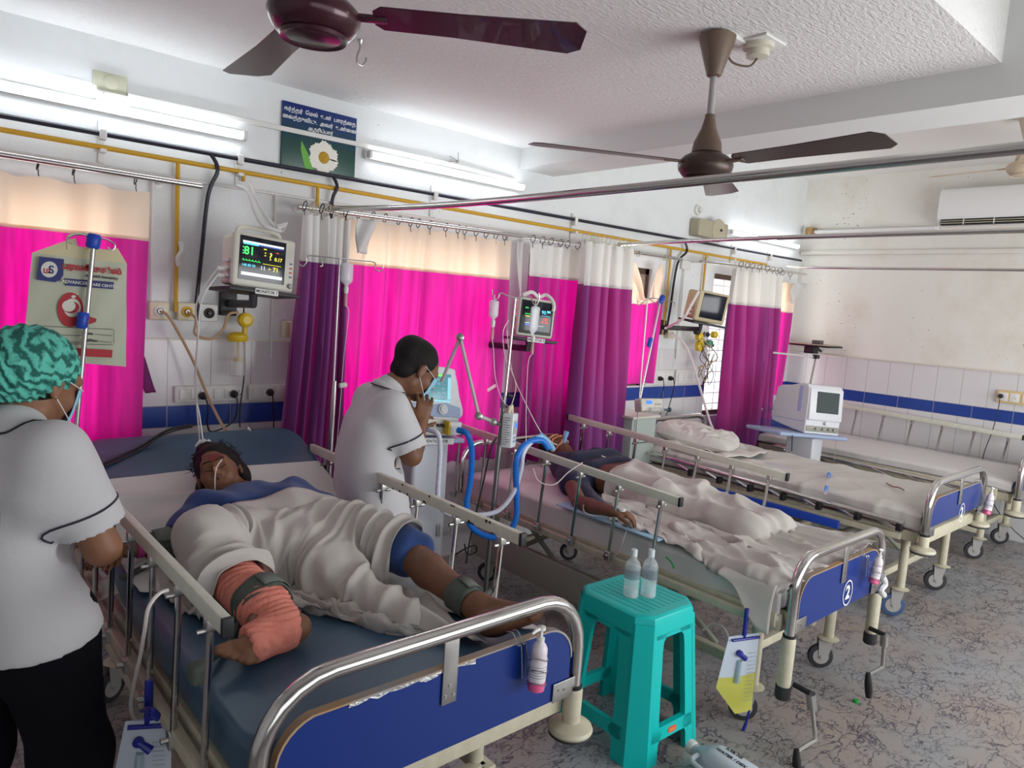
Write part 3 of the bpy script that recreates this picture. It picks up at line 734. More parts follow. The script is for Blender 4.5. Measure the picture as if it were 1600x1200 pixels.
curtain('pink curtain backlit by the leftmost window behind the white paper bag', (-.42, .885), (-.40, .865), -.12, 2.045, 1.835, .86, 7, .022, 1, rod_z=2.10, nring=8)
curtain('bunched purple divider curtain with white top between the two nurses', (1.545, 1.80), (1.44, 1.82), -.24, 2.04, 1.81, .42, 6, .032, 2, net=M_netw, rod_z=2.08, nring=10,
        ring=[M_ring, M_ringw, M_ringw], group='divider curtains', panel=M_div)
curtain('wide glowing pink curtain on the window behind the bending nurse', (1.80, 3.00), (1.80, 2.99), -.12, 2.065, 1.822, .66, 9, .02, 3, rod_z=2.095, nring=15)
curtain('pink and purple gathered curtain beside the second monitor', (3.10, 3.62), (3.14, 3.60), -.17, 2.07, 1.86, .62, 5, .034, 4, net=M_netw, rod_z=2.10, nring=6, group='divider curtains')
curtain('purple divider curtain hanging next to the knotted window curtain', (3.46, 3.99), (3.48, 4.03), -.30, 2.12, 1.83, .50, 5, .045, 5, net=M_netw, rod_z=2.15, nring=9, ring=[M_ringw], group='divider curtains', panel=M_div)
curtain('purple divider curtain in front of the farthest window, between the two empty beds', (5.44, 6.22), (5.50, 6.26), -.23, 2.10, 1.80, .42, 9, .055, 6, net=M_netw, rod_z=2.15, nring=14, ring=[M_ringw, M_ring], group='divider curtains', panel=M_div)
curtain('narrow pink curtain strip in the far room corner', (6.24, 6.68), (6.24, 6.64), -.13, 2.06, 1.77, .95, 3, .02, 8, rod_z=2.15, nring=3)
# curtain of the third window, its top pulled open in a loop
def knotted():
    t = thing('curtain', 'short pink curtain with its cream top looped up, on the third window', 'curtain', (4.35, -.12, 1.1), 'window curtains')
    N, Mv = 60, 30; rows = []
    for i in range(N+1):
        u = i/N; row = []
        for j in range(Mv+1):
            v = j/Mv; x = 4.06+.56*u; z0 = 2.06-.28*math.exp(-((u-.58)/.20)**4)
            zs = 1.79-.05*math.sin(u*PI)*1.2; z = z0+(zs-z0)*v
            y = -.12+.014*math.sin(u*26+2*v)-.05*math.exp(-((u-.55)/.25)**2)*math.exp(-((v-.1)/.4)**2)+.012*math.sin(v*14+u*5)*math.exp(-((u-.55)/.3)**2)
            row.append(V((x+.01*math.sin(9*v+4*u), y, z)))
        rows.append(row)
    MB().grid(rows).build('curtain_header', M_net, t, smooth=80)
    rows = []
    for i in range(N+1):
        u = i/N; zs = 1.79-.05*math.sin(u*PI)*1.2
        rows.append([V((4.06+.56*u, -.12+.016*math.sin(u*24+1.2*j/24)+.004, zs+(1.115-zs)*j/24)) for j in range(25)])
    MB().grid(rows).build('curtain_panel', M_pink, t, smooth=80)
    for u in (.03, .12, .22, .33, .9, .97):
        c = V((4.06+.56*u, -.15, 2.105)); R = .02
        MB().tube([c+V((.004*math.sin(a), R*math.cos(a), R*math.sin(a))) for a in [2*PI*q/14 for q in range(14)]], .0025, 6, closed=True).build('curtain_ring', M_ringw, t)
knotted()
# flaps and ties
def flap(name, label, P, Q, wid, m, y, cat, grp=None, bend=.03):
    rows = []
    for i in range(13):
        v = i/12; c = V(P).lerp(V(Q), v); w_ = wid[0]+(wid[1]-wid[0])*v
        rows.append([V((c.x+w_*(u-.5), y+bend*math.sin(u*5+v*4), c.z)) for u in [q/10 for q in range(11)]])
    o = MB().grid(rows).build(name, m, smooth=80, solid=.002); tag(o, label, cat, grp); return o
flap('curtain_flap', 'white folded top corner of the divider curtain sticking out by the second window', (1.87, 0, 2.045), (1.85, 0, 1.87), (.10, .07), M_netw, -.29, 'cloth', None, .02)
flap('curtain_tie', 'purple curtain tie strap hanging on the wall beside the leftmost window', (.865, 0, 1.31), (.92, 0, 1.14), (.05, .05), M_pink, -.045, 'strap', None, .01)
flap('white_strap', 'twisted white cloth strip hanging between the second and third windows', (3.06, 0, 2.08), (3.10, 0, 1.72), (.035, .02), M_netw, -.14, 'strap', None, .012)
flap('cloth_knot', 'white knotted cloth hanging at the corner end of the far curtain', (6.66, 0, 2.06), (6.55, 0, 1.86), (.16, .10), M_netw, -.20, 'cloth', None, .03)
# ================================================================ WALL FIXTURES
M_yel = mat('yellow_gas_pipe', (.60, .34, .02), .4); M_pvc = mat('white_pvc', (.72, .71, .68), .45)
M_blkpipe = mat('black_pipe', (.015, .015, .03), .35); M_ivory = mat('ivory_plastic', (.66, .60, .42), .4)
M_light = mat('tube_lamp_glow', (1, 1, 1), .5, emit=(.86, .92, 1.0), estr=8)
def lamp(label, x0, x1, z, tilt=0):
    t = thing('tube_light', label, 'light', (x0, 0, z), 'wall tube lights')
    MB().box((x0-.01, -.03, z-.022), (x1+.01, -.001, z+.022), bev=.004).build('lamp_batten', M_pvc, t)
    MB().cyl((x0+.012, -.045, z), (x1-.012, -.045, z), .0165, 14).build('lamp_tube', M_light, t)
    for x in (x0, x1-.02): MB().box((x, -.062, z-.02), (x+.02, -.028, z+.02), bev=.004).build('lamp_holder', M_pvc, t)
    return t
lamp('glowing tube light above the leftmost window', .15, 1.335, 2.385); lamp('glowing tube light to the right of the flower poster', 2.0, 3.16, 2.425)
lamp('glowing tube light near the far corner, partly behind a steel rod', 5.62, 6.86, 2.43)
t = thing('tube_light', 'unlit tube light at the left end of the far wall, with a broken orange holder', 'light', (XR-.03, -.7, 2.58), 'wall tube lights')
MB().box((XR-.03, -1.25, 2.565), (XR-.001, -.10, 2.605), bev=.004).build('lamp_batten', M_pvc, t)
MB().cyl((XR-.045, -1.24, 2.585), (XR-.045, -.15, 2.585), .0155, 14).build('lamp_tube', M_white, t)
MB().box((XR-.07, -.15, 2.555), (XR-.001, -.06, 2.625), bev=.006).build('lamp_holder', mat('scorched_orange', (.55, .33, .12), .6, col2=(.08, .05, .03), noise_scale=60), t)
# daylight sliver put in as a glowing strip + junction plate + trunking
tag(MB().box((.555, -.012, 2.455), (.70, -.001, 2.468), bev=.002).build('daylight_sliver', mat('daylight_glow', (1, 1, 1), .4, emit=(.8, .88, 1), estr=3)), 'sliver of daylight drawn as a glowing white strip left of the junction cover', 'light')
t = thing('junction_cover', 'square ivory junction cover plate high on the wall at the left', 'cover', (.75, 0, 2.4))
MB().box((.69, -.01, 2.455), (.82, -.001, 2.535), bev=.003).lathe([(.03, .0), (.028, .004), (.001, .005)], (.755, -.01, 2.495), (0, -1, 0)).build('cover_plate', mat('ivory_plate', (.55, .55, .42), .5), t)
MB().box((.70, -.02, 2.39), (.83, -.001, 2.455), bev=.003).build('cover_box', M_pvc, t)
MB().tube(spline([(.73, -.015, 2.455), (.725, -.03, 2.43), (.735, -.022, 2.40)], 5), .003, 6).build('loose_wire', M_pvc, t)
def trunk(label, x0, x1, za, zb_): tag(MB().add(*_skew(x0, x1, za, zb_)).build('cable_trunking', M_pvc, bevel=.002), label, 'trunking', 'white cable trunking')
def _skew(x0, x1, za, zb_, h=.012, d=.022):
    vs = [V((x, y, z)) for x, zc in ((x0, za), (x1, zb_)) for y in (-d, -.001) for z in (zc-h, zc+h)]
    return vs, [(0, 1, 3, 2), (4, 6, 7, 5), (0, 4, 5, 1), (2, 3, 7, 6), (0, 2, 6, 4), (1, 5, 7, 3)]
trunk('white cable trunking running from the junction cover across the flower poster', .82, 2.42, 2.455, 2.475)
trunk('white cable trunking ending beside the second tube light', 2.42, 3.1, 2.475, 2.46)
# pipes
def pipe(label, pts, r, m, drops, name, clamps=()):
    t = thing(name, label, 'pipe', pts[0], None)
    MB().tube(pts, r, 10).build('main_pipe', m, t)
    for d in drops: MB().tube(spline(d, 5) if len(d) > 2 else d, r*.85, 8).build('drop_pipe', m, t)
    return t
zk = lambda x: 2.266+.0052*x
pipe('black pipe running along the top of the window wall', [(XL, -.035, zk(XL)), (6.96, -.035, zk(6.96))], .011, M_blkpipe,
     [[(1.17, -.035, zk(1.17)), (1.20, -.05, 2.20), (1.165, -.03, 2.08), (1.14, -.03, 1.80), (1.115, -.03, 1.50)],
      [(1.80, -.035, zk(1.8)), (1.82, -.05, 2.22), (1.80, -.04, 2.15), (1.80, -.03, 2.0)],
      [(4.95, -.035, zk(4.95)), (4.99, -.05, 2.2), (4.90, -.03, 2.08), (4.86, -.03, 1.7), (4.83, -.03, 1.52)]], 'black_pipe')
pipe('yellow gas pipe running along the window wall below the black pipe', [(XL, -.03, 2.218), (6.3, -.03, 2.205)], .011, M_yel,
     [[(1.028, -.03, 2.215), (1.028, -.03, 1.52)], [(1.72, -.03, 2.215), (1.72, -.03, 2.10)], [(4.80, -.03, 2.21), (4.80, -.03, 1.72), (4.78, -.03, 1.50)], [(5.30, -.03, 2.21), (5.30, -.03, 1.72)],
      [(1.33, -.03, 2.215), (1.33, -.03, 2.17)]], 'yellow_pipe')
pipe('thin white pipe along the window wall under the yellow pipe', [(XL, -.02, 2.135), (4.9, -.02, 2.135)], .0075, M_pvc,
     [[(.925, -.02, 2.135), (.925, -.02, 1.53)], [(1.50, -.02, 2.135), (1.50, -.02, 1.3)], [(3.06, -.02, 2.135), (3.06, -.02, 1.0)], [(5.02, -.02, 2.1), (5.02, -.02, 1.3)]], 'white_pipe')
for i, (x, lb) in enumerate([(.72, 'pipe clamp above the leftmost window'), (1.31, 'pipe clamp above the first monitor'), (2.46, 'pipe clamp above the wide pink curtain'),
                             (3.66, 'pipe clamp above the purple and pink gathered curtain'), (5.72, 'pipe clamp above the farthest window'), (6.35, 'last pipe clamp before the far corner')]):
    c = MB().box((x-.012, -.06, 2.19), (x+.012, -.001, 2.205), bev=.002).box((x-.012, -.012, 2.15), (x+.012, -.001, 2.33), bev=.002)
    c.box((x-.014, -.052, 2.245), (x+.014, -.018, 2.25+.005*x+.035), bev=.004)
    tag(c.build('pipe_clamp', M_pvc), lb, 'clamp', 'pipe clamps')
# poster
t = thing('poster', 'flower poster with Tamil verse in white letters on blue and green', 'poster', (1.73, 0, 2.27))
x0, x1, z0, z1 = 1.523, 1.938, 2.272, 2.602; y = -.016
Mp = bpy.data.materials.new('poster_backdrop'); Mp.use_nodes = True
def _poster():
    n = Mp.node_tree; b = bsdf(Mp); L = n.links.new; tc = n.nodes.new('ShaderNodeTexCoord'); sp = n.nodes.new('ShaderNodeSeparateXYZ'); L(tc.outputs['Generated'], sp.inputs[0])
    r = n.nodes.new('ShaderNodeValToRGB'); e = r.color_ramp.elements; e[0].position = 0; e[0].color = (.0, .06, .035, 1); e[1].position = 1; e[1].color = (.005, .02, .17, 1)
    q = r.color_ramp.elements.new(.45); q.color = (.003, .05, .045, 1); q = r.color_ramp.elements.new(.75); q.color = (.004, .04, .12, 1)
    t = n.nodes.new('ShaderNodeTexNoise'); t.inputs['Scale'].default_value = 7
    a = n.nodes.new('ShaderNodeMath'); a.operation = 'MULTIPLY_ADD'; L(t.outputs['Fac'], a.inputs[0]); a.inputs[1].default_value = .35
    s = n.nodes.new('ShaderNodeMath'); s.operation = 'SUBTRACT'; L(sp.outputs['Z'], s.inputs[0]); s.inputs[1].default_value = .17; L(s.outputs[0], a.inputs[2]); L(a.outputs[0], r.inputs[0]); L(r.outputs[0], b.inputs['Base Color']); b.inputs['Roughness'].default_value = .3
_poster()
MB().box((x0, y, z0), (x1, -.002, z1), bev=.002).build('poster_board', Mp, t)
Mw = mat('white_print', (.8, .8, .8), .5); FR = lambda X, Y, Z: frame((X, Y, Z), (1, 0, 0), (0, -1, 0))
for (s, X, Z, sz) in (('கர\u0bcdத\u0bcdதர\u0bcd  \u0bc7மல\u0bcd  உன\u0bcd  பாரத\u0bcd\u0bc8த', 1.73, 2.566, .0265), ('\u0bc8வத\u0bcdது\u0bb5ிடு.  அவர\u0bcd  உன\u0bcd\u0bc8ன', 1.73, 2.529, .0265), ('ஆதரிப\u0bcdபார\u0bcd', 1.73, 2.493, .024)):
    vs, fs = text_mesh(s, sz, FR(X, y-.001, Z), .0005, bold=.0006)
    MB().add(vs, fs).build('verse_text', Mw, t, smooth=0)
fx, fz = 1.752, 2.362; m = MB()
for k in range(17):
    a = 2*PI*k/17+.1; c = V((math.cos(a), 0, math.sin(a))); s_ = V((-c.z, 0, c.x)); o = V((fx, y-.0012-.0004*(k % 2), fz)); r = .083+.006*math.sin(k*2.1)
    P = [o+c*.012, o+c*.045+s_*.012, o+c*(r-.012)+s_*.0165, o+c*r+s_*.010, o+c*(r-.006), o+c*r-s_*.010, o+c*(r-.012)-s_*.0165, o+c*.045-s_*.012]
    m.add(P+[p+V((0, .0006, 0)) for p in P], [tuple(range(8)), tuple(range(15, 7, -1))])
m.build('flower_petals', mat('petal_white', (.80, .78, .70), .6), t, smooth=0)
MB().lathe([(.032, 0), (.028, .002), (.001, .003)], (fx+.002, y-.001, fz), (0, -1, 0), 20).build('flower_centre', mat('pollen_yellow', (.60, .38, .03), .7, col2=(.35, .18, .01), noise_scale=150), t)
lf = [(-.125, .062), (-.11, .04), (-.085, .0), (-.07, -.04), (-.052, -.075), (-.07, -.085), (-.10, -.075), (-.115, -.03), (-.128, .02)]
MB().prism([(a, b) for a, b in lf], .0006, FR(fx, y-.0008, fz)).build('flower_leaf', mat('leaf_green', (.14, .42, .06), .6), t, smooth=0)
# metal clip with wires above tube light 2
tag(MB().tube([(2.56, -.02, 2.52), (2.62, -.03, 2.50), (2.60, -.05, 2.49)], .003, 6).lathe([(.009, -.006), (.009, .006)], (2.61, -.03, 2.495), (0, 1, 0), 10).tube([(2.62, -.03, 2.50), (2.60, -.05, 2.545)], .003, 6)
    .tube([(2.61, -.03, 2.495), (2.55, -.03, 2.48)], .003, 6).build('wire_clip', M_steel), 'small metal hook with loose wires above the second tube light', 'hook')
# ceiling hook
tag(MB().tube(spline([(1.461, -.899, ZC), (1.459, -.899, 2.64), (1.448, -.90, 2.61), (1.45, -.90, 2.585), (1.472, -.90, 2.58), (1.487, -.90, 2.60), (1.49, -.9, 2.615)], 5), .004, 8)
    .lathe([(.012, 0), (.008, -.02), (.003, -.025)], (1.461, -.899, ZC), n=10).build('ceiling_hook', M_steel), 'small bent steel hook in the ceiling beside the nearest fan', 'hook')
# wall box, detector
t = thing('wall_box', 'beige box with round front mounted above the farthest beds', 'box', (5.26, 0, 2.33))
MB().box((5.06, -.10, 2.335), (5.49, -.001, 2.475), bev=.012).build('box_body', mat('beige_box', (.42, .38, .27), .45), t)
MB().lathe([(.10, 0), (.095, .008), (.02, .012), (.001, .012)], (5.34, -.10, 2.405), (0, -1, 0), 28).build('round_front', mat('beige_dome', (.48, .43, .31), .4), t)
MB().lathe([(.012, 0), (.008, .012)], (5.36, -.112, 2.41), (0, -1, 0), 12).build('knob', M_black, t)
t = thing('ceiling_rose', 'small round white fitting on the wall above the beige box', 'fitting', (5.15, 0, 2.53))
MB().lathe([(.045, 0), (.042, .018), (.026, .022), (.022, .045), (.001, .05)], (5.146, -.001, 2.558), (0, -1, 0), 24).build('rose_cover', M_pvc, t)
# air conditioner
t = thing('air_conditioner', 'white split air conditioner on the far wall at the right edge', 'air conditioner', (XR-.1, -1.7, 2.56))
a = MB(); prof = [(0, 0), (-.17, .0), (-.205, .05), (-.215, .12), (-.205, .26), (-.18, .30), (0, .30)]
a.prism(prof, .95, Matrix.Translation((XR, -1.29, 2.59)) @ Matrix(((1, 0, 0, 0), (0, 0, -1, 0), (0, 1, 0, 0), (0, 0, 0, 1))))
a.build('ac_body', mat('ac_white', (.78, .78, .77), .25), t, bevel=.008)
MB().box((XR-.205, -2.2, 2.583), (XR-.15, -1.325, 2.632), bev=.003).build('air_outlet', M_black, t)
for z in (2.598, 2.616): MB().box((XR-.212, -2.2, z-.002), (XR-.16, -1.33, z+.002)).build('louvre', M_ivory, t)
for yy in (-1.5, -1.72, -1.95): MB().box((XR-.214, yy-.003, 2.585), (XR-.16, yy+.003, 2.63)).build('outlet_divider', M_pvc, t)
# sockets and outlets
def switchboard(label, x0, x1, z0, z1, y=-.008, items='sspspsu', plate=None, face='y', X=None):
    t = thing('switchboard', label, 'switchboard', ((x0+x1)/2, y, z0), 'switch and socket boards')
    T = (lambda a, d, z: V((a, y-d, z))) if face == 'y' else (lambda a, d, z: V((X-d, a, z)))
    def bx_(m, a0, a1, d0, d1, c0, c1, bev): m.box(T(a0, d0, c0), T(a1, d1, c1), bev=bev)
    m = MB(); bx_(m, x0, x1, 0, .022, z0, z1, .004); m.build('board', plate or M_pvc, t)
    n = len(items); w_ = (x1-x0-.02)/n; zc = (z0+z1)/2; h = (z1-z0)*.30
    for i, c in enumerate(items):
        a = x0+.01+w_*(i+.5); m = MB()
        if c in 'sS':
            bx_(m, a-w_*.3, a+w_*.3, .02, .028, zc-h, zc+h, .002); m.build('switch', mat('switch_white', (.78, .77, .74), .3), t)
        elif c in 'pu':
            bx_(m, a-w_*.42, a+w_*.42, .02, .026, zc-h*1.1, zc+h*1.1, .002); o = m.build('socket', mat('switch_white'), t)
            for da, dz in ((0, .012), (-.009, -.006), (.009, -.006)):
                q = MB().cyl(T(a+da, .024, zc+dz), T(a+da, .0268, zc+dz), .0028, 8); q.build('socket_hole', M_black, o)
    return t
switchboard('long white switchboard under the gas outlets behind the nearest bed', 1.03, 1.37, 1.085, 1.165, items='sspssp')
switchboard('white switchboard beside the purple divider curtain, right of the long one', 1.385, 1.64, 1.085, 1.165, items='spsp')
switchboard('switchboard above the blue tiles left of the third bed head', 4.63, 5.0, 1.085, 1.21, items='spp')
switchboard('second switchboard above the blue tiles behind the pillow', 5.03, 5.38, 1.085, 1.21, items='spp')
p0 = WX(1558, 618, XR-.008); p1 = WX(1598, 640, XR-.008)
switchboard('ivory switchboard on the far wall above the blue stripe', p1.y-.22, p0.y, 1.13, 1.235, items='spspp', plate=mat('yellowed_plate', (.72, .56, .28), .4), face='x', X=XR-.008)
def plug(label, p, n=(0, -1, 0), pts=None, col=None, r=.0035):
    p = V(p); n = V(n); t = thing('power_plug', label, 'plug', p, 'black plugs with cables')
    MB().lathe([(.017, 0), (.019, .006), (.019, .02), (.012, .036), (.006, .044)], p, n, 14).build('plug_body', M_black, t)
    if pts: MB().tube(spline([p+n*.04]+[V(q) for q in pts], 8), r, 6).build('cable', col or M_black, t)
plug('black plug in the long switchboard, left one', (1.155, -.035, 1.118), pts=[(1.165, -.09, 1.07), (1.17, -.07, .98), (1.20, -.06, .94), (1.30, -.05, .98), (1.32, -.05, 1.05)], r=.004)
plug('black plug in the long switchboard, right one', (1.305, -.035, 1.122), pts=[(1.305, -.09, 1.08), (1.30, -.08, 1.0), (1.25, -.08, .96)])
plug('black plug in the small board beside the divider curtain, left one', (1.49, -.035, 1.125), pts=[(1.49, -.09, 1.08), (1.50, -.08, .98), (1.50, -.08, .80)])
plug('black plug in the small board beside the divider curtain, right one', (1.62, -.035, 1.125), pts=[(1.62, -.09, 1.08), (1.61, -.08, .9)])
plug('black plug left one above the blue tiles near the third bed', (4.79, -.035, 1.14), pts=[(4.79, -.09, 1.08), (4.78, -.08, .96), (4.76, -.1, .84), (4.62, -.12, .70)])
plug('black plug right one above the blue tiles near the third bed', (4.93, -.035, 1.14), pts=[(4.93, -.09, 1.08), (4.90, -.08, .9), (4.84, -.08, .78)])
plug('black plug on the far wall switchboard with a cable down to the floor', (XR-.035, p0.y-.035, 1.185), (-1, 0, 0), pts=[(XR-.08, p0.y-.04, 1.10), (XR-.07, p0.y-.02, .9), (XR-.07, p0.y+.02, .6), (XR-.1, p0.y-.1, .3), (XR-.3, p0.y-.4, .1), (XR-.6, p0.y-.9, .006)])
def gas(label, px_, py_, ring_):
    p = WY(px_, py_, -.03); t = thing('gas_outlet', label, 'outlet', p, 'medical gas outlets')
    MB().box((p.x-.042, -.045, p.z-.042), (p.x+.042, -.001, p.z+.042), bev=.006).build('outlet_box', M_ivory if ring_ != 'b' else M_pvc, t)
    MB().lathe([(.025, 0), (.025, .006), (.017, .008), (.015, .003), (.001, .003)], (p.x, -.045, p.z), (0, -1, 0), 24).build('outlet_ring', {'w': M_pvc, 'y': M_yel, 'b': M_black}[ring_], t)
    MB().lathe([(.014, 0), (.010, .012), (.001, .013)], (p.x, -.047, p.z), (0, -1, 0), 14).build('outlet_valve', M_steel if ring_ != 'b' else M_black, t)
    return p
g1 = gas('ivory gas outlet with white ring, leftmost of three', 248, 486, 'w'); g2 = gas('ivory gas outlet with yellow ring, middle of three', 291, 487, 'y'); g3 = gas('white gas outlet with black ring, rightmost of three', 325, 489, 'b')
gas('ivory gas outlet beside the third window with a white hose', 1047, 521, 'w')
tag(MB().lathe([(.026, 0), (.028, .005), (.026, .08), (.02, .085)], WY(447, 515, -.05)-V((0, 0, .04)), n=18).build('wall_cup', M_ivory), 'small ivory cup on the wall right of the first monitor', 'cup')
def hose(label, pts, r, m, n=10, cat='hose', grp=None, name='hose'):
    o = MB().tube(spline(pts, n), r, 10).build(name, m); return tag(o, label, cat, grp)
M_rubhose = mat('tan_rubber_hose', (.42, .27, .15), .45)
hose('tan rubber hose from the leftmost gas outlet down behind the nearest bed', [g1+V((0, -.03, 0)), g1+V((.03, -.07, -.03)), WY(300, 560, -.15), WY(325, 620, -.2), WY(350, 668, -.3), WY(372, 690, -.42)], .0065, M_rubhose)
hose('tan rubber hose looping from the yellow ringed outlet to the suction jar', [g2+V((0, -.03, 0)), g2+V((.02, -.08, -.03)), WY(305, 522, -.12), WY(330, 529, -.12), WY(348, 515, -.11), WY(357, 492, -.1), WY(372, 488, -.09)], .0065, M_rubhose)
# suction regulator and jar
q = WY(383, 500, -.10); t = thing('suction_regulator', 'yellow suction regulator with clear jar on the wall under the first monitor', 'regulator', q)
M_ycl = mat('clear_yellow', (.70, .48, .02), .3); M_jar = mat('clear_jar', (.75, .72, .70), .1, alpha=.35)
MB().lathe([(.02, -.03), (.034, -.02), (.038, .0), (.034, .02), (.02, .03)], q, (0, -1, 0), 20).build('gauge', M_ycl, t)
MB().cyl(q+V((0, 0, -.03)), q+V((-.005, 0, -.10)), .012, 12).build('stem', M_ycl, t)
j = WY(371, 522, -.10); MB().lathe([(.044, 0), (.05, .01), (.05, .03), (.02, .045)], j+V((0, 0, -.035)), n=24).build('jar_lid', M_ycl, t)
MB().lathe([(.036, 0), (.040, .005), (.038, .16), (.034, .17)], j+V((0, 0, -.205)), n=24).build('jar', M_jar, t)
MB().cyl(j+V((.005, 0, -.03)), j+V((.005, 0, -.12)), .006, 8).lathe([(.02, 0), (.024, .01), (.01, .022)], j+V((.005, 0, -.135)), n=14).build('jar_float', M_ycl, t)
# ================================================================ PEOPLE
def skin_mat(name, a, b_, red=None):
    m = mat(name, a, .48, spec=.4, col2=b_, noise_scale=9, sss=.0, bump=.05, bump_scale=160); return m
M_skin = skin_mat('brown_skin', (.21, .095, .05), (.15, .066, .036)); M_skin2 = skin_mat('light_brown_skin', (.27, .125, .068), (.20, .09, .05))
M_hair = mat('black_hair', (.010, .008, .007), .62, spec=.25, bump=.6, bump_scale=220)
M_hairS = M_hair
def stretch_bump(m, sc):
    n = m.node_tree; t = [q for q in n.nodes if q.type == 'TEX_NOISE'][0]; tc = [q for q in n.nodes if q.type == 'TEX_COORD'][0]
    mp = n.nodes.new('ShaderNodeMapping'); mp.inputs['Scale'].default_value = sc; n.links.new(tc.outputs['Object'], mp.inputs[0]); n.links.new(mp.outputs[0], t.inputs['Vector'])
stretch_bump(M_hair, (1, 1, .15))
M_coat = mat('white_uniform_cloth', (.54, .53, .545), .85, sheen=.2, bump=.08, bump_scale=90)
M_piping = mat('dark_piping', (.02, .02, .035), .6); M_trouser = mat('black_trousers', (.004, .004, .007), .9, spec=.2)
M_mask = mat('pale_blue_mask', (.30, .56, .72), .8); M_loop = mat('white_elastic', (.75, .75, .75), .7)
M_gown = mat('royal_blue_gown', (.018, .05, .18), .85, sheen=.15, bump=.1, bump_scale=60)
M_navy = mat('navy_gown', (.010, .016, .05), .85, sheen=.1)
M_sheet = mat('grey_white_cotton', (.54, .50, .465), .9, sheen=.15, bump=.10, bump_scale=35)
M_sheet2 = mat('white_bed_sheet', (.66, .64, .62), .9, sheen=.1, bump=.10, bump_scale=25)
M_band = mat('pink_crepe_bandage', (.78, .27, .20), .9, bump=.5, bump_scale=70, col2=(.66, .20, .15), noise_scale=30)
stretch_bump(M_band, (.6, 3.0, .6))
M_velcro = mat('dark_grey_green_cuff', (.085, .10, .085), .85, bump=.3, bump_scale=120)

def rotm(x=None, y=None, z=None):
    """3x3 with columns = world directions of local x (person's right), y (facing), z (crown)"""
    z = V(z).normalized(); y = V(y); y = (y-z*y.dot(z)).normalized(); x = y.cross(z)
    return Matrix((x, y, z)).transposed()
def waves(seed, n=7, f=18, amp=.004, warp=.5):
    r = np.random.RandomState(seed); K = r.normal(size=(n, 3)); K /= np.linalg.norm(K, axis=1)[:, None]; K *= f*r.uniform(.5, 1.6, (n, 1)); ph = r.uniform(0, 6.28, n)
    def fn(P):
        Q = P+.05*warp*np.sin(P[..., [1, 2, 0]]*9+seed)
        return amp*sum(np.sin(Q@K[i]+ph[i]) for i in range(n))/math.sqrt(n)
    return fn
def head_sdf(s, c, R, sc=1.0, ears=True, nose=True, jaw=1.0):
    c = V(c); L = lambda x, y, z: c+R @ (V((x, y, z))*sc)
    def E(p, r, k=.02, sub=False): s.ell(L(*p), [q*sc for q in r], R, k, sub)
    E((0, -.012, .030), (.074, .093, .082), .01); E((0, .020, -.035), (.058, .066, .075), .03)
    E((0, .056, -.085), (.024, .024, .022), .025); s.cap(L(-.045, .0, -.062), L(0, .062, -.092), .018*sc, .016*sc, .02); s.cap(L(.045, .0, -.062), L(0, .062, -.092), .018*sc, .016*sc, .02)
    E((-.033, .060, -.030), (.022, .022, .022), .02); E((.033, .060, -.030), (.022, .022, .022), .02)      # cheeks
    s.cap(L(-.035, .072, .022), L(.035, .072, .022), .012*sc, .012*sc, .02)                                 # brow
    if nose:
        s.cap(L(0, .083, .010), L(0, .102, -.028), .006*sc, .011*sc, .010)
        for q in (-1, 1): E((q*.012, .090, -.031), (.0085, .010, .008), .006)
    for q in (-1, 1):
        E((q*.030, .092, .003), (.017, .013, .011), .010, True); E((q*.030, .074, .002), (.0145, .0135, .012), .003)   # socket and closed lid
    s.cap(L(-.019, .079, -.057), L(.019, .079, -.057), .0065*sc, .0065*sc, .006); s.cap(L(0, .084, -.055), L(0, .084, -.0555), .0075*sc, .0075*sc, .006)
    s.cap(L(-.015, .078, -.067), L(.015, .078, -.067), .0070*sc, .0070*sc, .006)
    s.cap(L(-.020, .0885, -.062), L(.020, .0885, -.062), .0022*sc, .0022*sc, .002, True)
    if ears:
        for q in (-1, 1):
            E((q*.076, -.004, -.004), (.008, .018, .030), .006); E((q*.085, .000, .002), (.006, .009, .016), .004, True); E((q*.076, .002, -.028), (.006, .008, .008), .005)
    return L
def hand_sdf(s, w, d, n, thumb, curl=.5, sc=1.0, spread=.1):
    """w wrist, d finger direction, n back-of-hand normal, thumb +-1: side"""
    w = V(w); d = V(d).normalized(); n = V(n); n = (n-d*n.dot(d)).normalized(); t = d.cross(n)*thumb
    for i in range(4):
        o = (i-1.5)*.0185*sc; s.cap(w+t*o*.6+d*.01*sc, w+d*.078*sc+t*o, .014*sc, .0115*sc, .012)
    for i, Lf in enumerate((.055, .070, .076, .068)):      # little .. index (thumb side last)
        o = (i-1.5)*.0185*sc; p = w+d*.080*sc+t*o; a = .12+curl*.55; dd = (d+t*spread*(i-1.5)*.5).normalized()
        for j, fr_ in enumerate((.45, .32, .23)):
            v = dd*math.cos(a)-n*math.sin(a); q = p+v*Lf*fr_*sc
            s.cap(p, q, (.0090-.0008*j)*sc, (.0084-.0009*j)*sc, .004 if j else .007); p = q; a += curl*(.75 if j == 0 else .6)
    p = w+d*.022*sc+t*.024*sc; v = (d*.75+t*.75-n*.25).normalized()
    for j, Lf in enumerate((.040, .032, .026)):
        q = p+v*Lf*sc; s.cap(p, q, (.0135-.002*j)*sc, (.0115-.0018*j)*sc, .008); p = q; v = (v+d*.35-t*.25*curl-n*.2*curl).normalized()
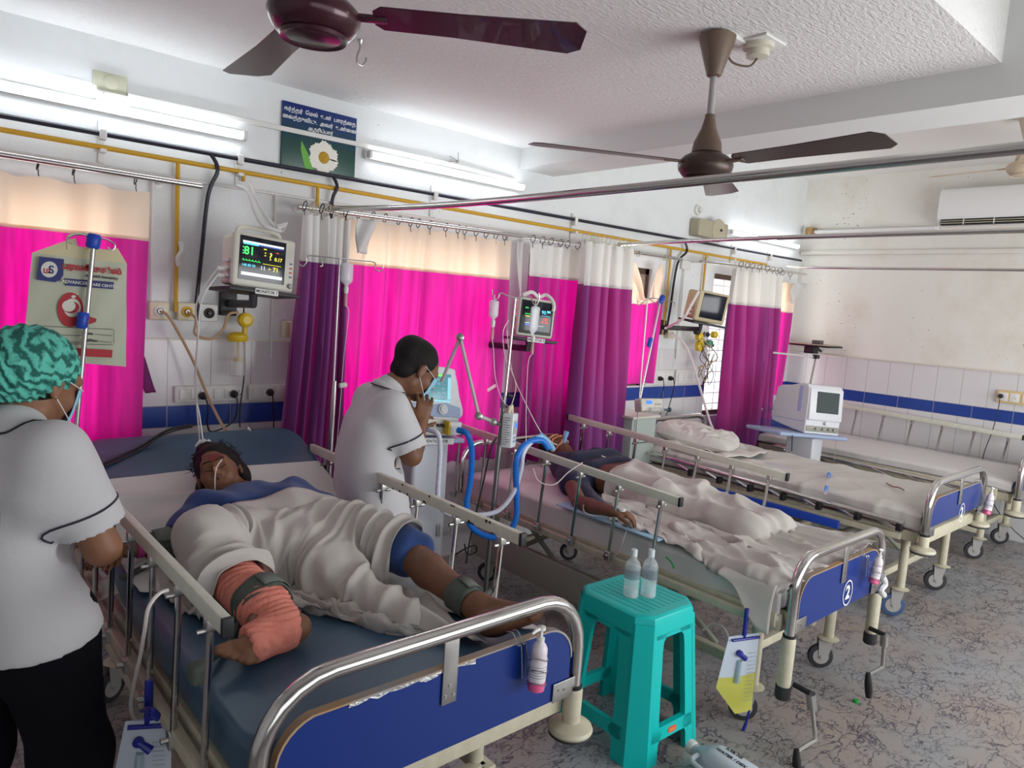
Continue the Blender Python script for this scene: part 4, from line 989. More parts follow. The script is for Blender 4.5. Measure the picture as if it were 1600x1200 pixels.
def foot_sdf(s, ank, heel, toe, up, sc=1.0, side=1):
    ank, heel, toe, up = V(ank), V(heel), V(toe), V(up).normalized(); d = (toe-heel).normalized(); up = (up-d*up.dot(d)).normalized(); t = d.cross(up)*side
    s.cap(ank, heel+up*.01, .034*sc, .028*sc, .03); s.cap(heel, heel+d*.03, .028*sc, .026*sc, .02)
    L = (toe-heel).length
    s.cap(heel+d*.03, heel+d*L*.72+t*.012, .026*sc, .020*sc, .03); s.cap(heel+d*.03, heel+d*L*.68-t*.02, .026*sc, .016*sc, .03); s.cap(ank+d*.02, heel+d*L*.6+up*.012, .03*sc, .018*sc, .03)
    for i in range(5):
        b = heel+d*L*(.74-.03*i)+t*(.026-.0155*i); q = b+d*L*(.17-.018*i)+up*.004
        s.cap(b, q, (.0135-.0014*i)*sc, (.012-.0014*i)*sc, .004)

def shell(name, base, m, parent, res, disp=None, relax=1):
    Vt, F = base.mesh(res, disp); return np_obj(name, Vt, F, m, parent, relax=relax)
def loop_tube(parent, name, pts, r, m, closed=False):
    return MB().tube(pts, r, 8, closed=closed).build(name, m, parent)
def project_line(sdf, pts, lift=.001):
    out = []
    for p in pts:
        p = np.array(p, float)
        for _ in range(6):
            d = float(sdf.val(p[None])[0]); g = np.array([float(sdf.val((p+e)[None])[0])-d for e in np.eye(3)*.001])/.001
            p = p-g*(d-lift)/(np.linalg.norm(g)+1e-9)
        out.append(V(p))
    return out

# ---------------------------------------------------------------- patient on the nearest bed
def patient1():
    t = thing('person', 'patient in blue gown lying on the nearest bed with pink bandaged leg', 'person', (1.0, -1.3, .70))
    HR = rotm(y=(-.45, -.66, .60), z=(-.10, .60, .78)); hc = (.960, -.850, .935)
    s = SDF(); L = head_sdf(s, hc, HR, 1.04)
    s.cap(L(0, -.015, -.06), (1.01, -.975, .875), .048, .052, .03)
    s.cap((.83, -1.06, .855), (1.17, -1.04, .865), .050, .050, .05); s.cap((.90, -1.13, .835), (1.13, -1.12, .84), .072, .072, .06)
    s.cap((.95, -1.24, .785), (1.13, -1.25, .785), .078, .078, .06)
    kR, aR, kL, aL = (.73, -1.40, .87), (.775, -1.77, .775), (1.30, -1.66, .815), (1.295, -2.05, .765)
    s.cap((.97, -1.27, .80), kR, .078, .054, .05); s.cap((1.14, -1.28, .80), kL, .085, .060, .05)
    s.chain([kR, (.745, -1.52, .815), aR], [.056, .056, .036], .02); s.chain([kL, (1.30, -1.80, .79), aL], [.057, .054, .035], .02)
    foot_sdf(s, aR, (.822, -1.868, .748), (.580, -1.935, .75), (-.1, -.55, .8), 1.12, 1)
    foot_sdf(s, aL, (1.275, -2.13, .742), (1.435, -2.245, .80), (-.1, .3, .9), .98, -1)
    eR, wR = (.725, -1.17, .79), (.565, -1.175, .80)
    s.chain([(.815, -1.065, .858), (.765, -1.12, .825), eR], [.046, .043, .037], .03); s.chain([eR, (.65, -1.17, .80), wR], [.038, .036, .025], .015)
    hand_sdf(s, wR, (-.9, .15, -.05), (.1, -.2, 1), 1, .6, .9)
    s.chain([(1.19, -1.04, .868), (1.27, -1.12, .81), (1.33, -1.22, .78)], [.046, .042, .036], .03); s.chain([(1.33, -1.22, .78), (1.30, -1.38, .79)], [.036, .026], .015)
    body = shell('body', s, M_skin, t, .0055)
    # face paint: red mark on the forehead
    fr_ = MB(); rows = []
    for i in range(9):
        row = []
        for j in range(9):
            a, b_ = -.034+.045*i/8, .022+.038*j/8
            p = project_line(s, [L(a, .10, b_)], .0012)[0]; row.append(p)
        rows.append(row)
    fr_.grid(rows).build('forehead_mark', mat('vermilion_smear', (.20, .028, .022), .7), body, smooth=80)
    # closed eyes, brows
    for q in (-1, 1):
        loop_tube(body, 'eyelashes', project_line(s, [L(q*(.016+.028*u), .11, -.004-.004*math.sin(u*PI)) for u in [k/6 for k in range(7)]], .0006), .0012, M_hair)
        loop_tube(body, 'eyebrow', project_line(s, [L(q*(.013+.034*u), .11, .024+.005*math.sin(u*PI)) for u in [k/6 for k in range(7)]], .0006), .0024, M_hair)
    loop_tube(body, 'lips', project_line(s, [L(-.020+.04*u, .12, -.0615+.002*math.cos(u*6)) for u in [k/8 for k in range(9)]], .0), .0042, mat('lip_brown', (.16, .05, .04), .5))
    # hair: swept back to a topknot tied with white tape
    h = SDF(); rr = lambda p, r, k=.02, sub=False: h.ell(L(*p), [q*1.05 for q in r], HR, k, sub)
    rr((0, -.020, .036), (.083, .098, .088), .01); rr((0, -.055, -.01), (.078, .060, .07), .02)
    rr((.02, -.045, .125), (.035, .030, .030), .03); rr((-.075, -.03, -.03), (.022, .04, .05), .02); rr((.078, -.035, -.04), (.022, .04, .045), .02)
    rr((0, .105, -.035), (.072, .075, .105), .008, True)
    shell('hair', h, M_hair, t, .0045, waves(3, 9, 60, .004, 2))
    rnd = random.Random(4); m = MB()
    for i in range(120):
        a = rnd.uniform(-1.9, 1.9); el = rnd.uniform(-.3, 1.1); p = L(.084*math.sin(a)*math.cos(el), -.02-.09*math.cos(a)*math.cos(el)*.9+.03, .036+.088*math.sin(el))
        o = (p-V(hc)).normalized(); d = V((rnd.uniform(-1, 1), rnd.uniform(-1, 1), rnd.uniform(-.6, .6)))
        m.tube([p-o*.004-d*.012, p+o*.003+d*.004, p+o*.003+d*.022], [.0014, .0011, .0005], 4)
    m.build('loose_hair_strands', M_hair, t)
    k = L(.022, -.045, .150); m = MB()
    for a in (0, 1.2, 2.2, 3.4, 4.4, 5.3): m.tube([k, k+V((math.cos(a)*.018, math.sin(a)*.014, .012)), k+V((math.cos(a)*.034, math.sin(a)*.018, -.004+.006*math.sin(a*3)))], [.007, .006, .004], 6)
    m.build('white_hair_tie', M_loop, t)
    # nasal tape and feeding tube
    n0 = L(0, .103, -.012)
    rows = [[project_line(s, [L(-.020+.04*i/8, .13, .008-.030*j/6)], .0018)[0] for j in range(7)] for i in range(9)]
    MB().grid(rows).build('nasal_tape', mat('tan_tape', (.72, .34, .18), .7), t, smooth=80)
    p = [L(-.03, .098, .010), L(-.012, .118, -.012), L(.005, .125, -.045), L(.020, .118, -.09), L(.035, .105, -.135), L(.03, .09, -.17)]
    loop_tube(t, 'feeding_tube', spline(p, 6), .0022, mat('clear_tube', (.72, .66, .62), .25))
    # gown
    g = SDF()
    g.cap((.84, -1.06, .858), (1.18, -1.04, .868), .060, .060, .05); g.cap((.90, -1.14, .84), (1.14, -1.13, .845), .086, .086, .06); g.cap((.94, -1.25, .79), (1.15, -1.26, .79), .092, .092, .06)
    g.cap((.97, -1.02, .865), (1.06, -1.01, .865), .055, .055, .04)
    g.chain([(.82, -1.065, .858), (.765, -1.12, .825), (.735, -1.165, .80)], [.064, .060, .060], .03); g.chain([(1.19, -1.04, .87), (1.27, -1.12, .81), (1.32, -1.20, .785)], [.060, .058, .052], .03)
    g.cap((1.15, -1.27, .815), (1.305, -1.68, .815), .105, .082, .05); g.cap((.97, -1.27, .80), (.755, -1.375, .865), .09, .068, .05)
    g.cut((.735, -1.175, .80), (-.75, -.45, -.35)); g.cut((1.305, -1.735, .80), (.0, -1, -.15))
    g.ell(L(0, .03, -.02), (.085, .105, .12), HR, .012, True)
    wv = waves(11, 8, 34, .0065, 1.8)
    shell('gown', g, M_gown, t, .007, wv)
    # bandage on the right leg and foot
    def wrap(P):
        q = (P-np.array(kR))@(np.array(aR)-np.array(kR))/.39; return .0022*np.sin(q*330+6*np.sin(P[..., 0]*22))
    b = SDF(); b.chain([kR, (.745, -1.52, .815), aR], [.066, .070, .068], .02); b.cap(aR, (.785, -1.86, .757), .067, .058, .02); b.cap((.785, -1.86, .757), (.69, -1.90, .757), .056, .050, .02)
    b.cut((.668, -1.895, .755), (-1, -.05, 0)); b.cut((.818, -1.85, .745), (1, -.12, -.1)); b.cut((.69, -1.38, .86), (0, 1, 0))
    Vt, F = b.mesh(.0045, wrap); np_obj('leg_bandage', Vt, F, M_band, t, relax=0)
    loop_tube(t, 'bandage_clip', [V((.73, -1.53, .889)), V((.742, -1.555, .883))], .0055, M_loop)
    # wrist band
    for p0, d0, r0, w0, mm, nm in (((.60, -1.175, .80), (1, 0, 0), .031, .010, mat('pink_wrist_band', (.55, .05, .30), .5), 'wrist_band'),):
        pts = [V(p0)+V((0, math.cos(a), math.sin(a)))*r0 for a in [2*PI*k/20 for k in range(20)]]; rows = [[p+V((q, 0, 0)) for q in (-w0, w0)] for p in pts+pts[:1]]
        MB().grid(rows).build(nm, mm, t, smooth=80, solid=.0015)
    return t, s, g, b
P1, P1s, P1g, P1b = patient1()
def cuff(label, a, b_, r0, r1, tail=None):
    """restraint cuff around the limb a->b"""
    a, b_ = V(a), V(b_); d = (b_-a).normalized(); x = V((0, 0, 1)).cross(d).normalized(); y = d.cross(x); rows = []
    for i in range(33):
        an = 2*PI*i/32; row = []
        for j in range(5):
            q = j/4; r = (r0+(r1-r0)*q)*(1+.03*math.sin(an*5+q*2)); row.append(a.lerp(b_, q)+(x*math.cos(an)+y*math.sin(an))*r)
        rows.append(row)
    t = thing('restraint_cuff', label, 'cuff', a)
    MB().grid(rows).build('cuff_band', M_velcro, t, smooth=80, solid=.006)
    m = MB(); rows = []
    for i in range(9):
        an = .5+1.3*i/8; row = []
        for j in range(3):
            q = .15+.7*j/2; r = (r0+(r1-r0)*q)*1.03+.006; row.append(a.lerp(b_, q)+(x*math.cos(an)+y*math.sin(an))*r)
        rows.append(row)
    m.grid(rows).build('cuff_flap', mat('cuff_flap_grey', (.14, .155, .14), .9), t, smooth=80, solid=.003)
    if tail: MB().tube(spline(tail, 6), .009, 8).build('cuff_strap', M_velcro, t)
cuff('grey-green velcro cuff around the pink bandaged ankle', (.770, -1.70, .788), (.783, -1.77, .774), .073, .074, [(.706, -1.75, .745), (.66, -1.80, .715), (.57, -1.9, .735), (.53, -1.97, .74)])
cuff('grey-green velcro cuff around the bare left ankle by the footboard', (1.298, -1.955, .775), (1.297, -2.03, .766), .050, .045, [(1.34, -1.99, .755), (1.40, -1.96, .74), (1.46, -1.93, .74)])
cuff('grey velcro cuff around the forearm held by the left nurse', (.70, -1.17, .797), (.625, -1.174, .80), .049, .042, [(.66, -1.19, .76), (.58, -1.22, .74), (.53, -1.25, .74)])
tag(MB().box((.500, -2.03, .755), (.542, -1.985, .80), bev=.008).build('strap_tie', M_velcro), 'grey strap knotted around the left rail post beside the bandaged foot', 'strap')

# ---------------------------------------------------------------- cloth draping (position based)
def drape(P0, stretch, collide, steps=220, seed=1, pin=None, grav=.0035, noise_=.01, bend=.25, thick=.006, mix=.5, fric=.45):
    n, m, _ = P0.shape; rs = np.random.RandomState(seed); X = P0.copy()
    def ed(a, b, f): return a, b, np.linalg.norm(P0[a]-P0[b], axis=-1)*f
    I, J = np.meshgrid(np.arange(n), np.arange(m), indexing='ij')
    def pairs(di, dj, f):
        i0 = I[max(0, -di):n-max(0, di), max(0, -dj):m-max(0, dj)].ravel(); j0 = J[max(0, -di):n-max(0, di), max(0, -dj):m-max(0, dj)].ravel()
        A = i0*m+j0; B = (i0+di)*m+(j0+dj); Q = P0.reshape(-1, 3); R = np.linalg.norm((Q[A]-Q[B])*np.array(f), axis=1); return A, B, R
    su, sv = stretch
    def rest(di, dj):
        A, B, _ = pairs(di, dj, (1, 1, 1)); Q = P0.reshape(-1, 3)
        du = np.linalg.norm(Q[A]-Q[A+di*m], axis=1) if di else 0*A; dv = np.linalg.norm(Q[A]-Q[A+dj], axis=1) if dj else 0*A
        return A, B, np.sqrt((du*su)**2+(dv*sv)**2)
    C = [(*rest(1, 0), 1.), (*rest(0, 1), 1.), (*rest(1, 1), .5)]
    A, B, _ = pairs(1, -1, (1, 1, 1)); Q = P0.reshape(-1, 3); du = np.linalg.norm(Q[A]-Q[A+m], axis=1); dv = np.linalg.norm(Q[A]-Q[A-1], axis=1); C.append((A, B, np.sqrt((du*su)**2+(dv*sv)**2), .5))
    C += [(*rest(2, 0), bend), (*rest(0, 2), bend)]
    X = X.reshape(-1, 3); low = rs.normal(size=(n//4+2, m//4+2)); 
    ii = np.linspace(0, low.shape[0]-1.001, n); jj = np.linspace(0, low.shape[1]-1.001, m); a, b_ = ii.astype(int), jj.astype(int); fa, fb = (ii-a)[:, None], (jj-b_)[None]
    N_ = low[a][:, b_]*(1-fa)*(1-fb)+low[a+1][:, b_]*fa*(1-fb)+low[a][:, b_+1]*(1-fa)*fb+low[a+1][:, b_+1]*fa*fb
    X[:, 2] += noise_*N_.ravel(); Vl = np.zeros_like(X)
    for st in range(steps):
        Vl[:, 2] -= grav; Vl *= .93; Xp = X.copy(); X = X+Vl
        for it in range(6):
            D = np.zeros_like(X); W_ = np.zeros(len(X))
            for A, B, R, k in C:
                d = X[B]-X[A]; l = np.linalg.norm(d, axis=1)+1e-9
                kk = np.where(l > R, 1., mix)*k; c = (kk*(l-R)/l*.5)[:, None]*d
                for ax in range(3):
                    D[:, ax] += np.bincount(A, c[:, ax], len(X))-np.bincount(B, c[:, ax], len(X))
                W_ += np.bincount(A, minlength=len(X))*k+np.bincount(B, minlength=len(X))*k
            X = X+D/np.maximum(W_, 1)[:, None]*1.6
            if it in (2, 5):
                Y = X; X = collide(Y, thick); hit = np.abs(X-Y).sum(1) > 1e-6
                X[hit, :2] = Xp[hit, :2]+(X[hit, :2]-Xp[hit, :2])*fric
        if pin is not None: X[pin] = P0.reshape(-1, 3)[pin]
        Vl = (X-Xp); Vl = np.clip(Vl, -.02, .02); Vl[:, :2] *= .8
    return X.reshape(n, m, 3)
def collider(sdfs, surf, fric=.6):
    """surf(x,y)->z of the bed"""
    def f(X, th):
        Z = surf(X[:, 0], X[:, 1])+th; X = X.copy(); X[:, 2] = np.maximum(X[:, 2], Z)
        for s in sdfs:
            d = fastval(s, X); h = d < th
            if h.any():
                P = X[h]; dd = d[h]; g = np.stack([(fastval(s, P+e)-dd)/.002 for e in np.eye(3)*.002], 1); g /= np.linalg.norm(g, axis=1)[:, None]+1e-9
                X[h] = P+g*(th-dd)[:, None]
        return X
    return f
def fastval(s, P):
    d = np.full(len(P), 1e3)
    for q in s.p:
        if q[6] or q[0] == 'h': continue
        e = s.d1(q, P); k = q[5]+1e-6; h = np.clip(.5+.5*(d-e)/k, 0, 1); d = d*(1-h)+e*h-k*h*(1-h)
    return d
def coons(top, bottom, left, right, n, m):
    def samp(c, k):
        c = spline([(*p, 0) for p in c], 10); L = [0]
        for i in range(1, len(c)): L.append(L[-1]+(c[i]-c[i-1]).length)
        out = []
        for t in np.linspace(0, L[-1], k):
            i = min(max(1, int(np.searchsorted(L, t))), len(c)-1); f = (t-L[i-1])/(L[i]-L[i-1]+1e-9); p = c[i-1].lerp(c[i], f); out.append((p.x, p.y))
        return np.array(out)
    T, B, Lf, R = samp(top, m), samp(bottom, m), samp(left, n), samp(right, n)
    u = np.linspace(0, 1, n)[:, None, None]; v = np.linspace(0, 1, m)[None, :, None]
    return (1-u)*T[None]+u*B[None]+(1-v)*Lf[:, None]+v*R[:, None]-((1-u)*(1-v)*T[0]+u*v*B[-1]+(1-u)*v*T[-1]+u*(1-v)*B[0])
def folds(X, seed, amp, fu=2.2, fv=7.5, warp=.35, skew=.6):
    n, m, _ = X.shape; gu = np.gradient(X, axis=0); gv = np.gradient(X, axis=1); N = np.cross(gu, gv); N /= np.linalg.norm(N, axis=2)[..., None]+1e-9
    N *= np.sign(N[..., 2:3].mean()+1e-9) if abs(N[..., 2].mean()) > 0 else 1
    D = np.zeros((n, m))
    for i in range(n):
        for j in range(m):
            u, v = i/n, j/m; w_ = noise.noise(V((u*2.5, v*2.5, seed)))*warp
            a = 1-abs(2*noise.noise(V((u*fu+w_, (v+skew*(u-.5)*(v-.4))*fv+w_*2, seed+7)))) ; b = 1-abs(2*noise.noise(V((u*fu*2.1+w_, v*fv*1.9, seed+13))))
            c = 1-abs(2*noise.noise(V((u*fu*3.5+w_*2, v*fv*3.3+u*4, seed+23))))
            D[i, j] = max(0, a-.40)**3*4.2+max(0, b-.45)**3*3.6+max(0, c-.5)**2.5*.9
    return X+N*(D*amp)[..., None]
def cloth_obj(name, X, m, label, cat, group=None, solid=.003, sub=1):
    n, k, _ = X.shape; ix = np.arange(n*k).reshape(n, k); F = np.stack([ix[:-1, :-1], ix[1:, :-1], ix[1:, 1:], ix[:-1, 1:]], -1).reshape(-1, 4)
    o = np_obj(name, X.reshape(-1, 3), F, m); tag(o, label, cat, group)
    if solid: q = o.modifiers.new('s', 'SOLIDIFY'); q.thickness = solid; q.offset = -1
    if sub: q = o.modifiers.new('u', 'SUBSURF'); q.levels = sub; q.render_levels = sub
    return o
# ================================================================ LINEN
def surf1(x, y):
    prof = np.array([(-2.5, .70), (-1.5, .70), (-1.25, .715), (-.95, .81), (-.65, .925), (-.40, 1.02), (0, 1.17)])
    z = np.interp(y, prof[:, 0], prof[:, 1]); out = np.maximum(np.maximum(.555-x, x-1.462), 0); return z-np.minimum(out*6, .35)
bunch = SDF(); bunch.cap((1.04, -1.36, .80), (1.06, -1.62, .755), .085, .07, .04); bunch.cap((1.06, -1.62, .75), (1.14, -1.95, .715), .06, .035, .04); bunch.cap((.90, -1.40, .80), (1.2, -1.50, .80), .06, .05, .04)   # the wadded part of the cloth between the legs
col1 = collider([P1s, P1g, P1b, bunch], surf1)
# sheet under the patient
G = coons([(.56, -.70), (1.0, -.69), (1.44, -.72)], [(.56, -1.34), (.85, -1.46), (1.15, -1.75), (1.45, -2.22)], [(.56, -.70), (.55, -1.0), (.56, -1.34)], [(1.44, -.72), (1.455, -1.5), (1.45, -2.22)], 70, 50)
Z = surf1(G[..., 0], G[..., 1])+.006
for i in range(G.shape[0]):
    for j in range(G.shape[1]):
        a, b_ = G[i, j]; Z[i, j] += .010*abs(noise.noise(V((a*3, b_*9, 1.3))))+.012*max(0, noise.noise(V((a*2+b_*3, b_*14, 5))))+.016*math.exp(-((b_+.82+.12*(a-.6))/.018)**2)*(a < .95)
cloth_obj('bed_sheet', np.dstack([G, Z]), M_sheet2, 'crumpled grey-white sheet under the patient on the nearest bed', 'sheet', solid=.002)
# blanket over the patient
G = coons([(.67, -1.32), (.85, -1.27), (1.15, -1.22), (1.46, -1.24)], [(.60, -1.46), (.74, -1.50), (.88, -1.56), (.93, -1.72), (1.06, -1.93), (1.26, -2.19)],
          [(.67, -1.32), (.61, -1.38), (.60, -1.46)], [(1.46, -1.24), (1.46, -1.38), (1.41, -1.54), (1.23, -1.70), (1.21, -1.92), (1.26, -2.19)], 96, 96)
Z0_ = 1.02+0*G[..., 0]-.10*np.clip((-1.45-G[..., 1])/.4, 0, 1); n_ = 96
pins = np.zeros((n_, n_), bool); pins[-1, 40:] = True
Pz = np.dstack([G, Z0_])
for j in range(n_):
    q = Pz[0, j].copy()
    for z in np.arange(1.05, .70, -.004):
        q[2] = z
        if z < surf1(q[0:1], q[1:2])[0]+.01 or fastval(P1g, q[None])[0] < .008 or fastval(P1s, q[None])[0] < .008: break
    Pz[0, j, 2] = q[2]+.004
Pz[-1, 40:, 2] = surf1(Pz[-1, 40:, 0], Pz[-1, 40:, 1])+.010
X = drape(Pz, (1.22, 1.38), col1, 230, 9, noise_=.022, bend=.12, thick=.013, pin=pins.ravel(), mix=.9, fric=.6)
X = folds(X, 3, .036, 2.2, 8.5)
cloth_obj('blanket', X, M_sheet, 'rumpled beige-grey cotton sheet draped over the patient on the nearest bed', 'blanket')
# ---------------------------------------------------------------- nurses
def mask(parent, L, s, sc=1.0, straps=True):
    rows = []
    for i in range(13):
        u = -1+2*i/12; row = []
        for j in range(11):
            v = j/10; z = .004-.098*v; hw = .060*(1-.12*v); row.append(V((hw*u, .104-.030*u*u*(1.3-.2*v)-.010*max(0, v-.55)*2+.0025*math.sin(v*PI*3)*(1-u*u)-.0*v, z+.012*abs(u)*(.4-v))))
        rows.append([L(*p) for p in row])
    m = MB().grid(rows).build('face_mask', M_mask, parent, smooth=80, solid=.002, thick_off=1)
    for q in (-1, 1):
        for z0, z1 in ((.004, .022), (-.085, -.026)):
            MB().tube(spline([L(q*.060, .076, z0), L(q*.073, .035, (z0+z1)/2), L(q*.081, -.004, z1)], 5), .0013, 5).build('ear_loop', M_loop, m)
    return m
def levels(s, ctrs, k=.07):
    """ctrs: (centre, half-width vector, radius)"""
    for c, h, r in ctrs:
        c, h = V(c), V(h); s.cap(c-h, c+h, r, r, k)
def cap_mat():
    m = mat('green_mesh_cap', (.08, .52, .42), .75, bump=.5, bump_scale=180); n = m.node_tree; L = n.links.new; tc = n.nodes.new('ShaderNodeTexCoord')
    w_ = n.nodes.new('ShaderNodeTexWave'); w_.inputs['Scale'].default_value = 14; w_.inputs['Distortion'].default_value = 7; w_.inputs['Detail'].default_value = 3; w_.inputs['Detail Scale'].default_value = 2.2
    mp = n.nodes.new('ShaderNodeMapping'); mp.inputs['Rotation'].default_value = (.4, .5, .9); L(tc.outputs['Object'], mp.inputs[0]); L(mp.outputs[0], w_.inputs['Vector'])
    r = n.nodes.new('ShaderNodeValToRGB'); r.color_ramp.elements[0].position = .15; r.color_ramp.elements[1].position = .85; r.color_ramp.elements[0].color = (.012, .13, .10, 1); r.color_ramp.elements[1].color = (.12, .56, .45, 1)
    L(w_.outputs['Fac'], r.inputs[0]); L(r.outputs[0], bsdf(m).inputs['Base Color']); return m
def nurse_left():
    t = thing('person', 'nurse in white uniform and green mesh cap at the left edge holding the patient\'s hand', 'person', (.26, -1.52, 0))
    f = V((.80, .60, 0)).normalized(); rt = V((f.y, -f.x, 0)); up = V((0, 0, 1))
    hc = WY(60, 597, -1.47); HR = rotm(y=(.86, .42, -.34), z=(.30, .12, .94))
    s = SDF(); L = head_sdf(s, hc, HR, 1.04)
    nb = WY(22, 668, -1.53); s.cap(L(0, -.02, -.05), nb, .052, .056, .03)
    c0 = V((nb.x-.01, nb.y-.01, 0)); dz = nb.z-1.335
    S_ = lambda q, z, fr=0: c0+rt*q+f*fr+up*(z+dz*min(1, z/1.1))
    levels(s, [(S_(0, 1.27), rt*.13, .06), (S_(0, 1.15)-RT*.03, rt*.09, .085), (S_(0, 1.0)-RT*.06, rt*.07, .088), (S_(0, .90)-RT*.05, rt*.09, .10)], .05)
    sL = S_(-.165, 1.275)
    sR = WY(84, 704, -1.66); eR = WY(160, 856, -1.66); wR = V((.435, -1.40, .90)); eL = V((.33, -1.22, .98)); wL = V((.44, -1.13, .86))
    s.chain([sR, eR], [.052, .042], .04); s.chain([eR, eR.lerp(wR, .3), wR], [.042, .040, .027], .015); s.chain([sL, eL], [.052, .042], .04); s.chain([eL, wL], [.040, .027], .015)
    hand_sdf(s, wR, (.55, .70, -.40), (.25, .1, 1), -1, 1.0, .95); hand_sdf(s, wL, (.8, .1, -.5), (.3, .1, 1), 1, 1.2, .95)
    for q, fr_, kx in ((.09, .03, .10), (-.09, -.04, -.16)):
        hp = S_(q, .86); kn = S_(q*1.3, .46, fr_+.03); an = S_(q*1.5, .09, fr_-.03)
        s.chain([hp, kn, an], [.085, .058, .038], .03); foot_sdf(s, an, an+V((0, 0, -.06))-f*.04, an+V((0, 0, -.065))+f*.17, (0, 0, 1), 1.0, 1)
    body = shell('body', s, M_skin2, t, .006)
    # tunic
    g = SDF()
    levels(g, [(S_(0, 1.292, -.01), rt*.125, .062), (S_(0, 1.20, -.01), rt*.115, .098), (S_(0, 1.08)-RT*.055, rt*.080, .108), (S_(0, .98)-RT*.065, rt*.085, .112), (S_(0, .86)-RT*.035, rt*.115, .125), (S_(0, .76)-RT*.02, rt*.13, .132), (S_(0, .66)-RT*.015, rt*.135, .137)], .07)
    g.cap(nb+V((0, 0, -.03)), nb+V((0, 0, -.01)), .085, .072, .03)
    cR, cL = sR.lerp(eR, .60), sL.lerp(eL, .7)
    g.cap(sR+up*-.005, cR, .072, .078, .04); g.cap(sL, cL, .072, .078, .04)
    g.cap(cR, cR+(eR-sR).normalized()*.05, .078, .078, .0); g.cap(cL, cL+(eL-sL).normalized()*.05, .078, .078, .0)
    dr, dl = (eR-sR).normalized(), (eL-sL).normalized()
    # hem cut: uniform ends at the hips, cuffs cut by cutting solids
    g.cut((.26, -1.52, .775), (.10, .03, -1))
    g.ell(cR+dr*.085, (.09, .09, .06), rotm(y=rt, z=dr), .004, True); g.ell(cL+dl*.085, (.09, .09, .06), rotm(y=rt, z=dl), .004, True)
    g.ell(L(0, -.01, -.03), (.066, .075, .085), HR, .01, True)
    w1 = waves(21, 6, 14, .0035, 3)
    shell('tunic', g, M_coat, t, .0065, w1)
    # dark piping: sleeve hem and collar; seams
    for c, d_ in ((cR, dr), (cL, dl)):
        x = d_.cross(up).normalized(); y = d_.cross(x)
        ring = [c-d_*.005+(x*math.cos(a)+y*math.sin(a))*.095 for a in [2*PI*k/30 for k in range(30)]]
        loop_tube(t, 'sleeve_piping', project_line(g, ring, .002), .0026, M_piping, True)
    col = []
    for k in range(25):
        a = -1.9+3.8*k/24; col.append(nb+V((0, 0, -.002))-f*.078*math.cos(a)+rt*.088*math.sin(a)+up*(-.020*(1-math.cos(a))*.8))
    loop_tube(t, 'collar_piping', project_line(g, col, .002), .0028, M_piping)
    # stand collar leaf
    rows = []
    for k in range(25):
        a = -1.9+3.8*k/24; b_ = nb-f*.060*math.cos(a)+rt*.064*math.sin(a); o = nb-f*.085*math.cos(a)+rt*.093*math.sin(a)
        rows.append([b_+up*(.012), b_+up*.018+(o-b_)*.15, b_.lerp(o, .6)+up*.006, o+up*(-.012-.02*(1-math.cos(a)))])
    MB().grid(rows).build('collar', M_coat, t, smooth=80, solid=.004)
    # trousers
    q_ = SDF()
    levels(q_, [(S_(0, .86), rt*.08, .10), (S_(0, .78), rt*.09, .105)], .05)
    for q, fr_ in ((.09, .03), (-.09, -.04)):
        q_.chain([S_(q, .84), S_(q*1.35, .45, fr_+.03), S_(q*1.6, .06, fr_-.02)], [.115, .088, .085], .04)
    q_.cut((0, 0, .035), (0, 0, -1))
    shell('trousers', q_, M_trouser, t, .01, waves(4, 5, 16, .004))
    # mesh cap
    h = SDF(); h.ell(L(0, -.035, .038), (.096, .115, .096), HR, .01); h.ell(L(0, -.075, .0), (.088, .075, .075), HR, .04)
    h.ell(L(0, .115, -.10), (.12, .12, .135), HR, .01, True)
    h.cut(L(0, -.02, -.055), HR @ V((0, .25, -1)), .012)
    Ri = np.array(HR); hcn = np.array(hc)
    def pleat(P):
        q = (P-hcn)@Ri; return .0030*np.sin(q[..., 1]*190+22*np.sin(q[..., 2]*14+q[..., 0]*12)+3*np.sin(q[..., 0]*40))
    shell('mesh_cap', h, cap_mat(), t, .0045, pleat, 0)
    hb = SDF(); hb.ell(L(0, -.03, .0), (.080, .092, .075), HR, .02); hb.ell(L(0, .10, -.05), (.12, .10, .16), HR, .01, True); shell('hair', hb, M_hair, t, .008)
    mask(body, L, s)
    # glove-pink cloth piece and pocket pens skipped; small seam lines down the back
    for q in (.105, -.105):
        pts = [S_(q*(1-.2*math.sin(k/8*3)), 1.22-.33*k/8, -.12) for k in range(9)]
        loop_tube(t, 'seam', project_line(g, pts, .0004), .0009, mat('seam_grey', (.45, .44, .45), .9))
nurse_left()
